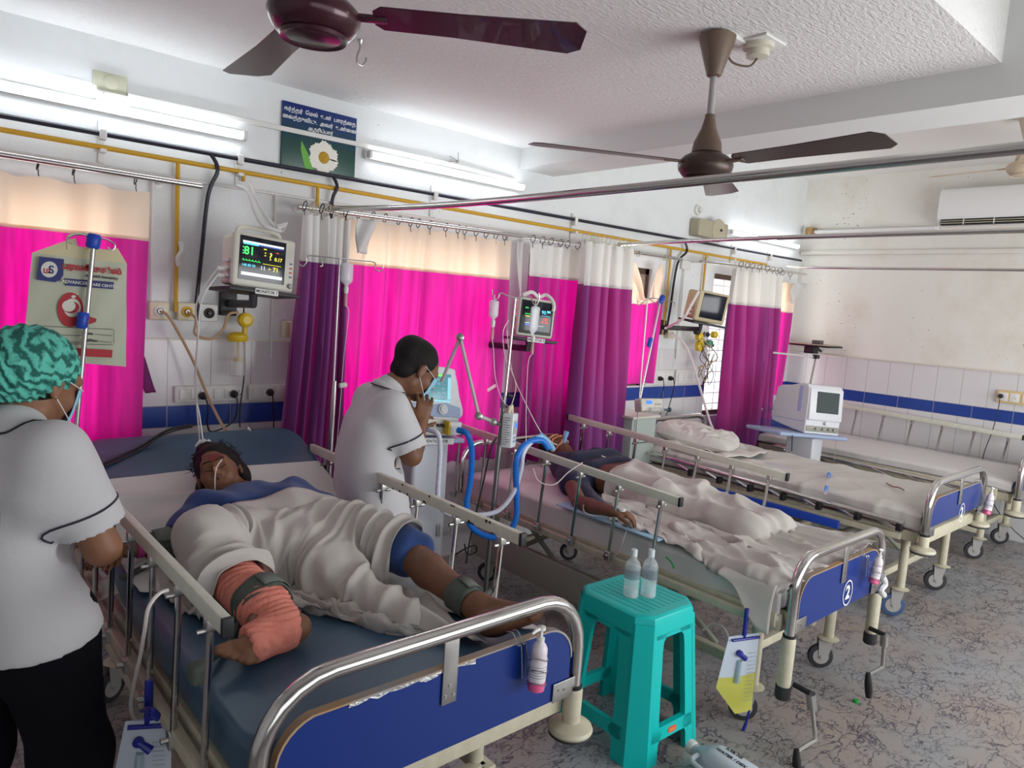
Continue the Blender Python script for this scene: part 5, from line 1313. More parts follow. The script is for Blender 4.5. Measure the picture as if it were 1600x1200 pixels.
def nurse_mid():
    t = thing('person', 'nurse in white uniform bending over the ventilator between the first two beds', 'person', (1.72, -1.02, 0))
    f = V((.97, -.22, 0)).normalized(); rt = V((f.y, -f.x, 0)); up = V((0, 0, 1))
    hc = WY(650, 577, -1.05); HR = rotm(y=(.82, -.16, -.55), z=(.52, -.10, .84))
    s = SDF(); L = head_sdf(s, hc, HR, 1.05)
    nb = WY(610, 604, -1.02); s.cap(L(0, -.02, -.05), nb, .050, .054, .03)
    P_ = lambda x, y, d=0: WY(x, y, -1.02+d)
    c = [P_(596, 632), P_(583, 665), P_(577, 702), P_(575, 737), P_(577, 770)]
    levels(s, [(c[0], rt*.12, .055), (c[1], rt*.09, .085), (c[2], rt*.06, .09), (c[3], rt*.07, .095), (c[4], rt*.08, .10)], .05)
    sR = c[0]+rt*.145+up*.01; sL = c[0]-rt*.145
    eR = WY(643, 712, -1.20); wR = WY(658, 660, -1.14); eL = eR-rt*.32+f*.04; wL = wR-rt*.12+V((0, 0, -.05))
    s.chain([sR, eR], [.052, .042], .04); s.chain([eR, eR.lerp(wR, .3), wR], [.042, .041, .026], .015); s.chain([sL, eL], [.05, .042], .04); s.chain([eL, wL], [.040, .026], .015)
    hand_sdf(s, wR, (.25, .12, .95), (-.3, -.9, .1), -1, .5, .95, .3); hand_sdf(s, wL, (.7, .1, .6), (-.3, -.3, .9), 1, .6, .9)
    hp = c[4]
    for q in (.085, -.085):
        a = hp+rt*q+V((0, 0, -.08)); kn = V((a.x+f.x*.02, a.y, .45)); an = V((a.x-.02, a.y, .09)); s.chain([a, kn, an], [.085, .058, .038], .03)
        foot_sdf(s, an, an+V((0, 0, -.06))-f*.04, an+V((0, 0, -.065))+f*.16, (0, 0, 1), 1., 1)
    body = shell('body', s, M_skin, t, .006)
    g = SDF()
    levels(g, [(c[0]+V((0, 0, .005)), rt*.105, .058), (c[1], rt*.085, .092), (c[2], rt*.07, .106), (c[3], rt*.08, .114), (c[4], rt*.095, .122), (c[4]+V((0, 0, -.09)), rt*.11, .135), (c[4]+V((0, 0, -.18)), rt*.11, .14)], .07)
    g.cap(nb+V((-.01, 0, -.03)), nb+V((-.005, 0, -.015)), .075, .064, .03)
    cR, cL = sR.lerp(eR, .66), sL.lerp(eL, .66); dr, dl = (eR-sR).normalized(), (eL-sL).normalized()
    g.cap(sR, cR, .070, .074, .04); g.cap(cR, cR+dr*.05, .074, .074, 0); g.cap(sL, cL, .070, .074, .04); g.cap(cL, cL+dl*.05, .074, .074, 0)
    g.ell(cR+dr*.085, (.088, .088, .06), rotm(y=f, z=dr), .004, True); g.ell(cL+dl*.085, (.088, .088, .06), rotm(y=f, z=dl), .004, True)
    hz = WY(600, 797, -1.02).z; g.cut((0, 0, hz), (0, .02, -1)); g.ell(L(0, -.01, -.04), (.062, .07, .085), HR, .01, True)
    shell('tunic', g, M_coat, t, .0065, waves(8, 7, 17, .0042, 3))
    for cc, d_ in ((cR, dr), (cL, dl)):
        x = d_.cross(up).normalized(); y = d_.cross(x)
        loop_tube(t, 'sleeve_piping', project_line(g, [cc-d_*.004+(x*math.cos(a)+y*math.sin(a))*.09 for a in [2*PI*k/28 for k in range(28)]], .002), .0030, M_piping, True)
    rows = []; pp = []
    for k in range(25):
        a = -2.2+4.4*k/24; b_ = nb-f*.054*math.cos(a)+rt*.058*math.sin(a); o = nb-f*.080*math.cos(a)+rt*.083*math.sin(a); tl = f*-.015
        e = o+up*(-.012+.035*math.cos(a))+f*.03; rows.append([b_+up*(.010+.02*math.cos(a)), b_.lerp(o, .5)+up*(.006+.025*math.cos(a)), o+up*(-.012+.02*math.cos(a))]); pp.append(rows[-1][-1]+up*.004)
    MB().grid(rows).build('collar', M_coat, t, smooth=80, solid=.004); loop_tube(t, 'collar_piping', pp, .0028, M_piping)
    pk = project_line(g, [WY(597+32*k/8, 728+4*math.sin(k/8*PI)-7*k/8+4, -1.16) for k in range(9)], .001); loop_tube(t, 'pocket_piping', pk, .0026, M_piping)
    q_ = SDF(); levels(q_, [(V((hp.x, hp.y, hz+.02)), rt*.08, .11)], .05)
    for q in (.085, -.085):
        a = hp+rt*q; q_.chain([V((a.x, a.y, hz)), V((a.x+.01, a.y, .42)), V((a.x-.01, a.y, .06))], [.105, .085, .08], .04)
    q_.cut((0, 0, .03), (0, 0, -1)); shell('trousers', q_, M_trouser, t, .012, waves(5, 5, 16, .004))
    h = SDF(); h.ell(L(0, -.020, .036), (.083, .099, .090), HR, .01); h.ell(L(0, -.075, .055), (.062, .050, .055), HR, .03); h.ell(L(0, -.05, -.03), (.070, .05, .05), HR, .02)
    h.ell(L(0, .112, -.05), (.078, .075, .115), HR, .008, True); shell('hair', h, M_hair, t, .005, waves(6, 6, 70, .0012, 1))
    mask(body, L, s)
nurse_mid()
# ---------------------------------------------------------------- patient on the second bed
def patient2():
    t = thing('person', 'intubated patient in dark navy gown lying on the second bed', 'person', (3.0, -1.2, .62))
    Z0 = .625
    hc = WZ(868, 702, Z0+.12); HR = rotm(y=(-.15, -.35, .9), z=(-.05, .93, .33))
    s = SDF(); L = head_sdf(s, hc, HR, 1.0); ch = WZ(905, 735, Z0+.12); n0 = hc+V((-.01, -.17, -.03)); s.cap(L(0, -.01, -.06), n0, .05, .055, .03)
    ax = V((.0, -1, 0)); c = [n0+V((-.01, -.07, 0)), n0+V((-.04, -.2, .01)), n0+V((-.08, -.36, .0)), n0+V((-.10, -.48, -.005))]
    for q, hw, r in zip(c, (.155, .12, .10, .10), (.062, .085, .08, .085)): s.cap(q-V((hw, 0, 0)), q+V((hw, 0, 0)), r, r, .06)
    hl, hr_ = c[3]+V((.09, -.03, 0)), c[3]+V((-.09, -.03, 0)); kl, kr = V((hl.x+.02, hl.y-.38, Z0+.085)), V((hr_.x-.02, hl.y-.38, Z0+.075)); al, ar = V((kl.x, kl.y-.37, Z0+.035)), V((kr.x, kl.y-.37, Z0+.035))
    s.chain([hl, kl, al], [.085, .058, .038], .03); s.chain([hr_, kr, ar], [.085, .058, .038], .03)
    for a in (al, ar): foot_sdf(s, a, a+V((0, -.05, -.01)), a+V((.01, -.13, .055)), (0, .9, .3), .85, 1)
    wR = WZ(958, 800, Z0+.10); eR = WZ(905, 785, Z0+.05); sR = c[0]+V((-.16, 0, 0)); s.chain([sR, eR], [.048, .038], .03); s.chain([eR, eR.lerp(wR, .35), wR], [.038, .036, .026], .012)
    hand_sdf(s, wR, (.5, -.8, -.05), (0, 0, 1), 1, .7, .9)
    wL = WZ(1028, 757, Z0+.07); eL = WZ(985, 740, Z0+.06); sL = c[0]+V((.16, 0, 0)); s.chain([sL, eL], [.048, .038], .03); s.chain([eL, wL], [.036, .026], .012)
    hand_sdf(s, wL, (.45, -.88, -.05), (0, 0, 1), -1, .8, .95)
    body = shell('body', s, M_skin, t, .006)
    h = SDF(); h.ell(L(0, -.020, .036), (.083, .096, .088), HR, .01); h.ell(L(0, -.06, -.02), (.08, .05, .06), HR, .02); h.ell(L(0, .105, -.03), (.074, .078, .105), HR, .008, True); shell('hair', h, M_hair, t, .006, waves(3, 6, 60, .003))
    # tape straps and airway holder
    for z0, z1 in ((.055, .035), (.018, .0), (-.045, -.06)):
        loop_tube(body, 'tape_strap', project_line(s, [L(-.075+.15*u, .06+.05*math.sin(u*PI), z0+(z1-z0)*u) for u in [k/12 for k in range(13)]], .003), .0055, mat('tan_tape'))
    MB().lathe([(.013, 0), (.013, .045), (.017, .046), (.017, .075)], L(0, .085, -.055), HR @ V((-.25, .9, .2)), 14).build('airway_connector', mat('clear_blue', (.25, .5, .75), .3), t)
    g = SDF(); off = .014
    for q, hw, r in zip(c[:3], (.17, .15, .13), (.070, .096, .092)): g.cap(q-V((hw, 0, 0)), q+V((hw, 0, 0)), r, r, .06)
    g.cap(sR, sR.lerp(eR, .55), .064, .07, .04); g.cap(sL, sL.lerp(eL, .6), .064, .066, .04); g.cap(sR.lerp(eR, .2)+V((-.02, -.08, -.03)), eR.lerp(wR, .25)+V((.05, -.05, -.03)), .06, .05, .05)
    g.ell(L(0, .0, -.04), (.07, .08, .09), HR, .01, True)
    shell('gown', g, M_navy, t, .008, waves(31, 7, 30, .005, 1.5))
    for w_, e_ in ((wL, eL),):
        d = (w_-e_).normalized(); x = d.cross(V((0, 0, 1))).normalized(); y = d.cross(x); b0 = w_-d*.03
        rows = [[b0+d*q+(x*math.cos(a)+y*math.sin(a))*.031 for q in (-.011, .011)] for a in [2*PI*k/20 for k in range(21)]]
        MB().grid(rows).build('wrist_band', M_loop, t, smooth=80, solid=.001)
    MB().lathe([(.001, -.004), (.018, 0), (.020, .010), (.001, .016)], wR+(V((.5, -.8, 0)).normalized())*.04+V((0, 0, .012)), (0, 0, 1), 14).build('cannula_tape', M_loop, t)
    return t, s, g, dict(hc=hc, L=L, wR=wR, wL=wL, c=c, eR=eR)
P2, P2s, P2g, P2i = patient2()
# ---- bed 2 mattress, sheet and blanket
mt2 = slab([(-2.33, .61), (-1.8, .615), (-1.0, .62), (-.28, .63)], 2.63, 3.47, .085, rc=.05)
tag(mt2.build('mattress', mat('pale_mattress', (.55, .55, .56), .8)), 'sheet-covered mattress of the second bed under the intubated patient', 'mattress')
def over(x0, x1, y0, y1, z, drop, seed, name='bed_sheet', label='', m=None, amp=.006, wr=26, zf=None, left_drop=None, nx=70, ny=110, edge=None):
    """sheet spread over a mattress and hanging over its long sides; y0 foot"""
    r = random.Random(seed); ld = drop if left_drop is None else left_drop; rows = []
    W_ = x1-x0; tot = ld+W_+drop
    for j in range(ny+1):
        v = j/ny; y = y0+(y1-y0)*v; row = []
        for i in range(nx+1):
            s_ = tot*i/nx; zz = zf(y) if zf else z
            if s_ < ld: a, h = x0-.012, -(ld-s_)
            elif s_ > ld+W_: a, h = x1+.012, -(s_-ld-W_)
            else: a, h = x0+(s_-ld), 0
            rd = .02; e = min(abs(s_-ld), abs(s_-ld-W_))
            n1 = noise.noise(V((a*3+seed, y*2.2, s_*2))); n2 = noise.noise(V((a*7, y*4+seed, s_*5))); n3 = noise.noise(V((a*wr*.5+y*3, y*wr*.35, seed)))
            rg = max(0, 1-abs(3.2*noise.noise(V((a*2.2+y*1.1, y*3.4-a*.8, seed+.5)))))**2+.6*max(0, 1-abs(4*noise.noise(V((a*4+y, y*6, seed+3.5)))))**2
            d = amp*(1.2*n1+.6*n2+.5*n3+.75*rg)
            if h < 0:
                a += (-1 if s_ < ld else 1)*(abs(d)*1.5+.006*math.sin(y*wr+seed)*min(1, -h*12)); 
            fr_ = min(1, v*14, (1-v)*14)
            row.append(V((a, y, zz+h+d*(1 if h == 0 else .2)-.012*(1-fr_)-(.010*math.exp(-(e/.012)**2)))))
        rows.append(row)
    o = MB().grid(rows).build(name, m or M_sheet2, smooth=80, solid=.002, thick_off=-1); return tag(o, label, 'sheet')
over(2.63, 3.47, -2.33, -.29, .632, .075, 3, label='pale sheet stretched over the second bed mattress, hanging over the near side', zf=lambda y: .626+.01*(y+2.3)/2, left_drop=.125)
surf2 = lambda x, y: np.where((x > 2.62) & (x < 3.485), .640, .640-np.minimum(np.maximum(2.62-x, x-3.485)*7, .25))
feet = SDF(); _c = P2i['c'][3]
for q in (-.09, .09): feet.cap((_c.x+q*1.4, _c.y-.70, .69), (_c.x+q*1.3, _c.y-.90, .66), .04, .045, .06)
feet.cap((_c.x, _c.y-.10, .68), (_c.x, _c.y-.80, .655), .08, .045, .08); feet.cap((_c.x-.11, _c.y-.88, .685), (_c.x+.11, _c.y-.88, .67), .03, .03, .06)
c2 = collider([P2s, P2g, feet], surf2)
G = coons([(2.68, -1.42), (2.86, -1.20), (3.15, -1.02), (3.46, -.95)], [(2.60, -2.36), (3.0, -2.34), (3.46, -2.31)], [(2.68, -1.42), (2.66, -1.7), (2.60, -2.36)], [(3.46, -.95), (3.47, -1.4), (3.46, -2.31)], 96, 56)
X = drape(np.dstack([G, .90-.10*np.clip((-1.6-G[..., 1])/.5, 0, 1)]), (1.08, 1.22), c2, 150, 12, fric=.6, mix=.9, noise_=.03, bend=.2, thick=.014)
X = folds(X, 11, .036, 2.0, 5.5)
cloth_obj('blanket', X, M_sheet, 'rumpled grey sheet covering the legs of the patient on the second bed', 'blanket')
G = coons([(2.575, -2.02), (2.64, -2.02)], [(2.585, -2.30), (2.66, -2.30)], [(2.575, -2.02), (2.585, -2.30)], [(2.64, -2.02), (2.66, -2.30)], 12, 6)
m = MB(); rows = [[V((2.60-.045*v**.5-.010*math.sin(u*8+v*3)*v, -2.08-.24*u, .640-.02*v-(.17*u**1.2)*v*(1-.25*math.sin(u*PI*2)))) for v in [k/12 for k in range(13)]] for u in [k/22 for k in range(23)]]
tag(m.grid(rows).build('sheet_corner', M_sheet, smooth=80, solid=.003), 'sheet corner hanging down beside the second bed post', 'sheet')
flp = MB().box((2.585, -1.75, .648), (2.72, -1.10, .654), bev=.002); tag(flp.build('blue_pad', mat('pale_blue_pad', (.36, .55, .72), .8)), 'pale blue absorbent pad edge along the near side of the second bed', 'pad')
# ---- bed 3
mt3 = slab([(-2.26, .655), (-1.2, .665), (-.30, .67)], 4.30, 5.18, .09, rc=.04); tag(mt3.build('mattress', mat('pale_mattress')), 'mattress of the third bed under a wrinkled sheet', 'mattress')
over(4.30, 5.18, -2.265, -.29, .672, .10, 8, label='wrinkled beige-white sheet on the empty third bed', m=mat('ivory_sheet', (.62, .59, .55), .9, bump=.1, bump_scale=25), amp=.012, wr=16)
def pillow():
    t = SDF(); M_ = rotm(y=(.9, .3, .0), z=(.0, -.12, 1)); c = V((4.64, -.56, .755))
    rows = []
    def f(u, v, s_):
        e = (1-abs(u)**3.2)*(1-abs(v)**3.2); e = max(e, 0)**.42; x = u*(.30-.02*abs(v)**2*1.5); y = v*(.21-.015*abs(u)**2*1.5); z = s_*.075*e
        p = V((x, y, z)); w_ = .030*noise.noise(V((u*1.8, v*1.8+3, s_)))*e+(.016*max(0, 1-abs(5*noise.noise(V((u*2.0+v, v*2.6-u*.6, s_+4)))))+.010*max(0, 1-abs(5*noise.noise(V((u*3.6-v, v*3, s_+9))))))*e; p.z += w_*(1 if s_ > 0 else .3)
        return c+M_ @ p
    m = MB()
    for s_ in (1, -1): m.grid([[f(-1+2*i/60, -1+2*j/40, s_) for j in range(41)] for i in range(61)])
    tag(m.build('pillow', mat('ivory_sheet'), smooth=80), 'crumpled beige pillow at the head of the empty third bed', 'pillow')
pillow()
rows = [[V((4.34+.62*u+.02*math.sin(v*8), -.98+.52*v+.03*math.sin(u*7), .700+.028*math.sin(u*11+v*5)*math.sin(v*PI)+.03*noise.noise(V((u*5, v*5, 2)))+.05*math.exp(-((v-.85)/.2)**2))) for v in [k/28 for k in range(29)]] for u in [k/40 for k in range(41)]]
tag(MB().grid(rows).build('folded_blanket', mat('ivory_sheet'), smooth=80, solid=.006), 'rumpled loose sheet heaped in front of the pillow on the third bed', 'sheet')
# ---- bed 4
mt4 = slab([(-2.27, .64), (-1.2, .645), (-.30, .645)], 6.02, 6.86, .08, rc=.04); tag(mt4.build('mattress', mat('pale_mattress')), 'flat mattress of the farthest bed', 'mattress')
over(6.02, 6.86, -2.275, -.29, .65, .065, 15, label='smooth white sheet on the farthest empty bed', amp=.003, wr=10)
# ================================================================ MEDICAL EQUIPMENT
M_dev = mat('ivory_device', (.60, .58, .50), .38); M_devw = mat('white_device', (.70, .71, .74), .35); M_devb = mat('blue_grey_trim', (.34, .42, .60), .4)
M_scr = mat('dark_screen', (.01, .012, .02), .12)
def glow(name, c, s=1.0): return mat('glow_'+name, (.02, .02, .02), .4, emit=c, estr=s)
GR, YE, CY, RD, WH, BL = glow('green', (.05, 1, .15), 1.3), glow('yellow', (.95, .85, .05), 1.0), glow('cyan', (.1, .65, .9), 1.0), glow('red', (1, .06, .04), 1.2), glow('white', (.8, .85, .9), .8), glow('blue', (.03, .18, .9), 1.0)
def screen_items(par, F, items):
    for it in items:
        if it[0] == 't': _, s_, x, z, sz, m = it; vs, fs = text_mesh(s_, sz, F @ Matrix.Translation((x, z, .0012)), .0002, bold=sz*.012); nm = 'screen_digits'
        elif it[0] == 'r':
            _, x, z, w_, h, m = it; q = MB().box((x-w_/2, z-h/2, .0006), (x+w_/2, z+h/2, .0012), F); vs, fs = q.v, q.f; nm = 'screen_field'
        else:
            _, x0, x1, z, a, n, m = it; q = MB(); pts = []
            for i in range(n*6+1):
                u = i/(n*6); k = i % 6; pts.append(F @ V((x0+(x1-x0)*u, z+a*(0, .25, 1, -.3, .1, 0)[k], .0015)))
            q.tube(pts, .0008, 4); vs, fs = q.v, q.f; nm = 'screen_trace'
        MB().add(vs, fs).build(nm, m, par, smooth=0)
def dev_frame(p, yaw, tilt=0, roll=0):
    """local x right, local y up, local z out of the screen; yaw 0 faces -y, positive turns towards +x"""
    z = V((math.sin(yaw)*math.cos(tilt), -math.cos(yaw)*math.cos(tilt), math.sin(tilt))); x = V((math.cos(yaw), math.sin(yaw), 0)); y = z.cross(x)
    x, y = x*math.cos(roll)+y*math.sin(roll), -x*math.sin(roll)+y*math.cos(roll)
    M = Matrix((x, y, z)).transposed().to_4x4(); M.translation = V(p); return M
def monitor(label, p, yaw, tilt, roll, W, H, D, body, items, bez=None, tag_text=None, mscr=None, knobs=True, handle=True, sw=.74, sh=.80, sx=-.04):
    F = dev_frame(p, yaw, tilt, roll); t = thing('patient_monitor', label, 'monitor', V(p)-V((0, 0, H/2)), 'bedside patient monitors')
    b = MB().box((-W/2, -H/2, -.03), (W/2, H/2, 0), F, bev=.014).box((-W/2+.012, -H/2+.008, -D), (W/2-.012, H/2-.008, -.02), F, bev=.02).build('monitor_body', body, t)
    if bez: MB().box((-W/2+.014, -H/2+.016, -.002), (W/2-.014, H/2-.014, .002), F, bev=.002).build('bezel', bez, t)
    Fs = F @ Matrix.Translation((W*sx, H*.03, .0025))
    s = MB().box((-W*sw/2, -H*sh/2, -.003), (W*sw/2, H*sh/2, .0003), Fs, bev=.001).build('screen', mscr or M_scr, t)
    screen_items(s, Fs, items)
    if handle: MB().tube(spline([F @ V(q) for q in ((-W*.36, H/2-.01, -D*.5), (-W*.3, H/2+.028, -D*.5), (0, H/2+.036, -D*.5), (W*.3, H/2+.028, -D*.5), (W*.36, H/2-.01, -D*.5))], 5), .011, 10).build('handle', body, t)
    if knobs:
        MB().lathe([(.012, 0), (.012, .008), (.009, .012), (.001, .012)], F @ V((W*.43, -H*.38, 0)), F.to_3x3() @ V((0, 0, 1)), 16).build('dial', mat('grey_dial', (.30, .30, .29), .4), t)
        for i, m in enumerate((mat('key_violet', (.15, .12, .30), .5), mat('key_red', (.5, .05, .03), .5), mat('key_red'), mat('key_violet'))):
            MB().box((W*.41, -H*.22+i*H*.085, 0), (W*.455, -H*.19+i*H*.085, .002), F, bev=.0008).build('key', m, t)
    for i in range(3): MB().box((-W/2-.006, -H*.35+i*H*.14, -D*.55), (-W/2+.008, -H*.29+i*H*.14, -D*.25), F, bev=.002).build('lead_port', M_pvc, t)
    return t, F
# monitor 1
m1c = WY(414, 410, -.42)
items = [('r', 0, .070, .196, .009, WH), ('r', -.060, .0625, .072, .008, CY), ('r', .035, .0625, .12, .006, glow('deep_blue', (.02, .06, .35), .8)), ('t', '81', -.066, .030, .050, GR), ('t', '?', .036, .020, .046, YE), ('t', '0.17', .074, .012, .022, YE), ('r', .008, .050, .014, .004, YE), ('r', .010, .034, .006, .004, YE), ('r', .010, .022, .006, .004, YE), ('r', .068, .042, .012, .003, RD),
         ('w', -.097, -.01, -.012, .007, 6, GR), ('w', 0, .09, -.016, .0015, 7, YE), ('t', '140 83 93', -.066, -.033, .016, CY), ('t', '11', .002, -.036, .026, WH), ('t', '71', .064, -.036, .028, YE), ('t', '>', .034, -.036, .018, YE),
         ('r', 0, -.070, .196, .014, WH), ('r', -.094, .045, .006, .004, GR), ('r', -.094, .030, .006, .004, GR), ('r', -.094, .018, .006, .004, GR)]
M1, F1 = monitor('beige patient monitor showing green 81, on a shelf over the nearest bed', m1c, 0.10, .06, -.07, .298, .240, .15, M_dev, items)
def shelf(label, F, W, H, D, text=None):
    t = thing('monitor_shelf', label, 'shelf', F @ V((0, -H/2-.02, 0)), 'monitor wall shelves')
    MB().box((-W/2-.03, -H/2-.026, -D-.02), (W/2+.02, -H/2-.010, .035), F, bev=.003).build('shelf_plate', M_black, t)
    b = F @ V((0, -H/2-.02, -D*.6)); MB().tube([b, b+V((0, 0, -.05)), (b.x, -.02, b.z-.06)], .02, 10).box((b.x-.04, -.035, b.z-.12), (b.x+.04, -.002, b.z), bev=.004).build('wall_arm', M_black, t)
    if text:
        l = MB().box((-.055, -H/2-.030, .034), (.055, -H/2-.006, .0365), F).build('shelf_label', mat('white_label', (.72, .72, .70), .6), t)
        vs, fs = text_mesh(text, .019, F @ Matrix.Translation((0, -H/2-.018, .0368)), .0002, bold=.0004); MB().add(vs, fs).build('label_text', M_black, l, smooth=0)
    return t
shelf('black wall shelf carrying the first monitor, labelled MONITOR 1', F1, .285, .235, .15, 'MONITOR 1')
# monitor 2
m2c = WY(838, 497, -.55)
items = [('t', '132', -.018, .032, .030, GR), ('t', '90.', .045, .030, .028, CY), ('r', .074, .037, .022, .012, CY), ('w', -.075, .0, .010, .006, 6, GR), ('t', '2', -.01, -.012, .030, YE), ('r', -.058, -.002, .028, .004, YE),
         ('t', '120', .055, -.010, .020, RD), ('t', '80 101', .055, -.027, .016, RD), ('t', '- - - -', .055, -.040, .010, RD), ('r', -.045, -.040, .05, .003, WH), ('r', -.050, -.051, .035, .007, BL), ('r', .025, -.052, .05, .002, WH), ('w', .03, .085, .010, .004, 5, CY), ('t', 'ECG', -.066, .046, .010, GR)]
M2, F2 = monitor('patient monitor with black bezel showing green 132, above the second bed', m2c, -.35, .05, -.07, .235, .225, .13, M_dev, items, bez=M_black, knobs=False, handle=False, sw=.80, sh=.76, sx=.0)
shelf('black wall shelf carrying the second monitor', F2, .235, .225, .13, 'MONITOR 2')
tag(MB().tube(spline([F2 @ V(q) for q in ((-.08, .125, -.05), (-.03, .15, -.04), (.02, .128, -.05), (.06, .145, -.04), (.09, .12, -.01), (.10, .08, .01), (.095, .05, .012))], 6), .011, 8)
    .build('white_cable', M_pvc), 'white bundled cuff hose lying on top of the second monitor', 'cable')
m3c = WY(1113, 481, -.50)
M3, F3 = monitor('beige patient monitor with blank dark screen, above the third bed', m3c, -.40, -.10, -.10, .275, .235, .19, mat('yellowed_device', (.52, .43, .26), .45), [], knobs=False, sw=.76, sh=.80, handle=False, sx=.02)
shelf('black wall shelf carrying the monitor with the blank screen', F3, .25, .225, .17)
# cables on monitor 1
def cable(label, pts, r=.0035, m=None, name='cable', n=8, group=None): return tag(MB().tube(spline(pts, n), r, 7).build(name, m or M_black), label, 'cable', group)
lead = mat('grey_lead', (.45, .45, .42), .5); clearm = mat('clear_tube'); wlead = mat('white_lead', (.72, .74, .70), .5)
a = F1 @ V((-.15, -.05, -.06))
tag(MB().tube([a, a+V((-.035, 0, .002))], .009, 8).tube([a+V((0, 0, -.03)), a+V((-.035, 0, -.03))], .009, 8).build('lead_connector', M_pvc), 'two grey-white plugs in the left side of the first monitor', 'connector')
cable('long grey monitor lead hanging from the first monitor down to the patient', [a+V((-.035, 0, 0)), WY(318, 450, -.45), WY(306, 480, -.45), WY(309, 520, -.45), WY(306, 580, -.50), WY(308, 640, -.55), WY(312, 690, -.62), WY(314, 760, -.80), WY(302, 800, -.95)], .0035, lead)
cable('white monitor lead hanging beside the grey one over the backrest', [a+V((-.035, 0, -.03)), WY(322, 455, -.45), WY(313, 480, -.45), WY(310, 520, -.45), WY(304, 600, -.50), WY(312, 650, -.55), WY(318, 695, -.65)], .0030, wlead)
cable('black power cable hanging from the first monitor shelf along the wall', [WY(381, 470, -.12), WY(381, 520, -.08), WY(382, 580, -.06), WY(375, 640, -.06), WY(375, 668, -.07)], .0035)
cable('thick black cable lying across the raised backrest', [WY(302, 664, -.40), WY(262, 672, -.44), WY(215, 700, -.52), WY(154, 728, -.62)], .006)
cable('thin black cable lying along the thick one on the backrest', [WY(300, 667, -.42), WY(258, 678, -.47), WY(205, 712, -.55), WY(153, 732, -.64)], .004)
cable('pale cable lying on the right side of the raised backrest', [WY(388, 668, -.40), WY(400, 690, -.50), WY(422, 718, -.60), WY(455, 744, -.72)], .0045, wlead)
tag(MB().tube(spline([WY(372, 290, -.10), WY(388, 300, -.25), WY(398, 330, -.35), WY(412, 352, -.40), WY(440, 362, -.42)], 8), .009, 8).tube(spline([WY(392, 290, -.10), WY(402, 315, -.25), WY(415, 338, -.35), WY(432, 356, -.40)], 8), .008, 8)
    .tube([WY(432, 356, -.40), WY(446, 352, -.40), WY(440, 362, -.4)], [.014, .018, .01], 8).build('twisted_strap', M_netw), 'twisted white cloth strap tied from the pipes to the first monitor', 'strap')
tag(MB().tube(spline([WY(282, 378, -.05), WY(284, 392, -.06), WY(278, 404, -.06), WY(280, 416, -.06)], 5), [.012]*16, 8).build('cloth_tie', M_netw), 'small white rag knotted around the yellow drop pipe', 'rag')
# ---- IV stands
def iv(label, top, bot, hooks, r=.008, extra=()):
    t = thing('iv_stand', label, 'stand', bot, 'infusion stands')
    MB().cyl(top, bot, r, 12).build('stand_pole', M_steel, t)
    for h in hooks: MB().tube(spline(h, 6), .0032, 7).build('hook', M_steel, t)
    for nm, m, a, b, rr in extra: MB().tube([a, V(a).lerp(V(b), .15), V(a).lerp(V(b), .85), b], [rr*.8, rr, rr, rr*.8], 14).build(nm, m, t)
    return t
Y = -.550; A, B = WY(147, 372, Y), WY(108, 665, Y)
iv('drip stand with blue clamps behind the left nurse, paper bag hung on it', A, (B.x-.02, Y, .55),
   [[A, WY(165, 374, Y), WY(178, 381, Y), WY(179, 388, Y), WY(173, 391, Y), WY(169, 386, Y)], [A, WY(125, 366, Y), WY(109, 370, Y), WY(106, 377, Y), WY(112, 380, Y)]], .0085,
   [('clamp', M_bluepl, WY(148, 366, Y), WY(144, 388, Y), .024), ('clamp', M_bluepl, WY(131, 488, Y), WY(127, 513, Y), .020)])
Y = -.52; A, B = WY(531, 404, Y), WY(522, 600, Y)
hk = lambda pts: [WY(x, y, Y) for x, y in pts]
iv('thin drip rod with a wide hook bar in front of the purple divider curtain', A, (B.x-.01, Y, .52), [hk([(531, 404), (505, 401), (480, 400), (479, 410), (473, 416), (467, 412)]), hk([(531, 404), (560, 407), (585, 410), (586, 420), (592, 424), (598, 420), (598, 413)]), hk([(500, 402), (504, 414), (500, 416)])], .0045,
   [('pole_sleeve', M_steel, WY(523, 595, Y), WY(513, 760, Y), .012), ('knob', M_pvc, WY(530, 603, Y), WY(541, 601, Y), .013)])
Y = -1.02; C0, C1 = WY(805, 466, Y), WY(758, 930, Y); d_ = (C1-C0).normalized(); C2 = C0+d_*((C0.z-.03)/-d_.z)
iv('steel drip stand between the first two beds holding the infusion pump', C0, C2, [hk([(805, 466)]+[(792, 462), (782, 458), (778, 466), (772, 468), (769, 460), (769, 452)]), hk([(805, 466), (822, 463), (830, 464), (833, 474), (838, 477), (842, 468), (842, 458)])], .0075,
   [('lower_tube', mat('dull_steel', (.22, .22, .21), .4, metal=.9), WY(788, 618, Y), C2, .0125), ('clamp_knob', M_black, WY(793, 617, Y), WY(802, 620, Y), .008)])
tt = [o for o in COL.objects if o.name.startswith('iv_stand')][-1]
for k in range(5):
    a = 2*PI*k/5+.4; MB().tube([C2+V((0, 0, .06)), C2+V((math.cos(a)*.12, math.sin(a)*.12, .045)), C2+V((math.cos(a)*.24, math.sin(a)*.24, .035))], .011, 8).lathe([(.02, -.008), (.02, .008)], C2+V((math.cos(a)*.24, math.sin(a)*.24, -.009)), (-math.sin(a), math.cos(a), 0), 12).build('stand_foot', M_black, tt)
Y = -.42; D0, D1 = WY(1012, 466, Y), WY(1002, 625, Y)
iv('drip stand with white wire hooks in front of the short pink curtain', D0, (D1.x-.02, Y, .05), [hk([(1012, 466), (1003, 474), (996, 477), (997, 470)]), hk([(1012, 466), (1022, 472), (1030, 476), (1028, 468)]), hk([(1012, 466), (1020, 466), (1030, 467)])], .005)
E0, E1 = WY(1033, 466, Y), WY(999, 620, Y)
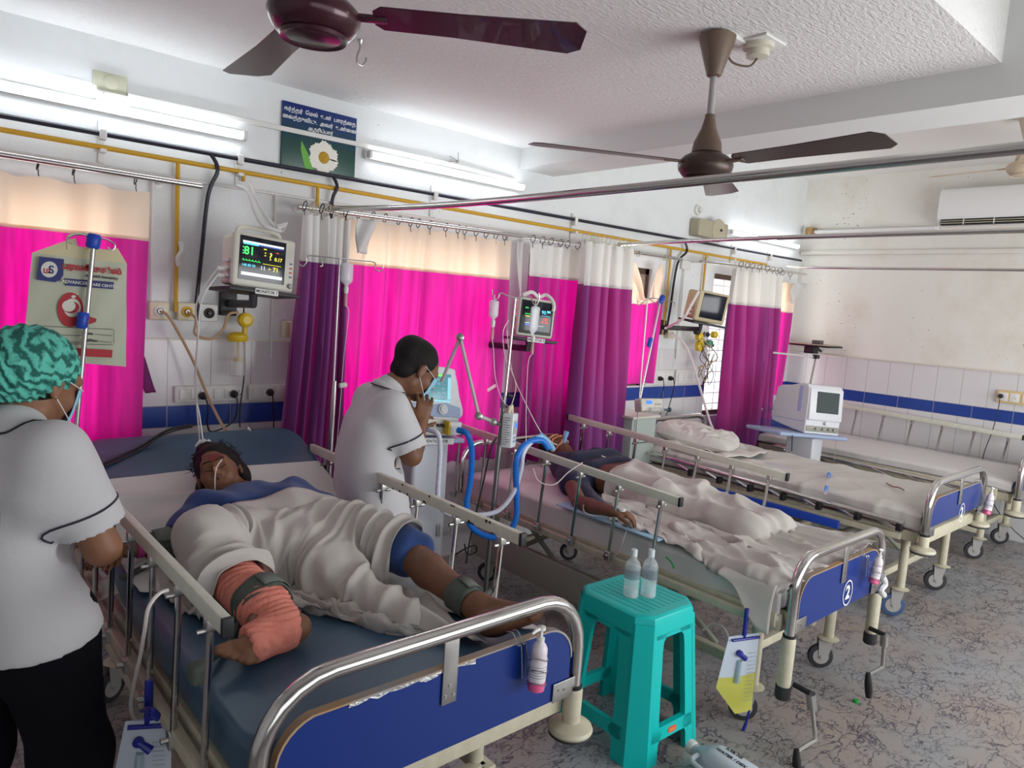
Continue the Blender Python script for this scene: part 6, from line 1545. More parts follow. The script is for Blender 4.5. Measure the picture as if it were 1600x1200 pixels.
iv('leaning drip rod with a blue clamp beside the short pink curtain', E0, (E1.x, Y, 1.0), [hk([(1033, 466), (1045, 470), (1055, 474), (1053, 479)])], .007, [('clamp', M_bluepl, WY(1036, 462, Y), WY(1031, 474, Y), .02), ('clamp', M_bluepl, WY(1017, 528, Y), WY(1013, 542, Y), .018)])
# ---- infusion bottles and bags
M_bot = mat('soft_clear_bottle', (.78, .78, .82), .25, alpha=.62); M_liq = mat('clear_liquid', (.80, .82, .85), .15, alpha=.5)
M_redt = mat('pinkish_tube', (.70, .35, .38), .3, alpha=.8)
def drip(label, top, h, r, line, flat=.55, bag=False, tint=None):
    t = thing('infusion_bottle', label, 'infusion bottle', V(top)-V((0, 0, h)), 'hanging infusion bottles'); top = V(top)
    m = MB(); prof = [(.25, 0), (.30, .02), (.95, .05), (1, .10), (1, .72), (.92, .80), (.35, .92), (.30, 1.0)]
    rows = []
    for q, v in prof:
        z = top.z-.02-h*v; w_ = 1+(.12*math.sin(v*9) if bag else 0); rows.append([V((top.x+r*q*w_*math.cos(a)+(.25*r*math.sin(v*5) if bag else 0), top.y+r*q*flat*math.sin(a), z)) for a in [2*PI*k/20 for k in range(21)]])
    m.grid(rows).build('bottle_body', tint or M_bot, t, smooth=60)
    MB().tube([top+V((0, 0, .004)), top+V((0, 0, -.024))], .0022, 6).build('hanger', M_pvc, t)
    b = top+V((0, 0, -.02-h)); MB().lathe([(.009, 0), (.011, -.01), (.009, -.03), (.004, -.034)], b, n=12).build('bottle_neck', M_pvc, t)
    MB().lathe([(.004, 0), (.0075, -.005), (.0075, -.055), (.003, -.06)], b+V((0, 0, -.034)), n=12).build('drip_chamber', M_redt, t)
    MB().tube(spline([b+V((0, 0, -.09))]+[V(q) for q in line], 8), .0018, 6).build('infusion_line', mat('thin_line', (.75, .62, .66), .3), t)
    return t
drip('clear drip bottle hanging on the thin rod before the purple curtain', WY(543, 403, -.53), .115, .030, [WY(545, 490, -.53), WY(537, 560, -.5), WY(531, 640, -.5), WY(520, 760, -.5)], flat=.8)
drip('clear drip bottle on the left hook of the stand between the beds', WY(773, 462, -1.02), .095, .024, [WY(771, 545, -1.02), WY(774, 590, -1.02), WY(785, 625, -1.04), WY(800, 640, -1.08)], flat=.8)
drip('crumpled drip bag hanging in front of the second monitor', WY(837, 471, -1.02), .150, .027, [WY(825, 570, -1.02), WY(822, 640, -1.03), WY(822, 690, -1.05)], flat=.4, bag=True)
tag(MB().box((-.028, -.001, -.008), (.028, .001, .008), Matrix.Translation(WY(768, 606, -1.01)) @ Euler((0, -.45, 0)).to_matrix().to_4x4()).build('tube_label', mat('pink_label', (.75, .40, .50), .6)), 'small pink paper label taped to the infusion line by the pink curtain', 'label')
# ---- paper bag on the stand
def bag():
    Y = -.510; c = [WY(50, 395, Y), WY(198, 412, Y), WY(197, 573, Y), WY(35, 560, Y)]
    t = thing('xray_envelope', 'large pale green-white paper bag with red and blue print hung on the left drip stand', 'bag', (c[0]+c[2])/2-V((0, 0, .2)))
    Mb = mat('pale_paper_bag', (.50, .52, .40), .7); my = mat('yellowed_bag_side', (.62, .55, .34), .7)
    P = lambda u, v: c[0].lerp(c[1], u).lerp(c[3].lerp(c[2], u), v)
    rows = [[P(i/20, j/20)+V((0, -.012*math.sin(PI*i/20)*math.sin(PI*j/20+.2)+.003*math.sin(i*.9+j*.5), 0)) for j in range(21)] for i in range(21)]
    rows2 = [[P(i/20, j/20)+V((0, .022*math.sin(PI*i/20)+.002, 0)) for j in range(21)] for i in range(21)]
    b = MB().grid(rows).grid(rows2).build('bag_body', Mb, t, smooth=60)
    Q = lambda x, y: WY(x, y, Y+.0)
    MB().add([Q(50, 395), Q(106, 375), Q(118, 372), Q(122, 385), Q(148, 388), Q(168, 390), Q(184, 388), Q(198, 412)], [tuple(range(8))]).build('bag_shoulder', my, t, solid=.003, smooth=0)
    pts = [Q(50, 395), Q(104, 378), Q(108, 366), Q(130, 366), Q(136, 380), Q(126, 384), Q(118, 378), Q(112, 386)]
    MB().tube(spline([Q(106, 390), Q(107, 370), Q(120, 366), Q(136, 368), Q(139, 390)], 6), .006, 8).build('bag_handle', my, t)
    ex = (c[1]-c[0]).normalized(); ez = V((0, -1, 0)); W_ = (c[1]-c[0]).length; H_ = (c[3]-c[0]).length
    def F(px_, py_): p = WY(px_, py_, Y-.0155); return frame(p, ex, ez)
    Mr, Mn, Mk = mat('bag_red', (.42, .02, .03), .6), mat('bag_navy', (.025, .03, .16), .6), mat('bag_black', (.03, .03, .04), .6)
    s = W_/148
    def put(vs, fs, m, nm): MB().add(vs, fs).build(nm, m, b, smooth=0)
    def poly(pp, m, nm): # pixel outline on bag plane
        k = len(pp); a = [WY(x, y, Y-.0145) for x, y in pp]; q = [p+V((0, .001, 0)) for p in a]
        put(a+q, [tuple(range(k)), tuple(range(2*k-1, k-1, -1))], m, nm)
    def disc(cx, cy, rx, ry, m, nm, off=0, a0=0, a1=2*PI, inner=None, n=28):
        a = [WY(cx+rx*math.cos(a0+(a1-a0)*k/n), cy+ry*math.sin(a0+(a1-a0)*k/n), Y-.0155-off) for k in range(n+1)]
        put(a, [tuple(range(len(a)))], m, nm)
    poly([(62, 401), (100, 405), (99, 430), (94, 438), (85, 441), (57, 437)], Mn, 'logo_square')
    disc(77, 421, 13, 12.5, mat('bag_cream', (.66, .66, .58), .6), 'logo_disc')
    put(*text_mesh('ம', .028, F(73, 423), .0003, bold=.001), Mr, 'logo_glyph'); put(*text_mesh('S', .040, F(80, 422), .0003, bold=.001), Mn, 'logo_glyph')
    put(*text_mesh('பரணி', .028, F(120, 418), .0003, bold=.0018), Mr, 'print_line'); put(*text_mesh('\u0bc7கன\u0bcdஸ\u0bcd', .028, F(164, 423), .0003, bold=.0018), Mr, 'print_line')
    put(*text_mesh('ing with humanity', .0150, F(160, 433), .0003, align='CENTER', bold=.0005), Mk, 'print_line')
    poly([(103, 435), (178, 441), (177, 452), (102, 446)], Mn, 'print_band'); put(*text_mesh('ADVANCED', .0160, F(118, 441.5), .0003, bold=.0005), mat('bag_cream'), 'print_line'); put(*text_mesh('& CARE CENTRE', .0145, F(159, 446), .0003, bold=.0004), mat('bag_cream'), 'print_line')
    disc(110, 484, 20.5, 27, Mr, 'emblem'); poly([(94, 478), (97, 501), (122, 505), (136, 508), (150, 503), (151, 498), (138, 494), (128, 487)], Mr, 'emblem_tail'); disc(113, 481, 13.5, 14.5, mat('bag_cream'), 'emblem_ring', .0005); disc(111, 480, 13, 9.5, Mr, 'emblem_core', .0008); disc(107.5, 478, 10.5, 9, mat('bag_cream'), 'emblem_gap', .0011)
    disc(115, 463.5, 3.5, 2.3, mat('bag_cream'), 'emblem_mark', .0006)
    for x0, y0, x1, y1 in ((52, 509, 178, 515), (52, 536, 177, 539), (51, 511, 50, 534), (178, 516, 178, 537), (60, 523, 130, 524.5), (60, 534, 128, 535), (148, 522, 175, 525), (153, 533, 175, 535.5)):
        MB().tube([WY(x0, y0, Y-.015), WY(x1, y1, Y-.015)], .0009, 5).build('form_line', Mk, b)
    put(*text_mesh('Date:', .015, F(138, 521), .0003, bold=.0006), Mk, 'form_text'); put(*text_mesh('Age/Sex:', .015, F(141, 532), .0003, bold=.0006), Mk, 'form_text')
    poly([(62, 541), (176, 547), (175, 559), (61, 553)], Mr, 'footer_band')
bag()
# ---- infusion pump on stand C
p = WY(805, 672, -1.10); F = dev_frame(p, .55, .0, -.06); t = thing('infusion_pump', 'white infusion pump clamped to the stand between the first two beds', 'pump', p-V((0, 0, .08)))
MB().box((-.045, -.085, -.055), (.035, .08, .0), F, bev=.006).build('pump_body', M_devw, t)
MB().box((-.033, -.02, 0), (.026, .045, .003), F, bev=.002).build('pump_panel', mat('panel_grey', (.42, .43, .45), .4), t)
MB().box((-.02, .012, .002), (.012, .036, .0045), F).build('pump_display', BL, t)
for i in range(2):
    for j in range(3): MB().box((-.026+j*.018, -.06+i*.018, 0), (-.014+j*.018, -.048+i*.018, .002), F).build('pump_key', M_devb, t)
for i in range(12): MB().box((-.0462, -.07+i*.0115, -.050), (-.0452, -.066+i*.0115, -.014 if i % 3 else -.025), F).build('printed_line', mat('print_grey', (.25, .26, .28), .6), t)
MB().tube(spline([F @ V(q) for q in ((-.03, .08, -.03), (-.02, .11, -.03), (.0, .10, -.03), (.01, .115, -.03), (.02, .08, -.03))], 5), .008, 8).build('pump_clip', M_ivory, t)
# jointed support arm
A0, A1, A2, A3 = WY(690, 596, -.80), WY(719, 527, -.90), WY(748, 650, -1.0), WY(786, 665, -1.02)
t = thing('support_arm', 'jointed hose support arm rising behind the ventilator to a peak', 'arm', A0)
M_arm = mat('pinkish_arm', (.52, .45, .46), .4)
for a, b, r in ((A0, A1, .0085), (A1, A2, .0085), (A2, A3, .010)): MB().cyl(a, b, r, 12).build('arm_segment', M_arm, t)
for a in (A1, A2, A2.lerp(A3, .6)): MB().lathe([(.012, -.018), (.019, -.014), (.019, .014), (.012, .018)], a, FW, 18).build('arm_joint', M_steel, t)
# ---- ventilator by the second nurse
def vent1():
    Y = -.72; p = WY(681, 612, Y); F = dev_frame(p, -.12, .22, -.08)
    t = thing('ventilator', 'tall ventilator with lit blue-green screen beside the bending nurse', 'ventilator', (p.x, Y+.1, 0), 'ventilators')
    m = MB(); out_ = [(-.15, -.13), (.14, -.13), (.135, .0), (.115, .09), (.09, .125), (-.10, .125), (-.145, .09)]
    pl = spline([(a, b, 0) for a, b in out_+out_[:1]], 5)[:-1]; m.prism([(q.x, q.y) for q in pl], .13, F @ Matrix.Translation((0, 0, -.13))); m.build('display_head', M_devw, t, bevel=.008)
    s = MB().box((-.09, -.052, -.002), (.085, .093, .003), F, bev=.002).build('touch_screen', mat('lit_screen', (.02, .05, .07), .2, emit=(.10, .30, .36), estr=.55), t)
    Fs = F @ Matrix.Translation((0, .02, .0032)); it = [('r', .0, .064, .10, .013, glow('lime', (.15, .75, .12), .9)), ('r', .0, -.066, .165, .010, glow('pale_cyan', (.30, .65, .75), .7)), ('r', .074, .0, .018, .11, MATS['glow_pale_cyan']), ('r', -.08, .03, .006, .05, MATS['glow_pale_cyan'])]
    for i in range(5):
        for j in range(4): it.append(('r', -.045+.028*j+.004*(i % 2), .042-.022*i, .014, .004, glow('dim_white', (.35, .5, .5), .6) if (i+j) % 4 else glow('dim_red', (.5, .2, .15), .6)))
    screen_items(s, Fs, it)
    MB().prism([(-.145, -.125), (.14, -.125), (.14, -.075), (.06, -.055), (-.03, -.068), (-.145, -.06)], .012, F @ Matrix.Translation((0, 0, -.004))).build('front_panel', M_devb, t, bevel=.003)
    MB().lathe([(.026, 0), (.026, .012), (.018, .014), (.018, .022), (.001, .022)], F @ V((.035, -.088, .007)), F.to_3x3() @ V((0, 0, 1)), 22).build('control_knob', M_devw, t)
    b = F @ V((0, -.165, -.06)); G = dev_frame(b, -.12, 0, -.06)
    MB().box((-.14, -.045, -.09), (.14, .045, .05), G, bev=.01).build('gas_block', M_dev, t)
    MB().box((.06, -.03, .05), (.13, .035, .10), G, bev=.006).build('valve_block', M_devw, t); MB().box((.052, -.032, .05), (.064, .037, .104), G, bev=.002).build('yellow_latch', M_ycl, t)
    for q in (-.02, .02, .04): MB().lathe([(.009, 0), (.009, .015)], G @ V((q, .01, .05)), G.to_3x3() @ V((0, 0, 1)), 12).build('gas_port', M_black, t)
    ty = G @ V((0, -.06, 0)); MB().box((-.16, -.075, -.11), (.165, -.052, .085), G, bev=.005).build('tray', M_devb, t)
    l = MB().box((-.10, -.080, .085), (.10, -.050, .088), G).build('tray_label', mat('white_label'), t); vs, fs = text_mesh('VENTILATOR', .022, G @ Matrix.Translation((0, -.065, .0885)), .0002, bold=.0004); MB().add(vs, fs).build('label_text', M_black, l, smooth=0)
    c = ty; MB().box((c.x-.115, c.y-.05, .12), (c.x+.10, c.y+.15, c.z-.02), bev=.02).build('column', mat('pale_grey_column', (.52, .53, .58), .4), t)
    MB().box((c.x+.045, c.y-.06, .46), (c.x+.065, c.y-.045, .52), bev=.002).build('column_latch', M_steel, t)
    MB().box((c.x-.22, c.y-.12, .07), (c.x+.20, c.y+.22, .13), bev=.02).build('cart_base', M_devb, t)
    for dx in (-.2, .18):
        for dy in (-.10, .20): MB().lathe([(.035, -.012), (.035, .012)], (c.x+dx, c.y+dy, .035), (0, 1, 0), 16).build('cart_wheel', M_rubber, t)
    return G
G1 = vent1()
# ---- corrugated hoses
def corr(label, pts, r, m, n=14):
    P = spline(pts, n); L = [0]
    for i in range(1, len(P)): L.append(L[-1]+(P[i]-P[i-1]).length)
    N = int(L[-1]/.0035); Q = []; j = 0
    for k in range(N+1):
        s_ = L[-1]*k/N
        while j < len(L)-2 and L[j+1] < s_: j += 1
        Q.append(P[j].lerp(P[j+1], (s_-L[j])/(L[j+1]-L[j]+1e-9)))
    return tag(MB().tube(Q, [r*(1+.07*(-1)**k) for k in range(N+1)], 12).build('breathing_hose', m), label, 'hose', 'breathing hoses')
M_bh = mat('blue_breathing_hose', (.01, .17, .62), .35); M_wh = mat('clear_white_hose', (.62, .64, .74), .3)
ww = lambda pts: [WY(x, y, Y) for x, y, Y in pts]
corr('blue corrugated breathing hose looping low between the ventilator and the second bed', ww([(716, 672, -.86), (730, 678, -.92), (737, 705, -.96), (735, 750, -.98), (729, 790, -.98), (736, 822, -1.0), (762, 838, -1.04), (790, 836, -1.08), (806, 810, -1.1), (807, 770, -1.1), (806, 725, -1.1), (814, 702, -1.06), (828, 690, -1.0), (846, 688, -.95), (856, 700, -.9)]), .0150, M_bh)
corr('white corrugated breathing hose joining the blue one near the patient mask', ww([(668, 671, -.88), (684, 678, -.95), (688, 700, -.98), (686, 740, -1.0), (685, 780, -1.0), (700, 802, -1.0), (742, 805, -1.05), (778, 798, -1.08), (802, 770, -1.1), (814, 735, -1.1), (818, 708, -1.08), (832, 690, -.98), (848, 690, -.92)]), .0115, M_wh)
tag(MB().tube(ww([(657, 665, -.87), (668, 671, -.88)]), [.016, .013], 12).build('hose_connector', M_bh), 'short blue hose cuff under the ventilator screen', 'connector')
tag(MB().tube(spline(ww([(836, 686, -.96), (846, 683, -.93), (856, 690, -.9), (864, 702, -.88)]), 6), .016, 12).tube(ww([(846, 683, -.93), (846, 677, -.93)]), .010, 10).build('mask_connector', mat('clear_blue')), 'blue connector at the mouth of the patient on the second bed', 'connector')
cable('black cable hanging beside the stand between the first two beds', ww([(776, 683, -.9), (766, 705, -.92), (756, 750, -.95), (744, 800, -.98), (735, 840, -1.0), (728, 880, -1.0)]), .004)
cable('black cable coil below the first bed rail near the stand', ww([(706, 870, -.9), (726, 858, -.95), (742, 852, -.95), (744, 862, -.95), (730, 866, -.95), (726, 850, -.95)]), .004)
# lines on patient 2
for lb, pts in (('thin clear line from the pump up to the second monitor', [(797, 640, -1.08), (806, 600, -.9), (790, 560, -.75), (786, 520, -.65), (795, 500, -.6)]), ('long clear line falling from the second monitor to the patient mask', [(792, 515, -.6), (800, 580, -.7), (826, 640, -.85), (850, 682, -.92), (870, 695, -.9)]),
                ('clear line looping over the navy gown under the bed rail', [(833, 732, -1.2), (842, 752, -1.25), (866, 757, -1.3), (888, 738, -1.3), (910, 723, -1.3)]), ('clear tube looping beside the taped hand on the second bed', [(912, 785, .70), (913, 800, .69), (930, 806, .68), (948, 803, .69), (952, 795, .72), (956, 796, .735)]),
                ('thin clear line hanging down the near side of the second bed', [(983, 818, .668), (976, 838, 0), (968, 860, 0), (952, 874, 0), (940, 874, 0), (930, 862, 0)]), ('pale line curving along the far edge of the second bed', [(940, 712, -.9), (960, 722, -.95), (985, 742, -1.05), (1010, 760, -1.12), (1028, 757, -1.15)])):
    cable(lb, [WZ(x, y, Y) if Y > 0 else WX(x, y, 2.575) if Y == 0 else WY(x, y, Y) for x, y, Y in pts], .0026, mat('clear_tube'))
# wristband clip, red clip, bed 1 side tube
tag(MB().box(WZ(265, 823, .80)-V((.008, .004, .004)), WZ(265, 823, .80)+V((.022, .008, .006)), bev=.003).build('orange_clip', mat('orange_plastic', (.75, .10, .02), .4)), 'small orange clip on the sheet by the patient\'s right arm', 'clip')
cable('clear thick tube looping over the left side of the nearest mattress', [WX(263, 922, .555), WX(248, 928, .53), WX(232, 950, .50), WX(226, 985, .49), WX(218, 1030, .485), WX(208, 1075, .48), WX(205, 1110, .48), WX(222, 1150, .49)], .0055, mat('clear_tube'))
cable('thin green monitor lead on the sheet beside the blue gown', [WZ(308, 770, .90), WZ(303, 790, .87), WZ(292, 812, .83), WZ(272, 835, .80), WZ(250, 862, .79), WZ(205, 890, .76)], .0025, mat('pale_green_lead', (.35, .50, .40), .5))
# ---- syringe pump and cart beside third window
p = WY(1020, 633, -.50); F = dev_frame(p, -.30, .25, .0); t = thing('syringe_pump', 'white syringe pump with blue display on the stand before the third window', 'pump', p-V((0, 0, .06)))
MB().box((-.10, -.045, -.09), (.09, .05, 0), F, bev=.012).build('pump_body', M_dev, t); MB().box((-.055, .008, 0), (-.005, .032, .002), F).build('pump_display', BL, t)
MB().cyl(F @ V((-.04, -.035, .02)), F @ V((.07, -.035, .02)), .016, 14).build('syringe_barrel', M_jar, t); MB().cyl(F @ V((.07, -.035, .02)), F @ V((.13, -.035, .02)), .008, 10).box((.125, -.05, .004), (.135, -.02, .036), F).build('syringe_plunger', mat('dark_teal', (.03, .08, .10), .4), t)
for i in range(3): MB().box((.02+i*.02, .0, 0), (.032+i*.02, .012, .003), F).build('pump_key', M_cap, t)
MB().box((-.02, -.02, -.13), (.02, .03, -.09), F).build('pump_clamp', M_black, t)
p = WY(1000, 700, -.40); t = thing('equipment_cart', 'small pale green trolley under the syringe pump behind the second bed', 'trolley', (p.x, -.3, 0))
x0, x1 = WY(985, 700, -.40).x, WY(1022, 700, -.40).x
MB().box((x0, -.40, .25), (x1, -.10, .90), bev=.01).build('cart_body', mat('pale_green_grey', (.40, .45, .42), .5), t); MB().box((x0-.02, -.42, .90), (x1+.02, -.08, .92), bev=.005).build('cart_top', M_dev, t)
for z in (.72, .55, .40): MB().box((x0+.01, -.408, z-.002), (x1-.01, -.398, z+.002)).build('drawer_gap', M_black, t)
for x in (x0+.03, x1-.03): MB().cyl((x, -.35, .25), (x, -.35, .06), .012).lathe([(.03, -.01), (.03, .01)], (x, -.35, .03), (1, 0, 0), 14).build('cart_wheel', M_rubber, t)
# ---- ventilator between the two empty beds
def vent2():
    p = WY(1290, 640, -1.10); F = dev_frame(p, -.45, .05, -.06); t = thing('ventilator', 'white and lavender desktop ventilator with blank grey screen between the empty beds', 'ventilator', (p.x-.1, -1.0, 0), 'ventilators')
    k = 1/ (1109.3/((p-CAM).dot(FW)))    # metres per pixel at that depth
    k = (p-CAM).dot(FW)/FPX
    side = [(0, -40*k), (0, 12*k), (-.03, 37*k), (-.22, 33*k), (-.36, 30*k), (-.40, 20*k), (-.42, -22*k), (-.38, -30*k)]
    W_ = 56*k; rows = []
    # body: front face W_ wide, running back along -z local
    X0, X1 = -34*k, 30*k
    m = MB(); pr = spline([(0, a, b) for b, a in side+side[:1]], 4)[:-1]; n = len(pr)
    body = MB().prism([(q.z, q.y) for q in pr], X1-X0, F @ Matrix.Translation((X0, 0, 0)) @ Matrix(((0, 0, 1, 0), (0, 1, 0, 0), (1, 0, 0, 0), (0, 0, 0, 1)))).build('ventilator_body', M_devw, t, bevel=.012)
    MB().box((X0-.003, -.04, -.12), (X1+.003, 34*k, -.065), F, bev=.01).build('lavender_band', mat('lavender_plastic', (.42, .46, .72), .4), t)
    MB().box((X0-.002, -22*k, -.40), (X0+.004, -21*k, -.02), F).build('body_seam', M_devb, t)
    Fs = F @ Matrix.Translation((0, 6*k, .016)) @ Matrix.Rotation(-.07, 4, 'X')
    MB().box((X0+.008, -24*k, -.03), (X1-.006, 26*k, .0), Fs, bev=.008).build('screen_frame', M_devw, t)
    MB().box((X0+14*k, -12*k, -.002), (X1-9*k, 21*k, .003), Fs, bev=.002).build('blank_screen', mat('grey_off_screen', (.075, .09, .09), .7, spec=.2), t)
    MB().lathe([(.014, 0), (.014, .012), (.001, .013)], F @ V((2*k, -22*k, .012)), F.to_3x3() @ V((0, 0, 1)), 18).build('control_knob', M_devw, t)
    MB().box((X0+.01, -36*k, .0), (X1-.01, -27*k, .006), F, bev=.002).build('port_recess', mat('port_metal', (.30, .29, .24), .4), t)
    for q in (.3, .5, .68, .82): MB().lathe([(.010, 0), (.010, .018), (.006, .02)], F @ V((X0+(X1-X0)*q, -31*k, .005)), F.to_3x3() @ V((0, 0, 1)), 12).build('gas_port', M_cap, t)
    MB().box((X0-50*k, -46*k, -.40), (X1+10*k, -40*k, .05), F, bev=.01).build('tray', M_devb, t)
    c = F @ V((-10*k, -46*k, -.12)); MB().box((c.x-.085, c.y-.10, .15), (c.x+.085, c.y+.12, c.z), bev=.01).build('column', M_devw, t)
    MB().box((c.x-.22, c.y-.22, .07), (c.x+.20, c.y+.2, .13), bev=.02).build('cart_base', M_devb, t)
    for dx in (-.18, .17):
        for dy in (-.19, .17): MB().lathe([(.035, -.012), (.035, .012)], (c.x+dx, c.y+dy, .035), (0, 1, 0), 16).build('cart_wheel', M_rubber, t)
    # hose arm
    a0, a1, a2 = WY(1264, 610, -1.0), WY(1275, 558, -.95), WY(1208, 551, -.75)
    t2 = thing('support_arm', 'thin jointed arm rising behind the white and lavender ventilator', 'arm', a0)
    MB().cyl(a0, a1, .008, 10).build('arm_segment', M_steel, t2); MB().cyl(a1, a2, .008, 10).build('arm_segment', mat('pinkish_arm'), t2); MB().box(a1-V((.025, .02, .012)), a1+V((.025, .02, .02)), bev=.004).build('arm_joint', M_black, t2)
    cable('thin grey cable hanging from the ventilator tray with a blue end', [WY(1307, 688, -1.15), WY(1305, 705, -1.15), WY(1303, 720, -1.15)], .002, lead)
    cable('black cable hanging left of the white ventilator column', [WY(1238, 680, -1.1), WY(1237, 705, -1.1)], .004)
vent2()
a, b = WX(1232, 536, XR-.25), WX(1300, 541, XR-.25)
t = thing('wall_bracket_shelf', 'narrow black and wood bracket shelf on the far wall near the corner', 'shelf', a)
MB().box((XR-.32, b.y, a.z-.012), (XR-.02, a.y, a.z+.004), bev=.003).build('shelf_plate', M_black, t); MB().box((XR-.33, b.y+.02, a.z+.004), (XR-.02, a.y-.02, a.z+.012), bev=.002).build('shelf_board', mat('pale_board', (.50, .42, .30), .6), t)
MB().box((XR-.3, (a.y*.45+b.y*.55)-.05, a.z-.08), (XR-.2, (a.y*.45+b.y*.55)+.05, a.z-.012), bev=.004).build('shelf_clamp', M_black, t); MB().box((XR-.22, (a.y*.4+b.y*.6)-.04, a.z+.012), (XR-.14, (a.y*.4+b.y*.6)+.04, a.z+.05), bev=.004).build('shelf_block', mat('dark_metal', (.10, .10, .10), .4), t)
MB().cyl((XR-.15, (a.y+b.y)/2, a.z), (XR-.001, (a.y+b.y)/2, a.z-.06), .012, 8).build('bracket', M_black, t)
# ---- flow meters and hoses under monitor 3
q = WY(1105, 530, -.16)
t = thing('suction_regulator', 'cluster of yellow flow meters and a green-topped jar under the blank monitor', 'regulator', q)
for dx, dz, m, r in ((-.12, .02, M_ycl, .035), (-.10, -.06, M_ycl, .045), (.10, .04, M_ycl, .03), (.06, -.05, M_black, .02), (-.02, .04, M_black, .022), (-.16, .06, M_black, .025)):
    MB().lathe([(r*.5, -.03), (r, -.018), (r, .018), (r*.5, .03)], q+V((dx, 0, dz)), (0, -1, 0), 18).build('flow_gauge', m, t)
MB().lathe([(.036, 0), (.040, .01), (.040, .12), (.036, .13)], q+V((.02, 0, -.17)), n=20).build('jar', M_jar, t); MB().lathe([(.042, 0), (.042, .03), (.02, .04)], q+V((.02, 0, -.045)), n=20).build('jar_lid', mat('green_lid', (.02, .20, .10), .4), t)
MB().cyl(q+V((-.03, 0, .09)), q+V((-.03, 0, -.02)), .014, 10).build('humidifier_tube', M_jar, t)
rnd = random.Random(9)
for k in range(5):
    pts = [q+V((rnd.uniform(-.16, .12), -.03, rnd.uniform(-.06, .06)))]
    for j in range(4): pts.append(q+V((rnd.uniform(-.16, .12), -.04+rnd.uniform(-.03, .02), -.10-.09*j+rnd.uniform(-.05, .05))))
    pts.append(q+V((rnd.uniform(-.05, .1), -.05, -.12)))
    cable(['black looped lead under the blank monitor, first coil', 'dark looped lead hanging lowest under the blank monitor', 'black looped lead beside the green-topped jar', 'tan looped hose under the blank monitor', 'thin black lead coiled by the yellow flow meters'][k], pts, .0045 if k == 3 else .003, M_rubhose if k == 3 else None)
cable('thick white hose draped from the blank monitor over to the gas outlet', [WY(1092, 455, -.45), WY(1078, 480, -.42), WY(1068, 497, -.38), WY(1050, 508, -.25), WY(1040, 513, -.15)], .010, M_pvc)
cable('thick pale hose falling from the gas outlet to the head of the third bed', [WY(1047, 520, -.08), WY(1068, 535, -.2), WY(1082, 565, -.25), WY(1092, 600, -.3), WY(1108, 655, -.35), WY(1114, 670, -.4)], .010, mat('pink_white_hose', (.66, .58, .58), .4))
tag(MB().box((4.98, -.025, 2.055), (5.10, -.003, 2.13), bev=.004).build('wall_clip_box', M_pvc), 'small white electrical box on the wall left of the farthest window', 'box')
# ---- fans
M_fan1 = mat('maroon_fan', (.055, .012, .022), .28, metal=.3, coat=.4); M_fan2 = mat('brown_fan', (.06, .038, .03), .35, metal=.3)
def fan(label, c, R, zc, blades, L, m, mb, rodm, root=.9, canopy=True, hubprof=None, tilt=.14, w0=.055, w1=.085):
    c = V(c); t = thing('ceiling_fan', label, 'ceiling fan', c, 'ceiling fans')
    MB().lathe(hubprof or [(.001, -.055), (R*.55, -.053), (R*.80, -.040), (R*.97, -.018), (R, .0), (R*.97, .012), (R*.80, .030), (R*.45, .048), (.03, .052)], c, n=48).build('motor_housing', m, t)
    MB().lathe([(R*.66, -.0515), (R*.70, -.0545), (R*.74, -.0465)], c, n=48).build('housing_ring', m, t)
    MB().lathe([(.001, .04), (R*.55, .045), (R*.50, .08), (R*.28, .13), (R*.18, .17), (.018, .18)], c, n=28).build('lower_canopy', mb, t)
    MB().cyl(c+V((0, 0, .17)), (c.x, c.y, zc-.02), .013, 12).build('down_rod', rodm, t)
    if canopy: MB().lathe([(.018, -.15), (.026, -.145), (.062, -.03), (.066, -.01), (.050, -.006)], (c.x, c.y, zc), n=28).build('upper_canopy', mb, t)
    for a in blades:
        a = math.radians(a); d = V((math.cos(a), math.sin(a), 0)); s_ = V((-d.y, d.x, 0)); n = (V((0, 0, 1))+s_*tilt).normalized(); s2 = n.cross(d)
        b = MB(); F = Matrix((d, s2, n)).transposed().to_4x4(); F.translation = c+V((0, 0, .005))
        P = [(R+.030, -w0*.6), (R+.050, -w0), (L*.55, -w0*1.05), (L-.03, -w1*.85), (L, -w1*.45), (L, w1*.55), (L-.03, w1*.85), (L*.5, w0*.9), (R+.05, w0*.85), (R+.030, w0*.45)]
        b.prism(P, .003, F); o = b.build('fan_blade', m, t, bevel=.001)
        MB().box((R*.8, -.012, -.004), (R+.06, .012, .006), F, bev=.002).build('blade_iron', mb, o)
    return t
fan('nearest ceiling fan, maroon with a glossy round hub at the top edge', (.77, -1.95, 2.30), .108, ZC, (-37, 83, 203), .64, M_fan1, M_fan1, M_fan1)
fan('brown ceiling fan on a long rod hanging from the middle of the ceiling', (2.27, -2.03, 2.215), .10, ZC, (-93, 27, 150), .66, M_fan2, mat('tan_fan_canopy', (.15, .10, .07), .4), mat('grey_fan_rod', (.40, .38, .38), .35))
c3 = WX(1600, 262, 5.6); fan('cream ceiling fan in the far bay, cut by the right edge', (5.6, c3.y, c3.z), .10, 3.10, (-160, -40, 80), .60, mat('cream_fan', (.55, .46, .33), .4), mat('cream_fan'), M_pvc)
c = V((2.43, -2.10, ZC)); t = thing('ceiling_rose', 'round white ceiling outlet on a square plate beside the brown fan', 'fitting', c-V((0, 0, .06)))
MB().box((c.x-.07, c.y-.07, ZC-.008), (c.x+.07, c.y+.07, ZC), bev=.002).build('rose_plate', M_pvc, t); MB().lathe([(.055, 0), (.055, -.018), (.040, -.022), (.040, -.045), (.02, -.05), (.001, -.05)], (c.x, c.y, ZC-.006), n=28).build('rose_cover', mat('ivory_rose', (.60, .56, .46), .5), t)
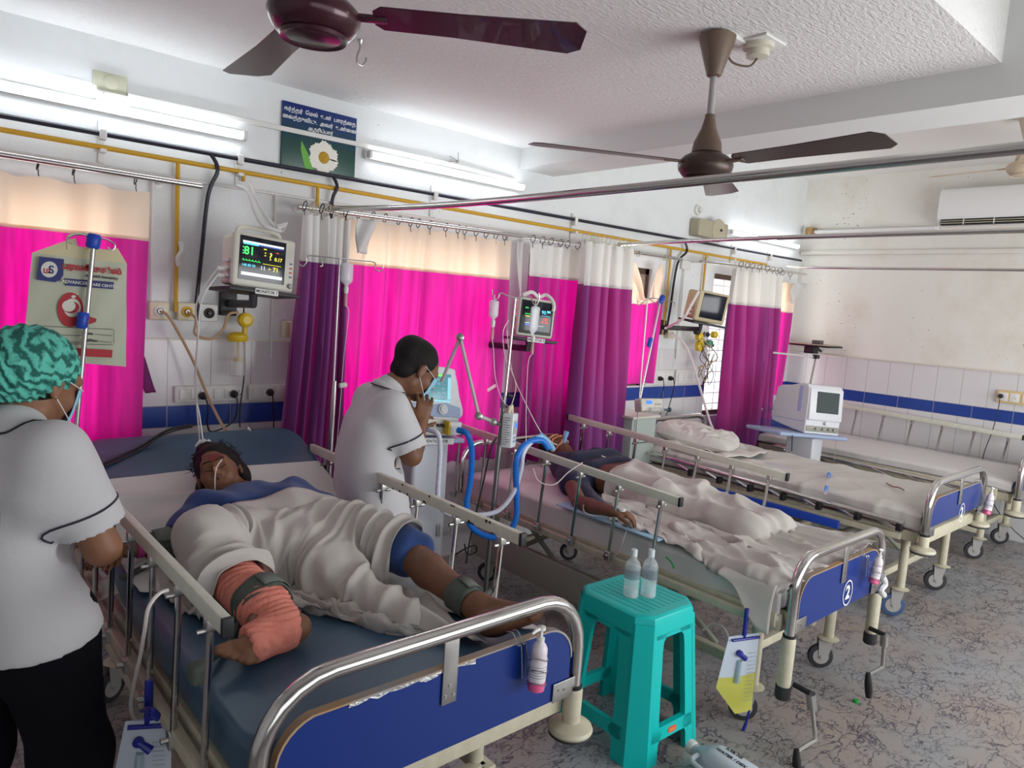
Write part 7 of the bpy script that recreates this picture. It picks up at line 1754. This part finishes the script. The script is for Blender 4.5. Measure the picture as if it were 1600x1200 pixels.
MB().tube(spline([(c.x, c.y, ZC-.055), (c.x-.02, c.y+.02, ZC-.085), (c.x-.09, c.y+.05, ZC-.08), (2.29, -2.05, ZC-.03)], 6), .004, 6).build('fan_wire', mat('brown_wire', (.12, .08, .05), .5), t)
MB().box((2.27, -2.08, ZC-.014), (2.40, -2.04, ZC), bev=.002).build('conduit', M_pvc, t)
# ---- sanitizer pumps
def sanitizer(label, p, lean=0, s=1.0, face=-1):
    p = V(p); R = Euler((0, lean, 0)).to_matrix(); ax = R @ V((0, 0, 1)); t = thing('sanitizer_bottle', label, 'bottle', p, 'pink sanitizer pump bottles')
    L = lambda r_, a, b: [(r_*s, q*s) for q in ()]
    MB().lathe([(.018*s, 0), (.028*s, .004*s), (.029*s, .012*s), (.029*s, .035*s)], p, ax, 24).build('pink_liquid', mat('pink_liquid', (.75, .12, .28), .25), t)
    MB().lathe([(.029*s, .035*s), (.029*s, .105*s), (.026*s, .122*s), (.027*s, .126*s), (.026*s, .145*s), (.020*s, .158*s), (.013*s, .165*s)], p, ax, 24).build('bottle_body', mat('frosted_bottle', (.74, .66, .70), .35), t)
    MB().lathe([(.0295*s, .045*s), (.0297*s, .046*s), (.0297*s, .095*s), (.0295*s, .096*s)], p, ax, 24).build('bottle_label', mat('white_label'), t)
    for k in range(5): MB().lathe([(.0299*s, (.052+.009*k)*s), (.0299*s, (.055+.009*k)*s)], p, ax, 24).build('label_print', mat('label_violet', (.40, .30, .42), .6), t)
    MB().lathe([(.013*s, .165*s), (.014*s, .18*s), (.006*s, .184*s), (.006*s, .205*s), (.014*s, .208*s), (.014*s, .218*s), (.003*s, .222*s)], p, ax, 18).build('pump_head', M_pvc, t)
    h = p+ax*.213*s; sd = R @ V((face, -.15, 0)).normalized(); MB().tube([h, h+sd*.03*s, h+sd*.05*s-ax*.006*s], [.007*s, .006*s, .004*s], 8).build('pump_spout', M_pvc, t)
    return t
def wire_holder(label, p, top, s=1.0):
    """wire loops round the bottle hooked over the board"""
    p = V(p); t = thing('wire_holder', label, 'wire holder', p, 'bottle wire holders')
    for z in (.03, .075, .115): MB().tube([p+V((.0325*s*math.cos(a), .0325*s*math.sin(a), (z+.008*math.sin(a*2))*s)) for a in [2*PI*k/20 for k in range(20)]], .0014, 5, closed=True).build('wire_loop', M_steel, t)
    for dx in (-.03, -.012): MB().tube(spline([p+V((dx, .03*s, .03)), p+V((dx-.01, .032*s, .12)), V((p.x+dx-.02, top[1]-.022, top[2]-.02)), V((p.x+dx-.03, top[1]-.010, top[2]+.012)), V((p.x+dx-.03, top[1]+.012, top[2]+.006))], 6), .0016, 5).build('wire_hook', M_steel, t)
s1 = WY(837, 1078, -2.350); sanitizer('pink sanitizer pump bottle on the nearest bed footboard', s1, .03, .80); wire_holder('wire holder hooked over the nearest blue footboard', s1, (0, -2.3, .80), .8)
s2 = WY(1364, 912, -2.43); sanitizer('tilted pink sanitizer pump bottle on the second bed footboard', s2, .30, .72); wire_holder('wire holder on the second bed footboard', s2, (0, -2.37, .69), .75)
s3 = WY(1541, 804, -2.36); sanitizer('tilted pink sanitizer pump bottle on the third bed footboard', s3, .32, .80); wire_holder('wire holder on the third bed footboard', s3, (0, -2.3, .77), .8)
tag(MB().tube(spline([WY(1378, 900, -2.43), WY(1383, 912, -2.43), WY(1376, 922, -2.43), WY(1381, 930, -2.43)], 5), [.014]*16, 8).build('cotton_wad', M_netw), 'white crumpled tissue tucked beside the second bed sanitizer bottle', 'tissue')
# ---- stool
def stool():
    c = V((2.21, -1.945, 0)); t = thing('plastic_stool', 'turquoise plastic stool holding two clear bottles', 'stool', c)
    H, a0, a1 = .56, .163, .205; ang = -.02; R = Matrix.Rotation(ang, 3, 'Z'); m_t = mat('turquoise_plastic', (.0, .50, .47), .38)
    P = lambda x, y, z: c+R @ V((x, y*1.12, 0))+V((0, 0, z))
    def hw(z): return a1+(a0-a1)*z/H
    mb = MB(); ch = .045; top = [P(x*a0, y*a0, H) for x, y in ((1-.3, 1), (-1+.3, 1), (-1, 1-.3), (-1, -1+.3), (-1+.3, -1), (1-.3, -1), (1, -1+.3), (1, 1-.3))]
    # seat slab
    sl = [(x*a0*1.0, y*a0*1.0) for x, y in ((.7, 1), (-.7, 1), (-1, .7), (-1, -.7), (-.7, -1), (.7, -1), (1, -.7), (1, .7))]
    rows = []
    for sc, z in ((.0, H), (.94, H), (1.0, H-.008), (1.035, H-.04), (1.045, H-.075), (1.01, H-.075), (.97, H-.04), (.94, H-.012), (0, H-.012)):
        rows.append([P(x*sc, y*sc, z) for x, y in sl+sl[:1]])
    o = MB().grid(rows).build('seat', m_t, t, smooth=30, bevel=.003)
    for k in range(9): MB().box(P(-.12+.03*k, -.12, H-.0005), P(-.119+.03*k, .12, H+.0008)).build('seat_rib', mat('turquoise_groove', (.0, .38, .36), .5), o)
    # side frames: outer outline with arched opening; built per side with thickness
    for k in range(4):
        Q = Matrix.Rotation(PI/2*k, 3, 'Z'); th = .02; mb = MB()
        def S(u, z, inn=0): h = hw(z)-inn*th; return P(*(Q @ V((u*1.0, -h, 0)))[:2], z)
        zt = H-.07; ow = lambda z: hw(z)*.72; N = 14
        leg = .074; out_l = []; in_l = []
        zs = [0]+[zt*i/N for i in range(1, N+1)]
        for side in (-1, 1):
            for i in range(N):
                z0, z1 = zs[i], zs[i+1]
                def iw(z):   # inner edge of opening
                    wl = ow(z)-leg*.80
                    if z > zt-.055: e = (z-(zt-.055))/.055; wl *= math.sqrt(max(0, 1-e*e*.80))
                    if z < .155 and z > .10: e = (.155-z)/.055; wl *= math.sqrt(max(0, 1-e*e*.5))
                    return wl
                if z0 < .10:
                    if z1 > .045: pass
                A = [S(side*iw(z0), z0), S(side*ow(z0), z0), S(side*ow(z1), z1), S(side*iw(z1), z1)]; B = [S(side*iw(z0), z0, 1), S(side*ow(z0), z0, 1), S(side*ow(z1), z1, 1), S(side*iw(z1), z1, 1)]
                mb.add(A+B, [(0, 1, 2, 3), (4, 7, 6, 5), (0, 3, 7, 4), (1, 5, 6, 2), (0, 4, 5, 1), (3, 2, 6, 7)])
        for z0, z1, e in ((.085, .135, 0), (zt-.02, H-.04, 0)):
            w0 = ow(z0)-.02; w1 = ow(z1)-.02; A = [S(-w0, z0), S(w0, z0), S(w1, z1), S(-w1, z1)]; B = [S(-w0, z0, 1), S(w0, z0, 1), S(w1, z1, 1), S(-w1, z1, 1)]
            mb.add(A+B, [(0, 1, 2, 3), (4, 7, 6, 5), (0, 3, 7, 4), (1, 5, 6, 2), (0, 4, 5, 1), (3, 2, 6, 7)])
        sf = mb.build('side_frame', m_t, t, smooth=30)
        # chamfered corner leg
        mb = MB(); rows = []
        for z in zs+[H-.03]:
            h = hw(z); pts = [Q @ V((h*.66, -h-.001, 0)), Q @ V((h*.74, -h-.003, 0)), Q @ V((h+.003, -h*.74, 0)), Q @ V((h+.001, -h*.66, 0)), Q @ V((h-.018, -h*.66, 0)), Q @ V((h*.66, -h+.018, 0)), Q @ V((h*.66, -h-.001, 0))]
            rows.append([P(p.x, p.y, z) for p in pts])
        mb.grid(rows).build('leg', m_t, t, smooth=30)
        if k == 0:
            F = frame(S(.0, .108), R @ V((1, 0, 0)), R @ V((0, -1, .1))); b = MB().prism(roundrect(.05, .022, .010, 4), .002, F).build('orange_badge', mat('orange_badge', (.75, .12, .04), .4), t)
            vs, fs = text_mesh('mango', .013, F @ Matrix.Translation((0, 0, .0022)), .0002); MB().add(vs, fs).build('badge_text', mat('badge_yellow', (.8, .45, .2), .5), b, smooth=0)
    return c, H
sc_, sh_ = stool()
def clear_bottle(label, p, lv):
    p = V(p); t = thing('saline_bottle', label, 'bottle', p, 'saline bottles on the stool'); s = .92
    MB().lathe([(.006*s, .003), (.028*s, .0), (.033*s, .006), (.032*s, .06*s), (.0335*s, .07*s), (.033*s, .135*s), (.028*s, .152*s), (.014*s, .168*s), (.012*s, .175*s), (.015*s, .178*s), (.012*s, .188*s), (.013*s, .20*s), (.010*s, .208*s)], p, n=28).build('bottle_body', mat('clear_bottle_plastic', (.80, .88, .90), .08, trans=.0, alpha=.28), t)
    MB().lathe([(.025*s, .004), (.0305*s, .008), (.0305*s, lv)], p, n=24).build('bottle_water', mat('water_fill', (.70, .80, .82), .05, alpha=.25), t)
    MB().lathe([(.0338*s, .085*s), (.0338*s, .125*s)], p, n=28).build('printed_label', mat('faint_print', (.08, .15, .22), .5, alpha=.35), t)
    MB().lathe([(.0135*s, .178*s), (.0135*s, .206*s), (.011*s, .209*s)], p, n=16).build('cap', mat('frosted_cap', (.75, .80, .82), .3, alpha=.8), t)
q1, q2 = WZ(985, 932, sh_), WZ(1012, 932, sh_)
clear_bottle('clear saline bottle on the turquoise stool, the left one', q1, .035); clear_bottle('clear saline bottle on the turquoise stool, the right one', q2, .05)
# ---- urine bags
def urine(label, top, w_, h, y, fill, ang=0, blue=True):
    top = V(top); t = thing('urine_bag', label, 'drainage bag', top-V((0, 0, h)), 'urine drainage bags'); X = V((math.cos(ang), math.sin(ang), 0)); N = V((-X.y, X.x, 0))
    def outline(v):   # half widths left/right at depth v
        l = .5+.25*min(1, v*1.6) if v < .62 else .75-(v-.62)*1.9; r = .5+.02*v if v < .80 else .52
        return l, r
    def rows_(v0, v1, th, k=16):
        R_ = []
        for j in range(k+1):
            v = v0+(v1-v0)*j/k; l, r = outline(v); row = []
            for i in range(13):
                u = i/12; x = -l+(l+r)*u; b = math.sin(PI*u)*math.sin(PI*min(1, .12+v*.9)); row.append(top+X*x*w_+V((0, 0, -v*h))+N*(-th*b))
            R_.append(row)
        return R_
    clr = mat('clear_bag_film', (.66, .74, .84), .2, alpha=.72); yl = mat('yellow_urine', (.66, .64, .12), .25, alpha=.72)
    m = MB().grid(rows_(0, fill, .012)).grid(rows_(0, fill, -.012)); m.build('bag_film', clr, t, smooth=60)
    MB().grid(rows_(fill, 1, .014)).grid(rows_(fill, 1, -.014)).build('urine_fill', yl, t, smooth=60)
    bl = mat('navy_plastic', (.012, .02, .25), .4)
    MB().tube([top-X*w_*.42+V((0, 0, -.012))-N*.01, top+X*w_*.45+V((0, 0, -.012))-N*.01], .006, 8).build('hanger_bar', bl, t)
    MB().box(top+V((-.010, -.006, -.02)), top+V((.010, .006, .11)), bev=.003).build('hanger_strap', bl, t)
    for k in range(13): p = top+X*w_*(.12+.02*(k % 2))+V((0, 0, -h*(.22+.05*k)))-N*.014; MB().cyl(p, p+X*w_*.26, .0007, 4).build('scale_mark', mat('print_grey'), t)
    p = top-X*w_*.18+V((0, 0, -h*.2))-N*.016; MB().lathe([(.013, -.006), (.013, .006)], p, N, 14).build('valve', bl, t); MB().tube([p, p+X*.03+V((0, 0, -.025))], [.008, .012], 8).build('valve', bl, t)
    MB().tube([p+X*.005+V((0, 0, -.03)), p+V((0, 0, -.12))], [.010, .013], 8).build('inner_tube', mat('pale_blue_tube', (.40, .52, .58), .3, alpha=.7), t)
    p = top+X*w_*.45+V((0, 0, -h)); MB().tube([p+V((0, 0, .005)), p-X*.01+V((0, 0, -.05))], .005, 8).tube([p-X*.01+V((0, 0, -.05)), p-X*.02+V((0, 0, -.08))], .007, 8).build('drain_outlet', bl, t)
    return t
tp = WX(1163, 992, 2.545); urine('drainage bag half full of yellow urine hanging under the second bed rail', (2.545, tp.y, tp.z), .150, .335, 0, .50, ang=-.35)
cable('clear drainage tube looping to the urine bag on the second bed', [WX(1140, 1000, 2.56), WX(1130, 980, 2.57), WX(1110, 975, 2.6), WX(1098, 985, 2.6)], .004, mat('clear_tube'))
bp = WX(232, 1125, .49); t = urine('urine drainage bag with blue clips under the left rail of the nearest bed', (.49, bp.y, bp.z), .11, .25, 0, .75, ang=-.5)
for k in range(3): MB().tube(spline([WX(222+6*k, 1110, .485), WX(236, 1108+5*k, .47), WX(248, 1118+3*k, .485)], 6), .006, 8).build('blue_hook', mat('navy_plastic'), t)
cable('green string tied to a rail post of the second bed', [WX(1041, 870, 2.53), WX(1050, 880, 2.52), WX(1053, 888, 2.53)], .004, mat('green_string', (.01, .25, .06), .6))
# ---- floor things
jp = WZ(1085, 1172, .06); t = thing('plastic_jug', 'translucent white plastic can with handwritten marks lying on the floor by the stool', 'jug', (jp.x, jp.y, 0))
jd = (WZ(1160, 1210, .06)-WZ(1085, 1160, .06)).normalized(); F = frame((jp.x, jp.y, .065), jd, (0, 0, 1)); Mj = mat('milky_plastic', (.60, .66, .72), .35, alpha=.9)
rows = []
for x, a, b in ((-.015, .018, .018), (.02, .02, .02), (.022, .024, .024), (.04, .035, .035), (.08, .062, .055), (.10, .066, .060), (.24, .066, .060), (.255, .060, .055), (.26, .03, .03)):
    rows.append([F @ V((x, a*.9*(abs(math.cos(q))**.6)*(1 if math.cos(q) > 0 else -1), b*(abs(math.sin(q))**.6)*(1 if math.sin(q) > 0 else -1))) for q in [2*PI*k/28 for k in range(29)]])
MB().grid(rows).build('jug_body', Mj, t, smooth=50); MB().lathe([(.024, 0), (.026, .004), (.026, .022), (.022, .026), (.001, .026)], F @ V((.0, 0, 0)), F.to_3x3() @ V((-1, 0, 0)), 20).build('jug_cap', M_pvc, t)
MB().tube(spline([F @ V(q) for q in ((.05, -.045, .02), (.055, -.085, .02), (.09, -.10, .02), (.16, -.095, .02), (.18, -.06, .02))], 6), .009, 8).build('jug_handle', Mj, t)
for s_, x, y_ in (('0.9% NS', .15, .028), ('WATER / DEX', .16, -.006)): vs, fs = text_mesh(s_, .020, F @ Matrix.Translation((x, y_, .0605)), .0004, bold=.0006); MB().add(vs, fs).build('handwriting', M_black, t, smooth=0)
cp = WZ(1337, 1097, 0); tag(MB().lathe([(.013, 0), (.014, .006), (.012, .011), (.001, .012)], cp, n=18).build('bottle_cap', mat('bright_green_cap', (.01, .30, .05), .4)), 'small bright green bottle cap lying on the floor', 'cap')
# ---- items on bed 3
a, b = WZ(1290, 770, .695), WZ(1296, 737, .695)
t = thing('syringe', 'clear syringe with blue cap lying on the third bed sheet', 'syringe', a); MB().cyl(a, b, .011, 12).build('syringe_barrel', M_jar, t)
for q in (.1, .75): MB().cyl(a.lerp(b, q), a.lerp(b, q+.14), .0118, 12).build('blue_mark', mat('bright_blue', (.05, .25, .75), .4), t)
tag(MB().tube(spline([WZ(1385, 755, .69), WZ(1395, 760, .692), WZ(1405, 762, .69), WZ(1412, 766, .69)], 5), .005, 6).build('rolled_swab', mat('brown_swab', (.35, .20, .16), .8)), 'thin brownish rolled strip lying on the third bed sheet near its foot', 'strip')
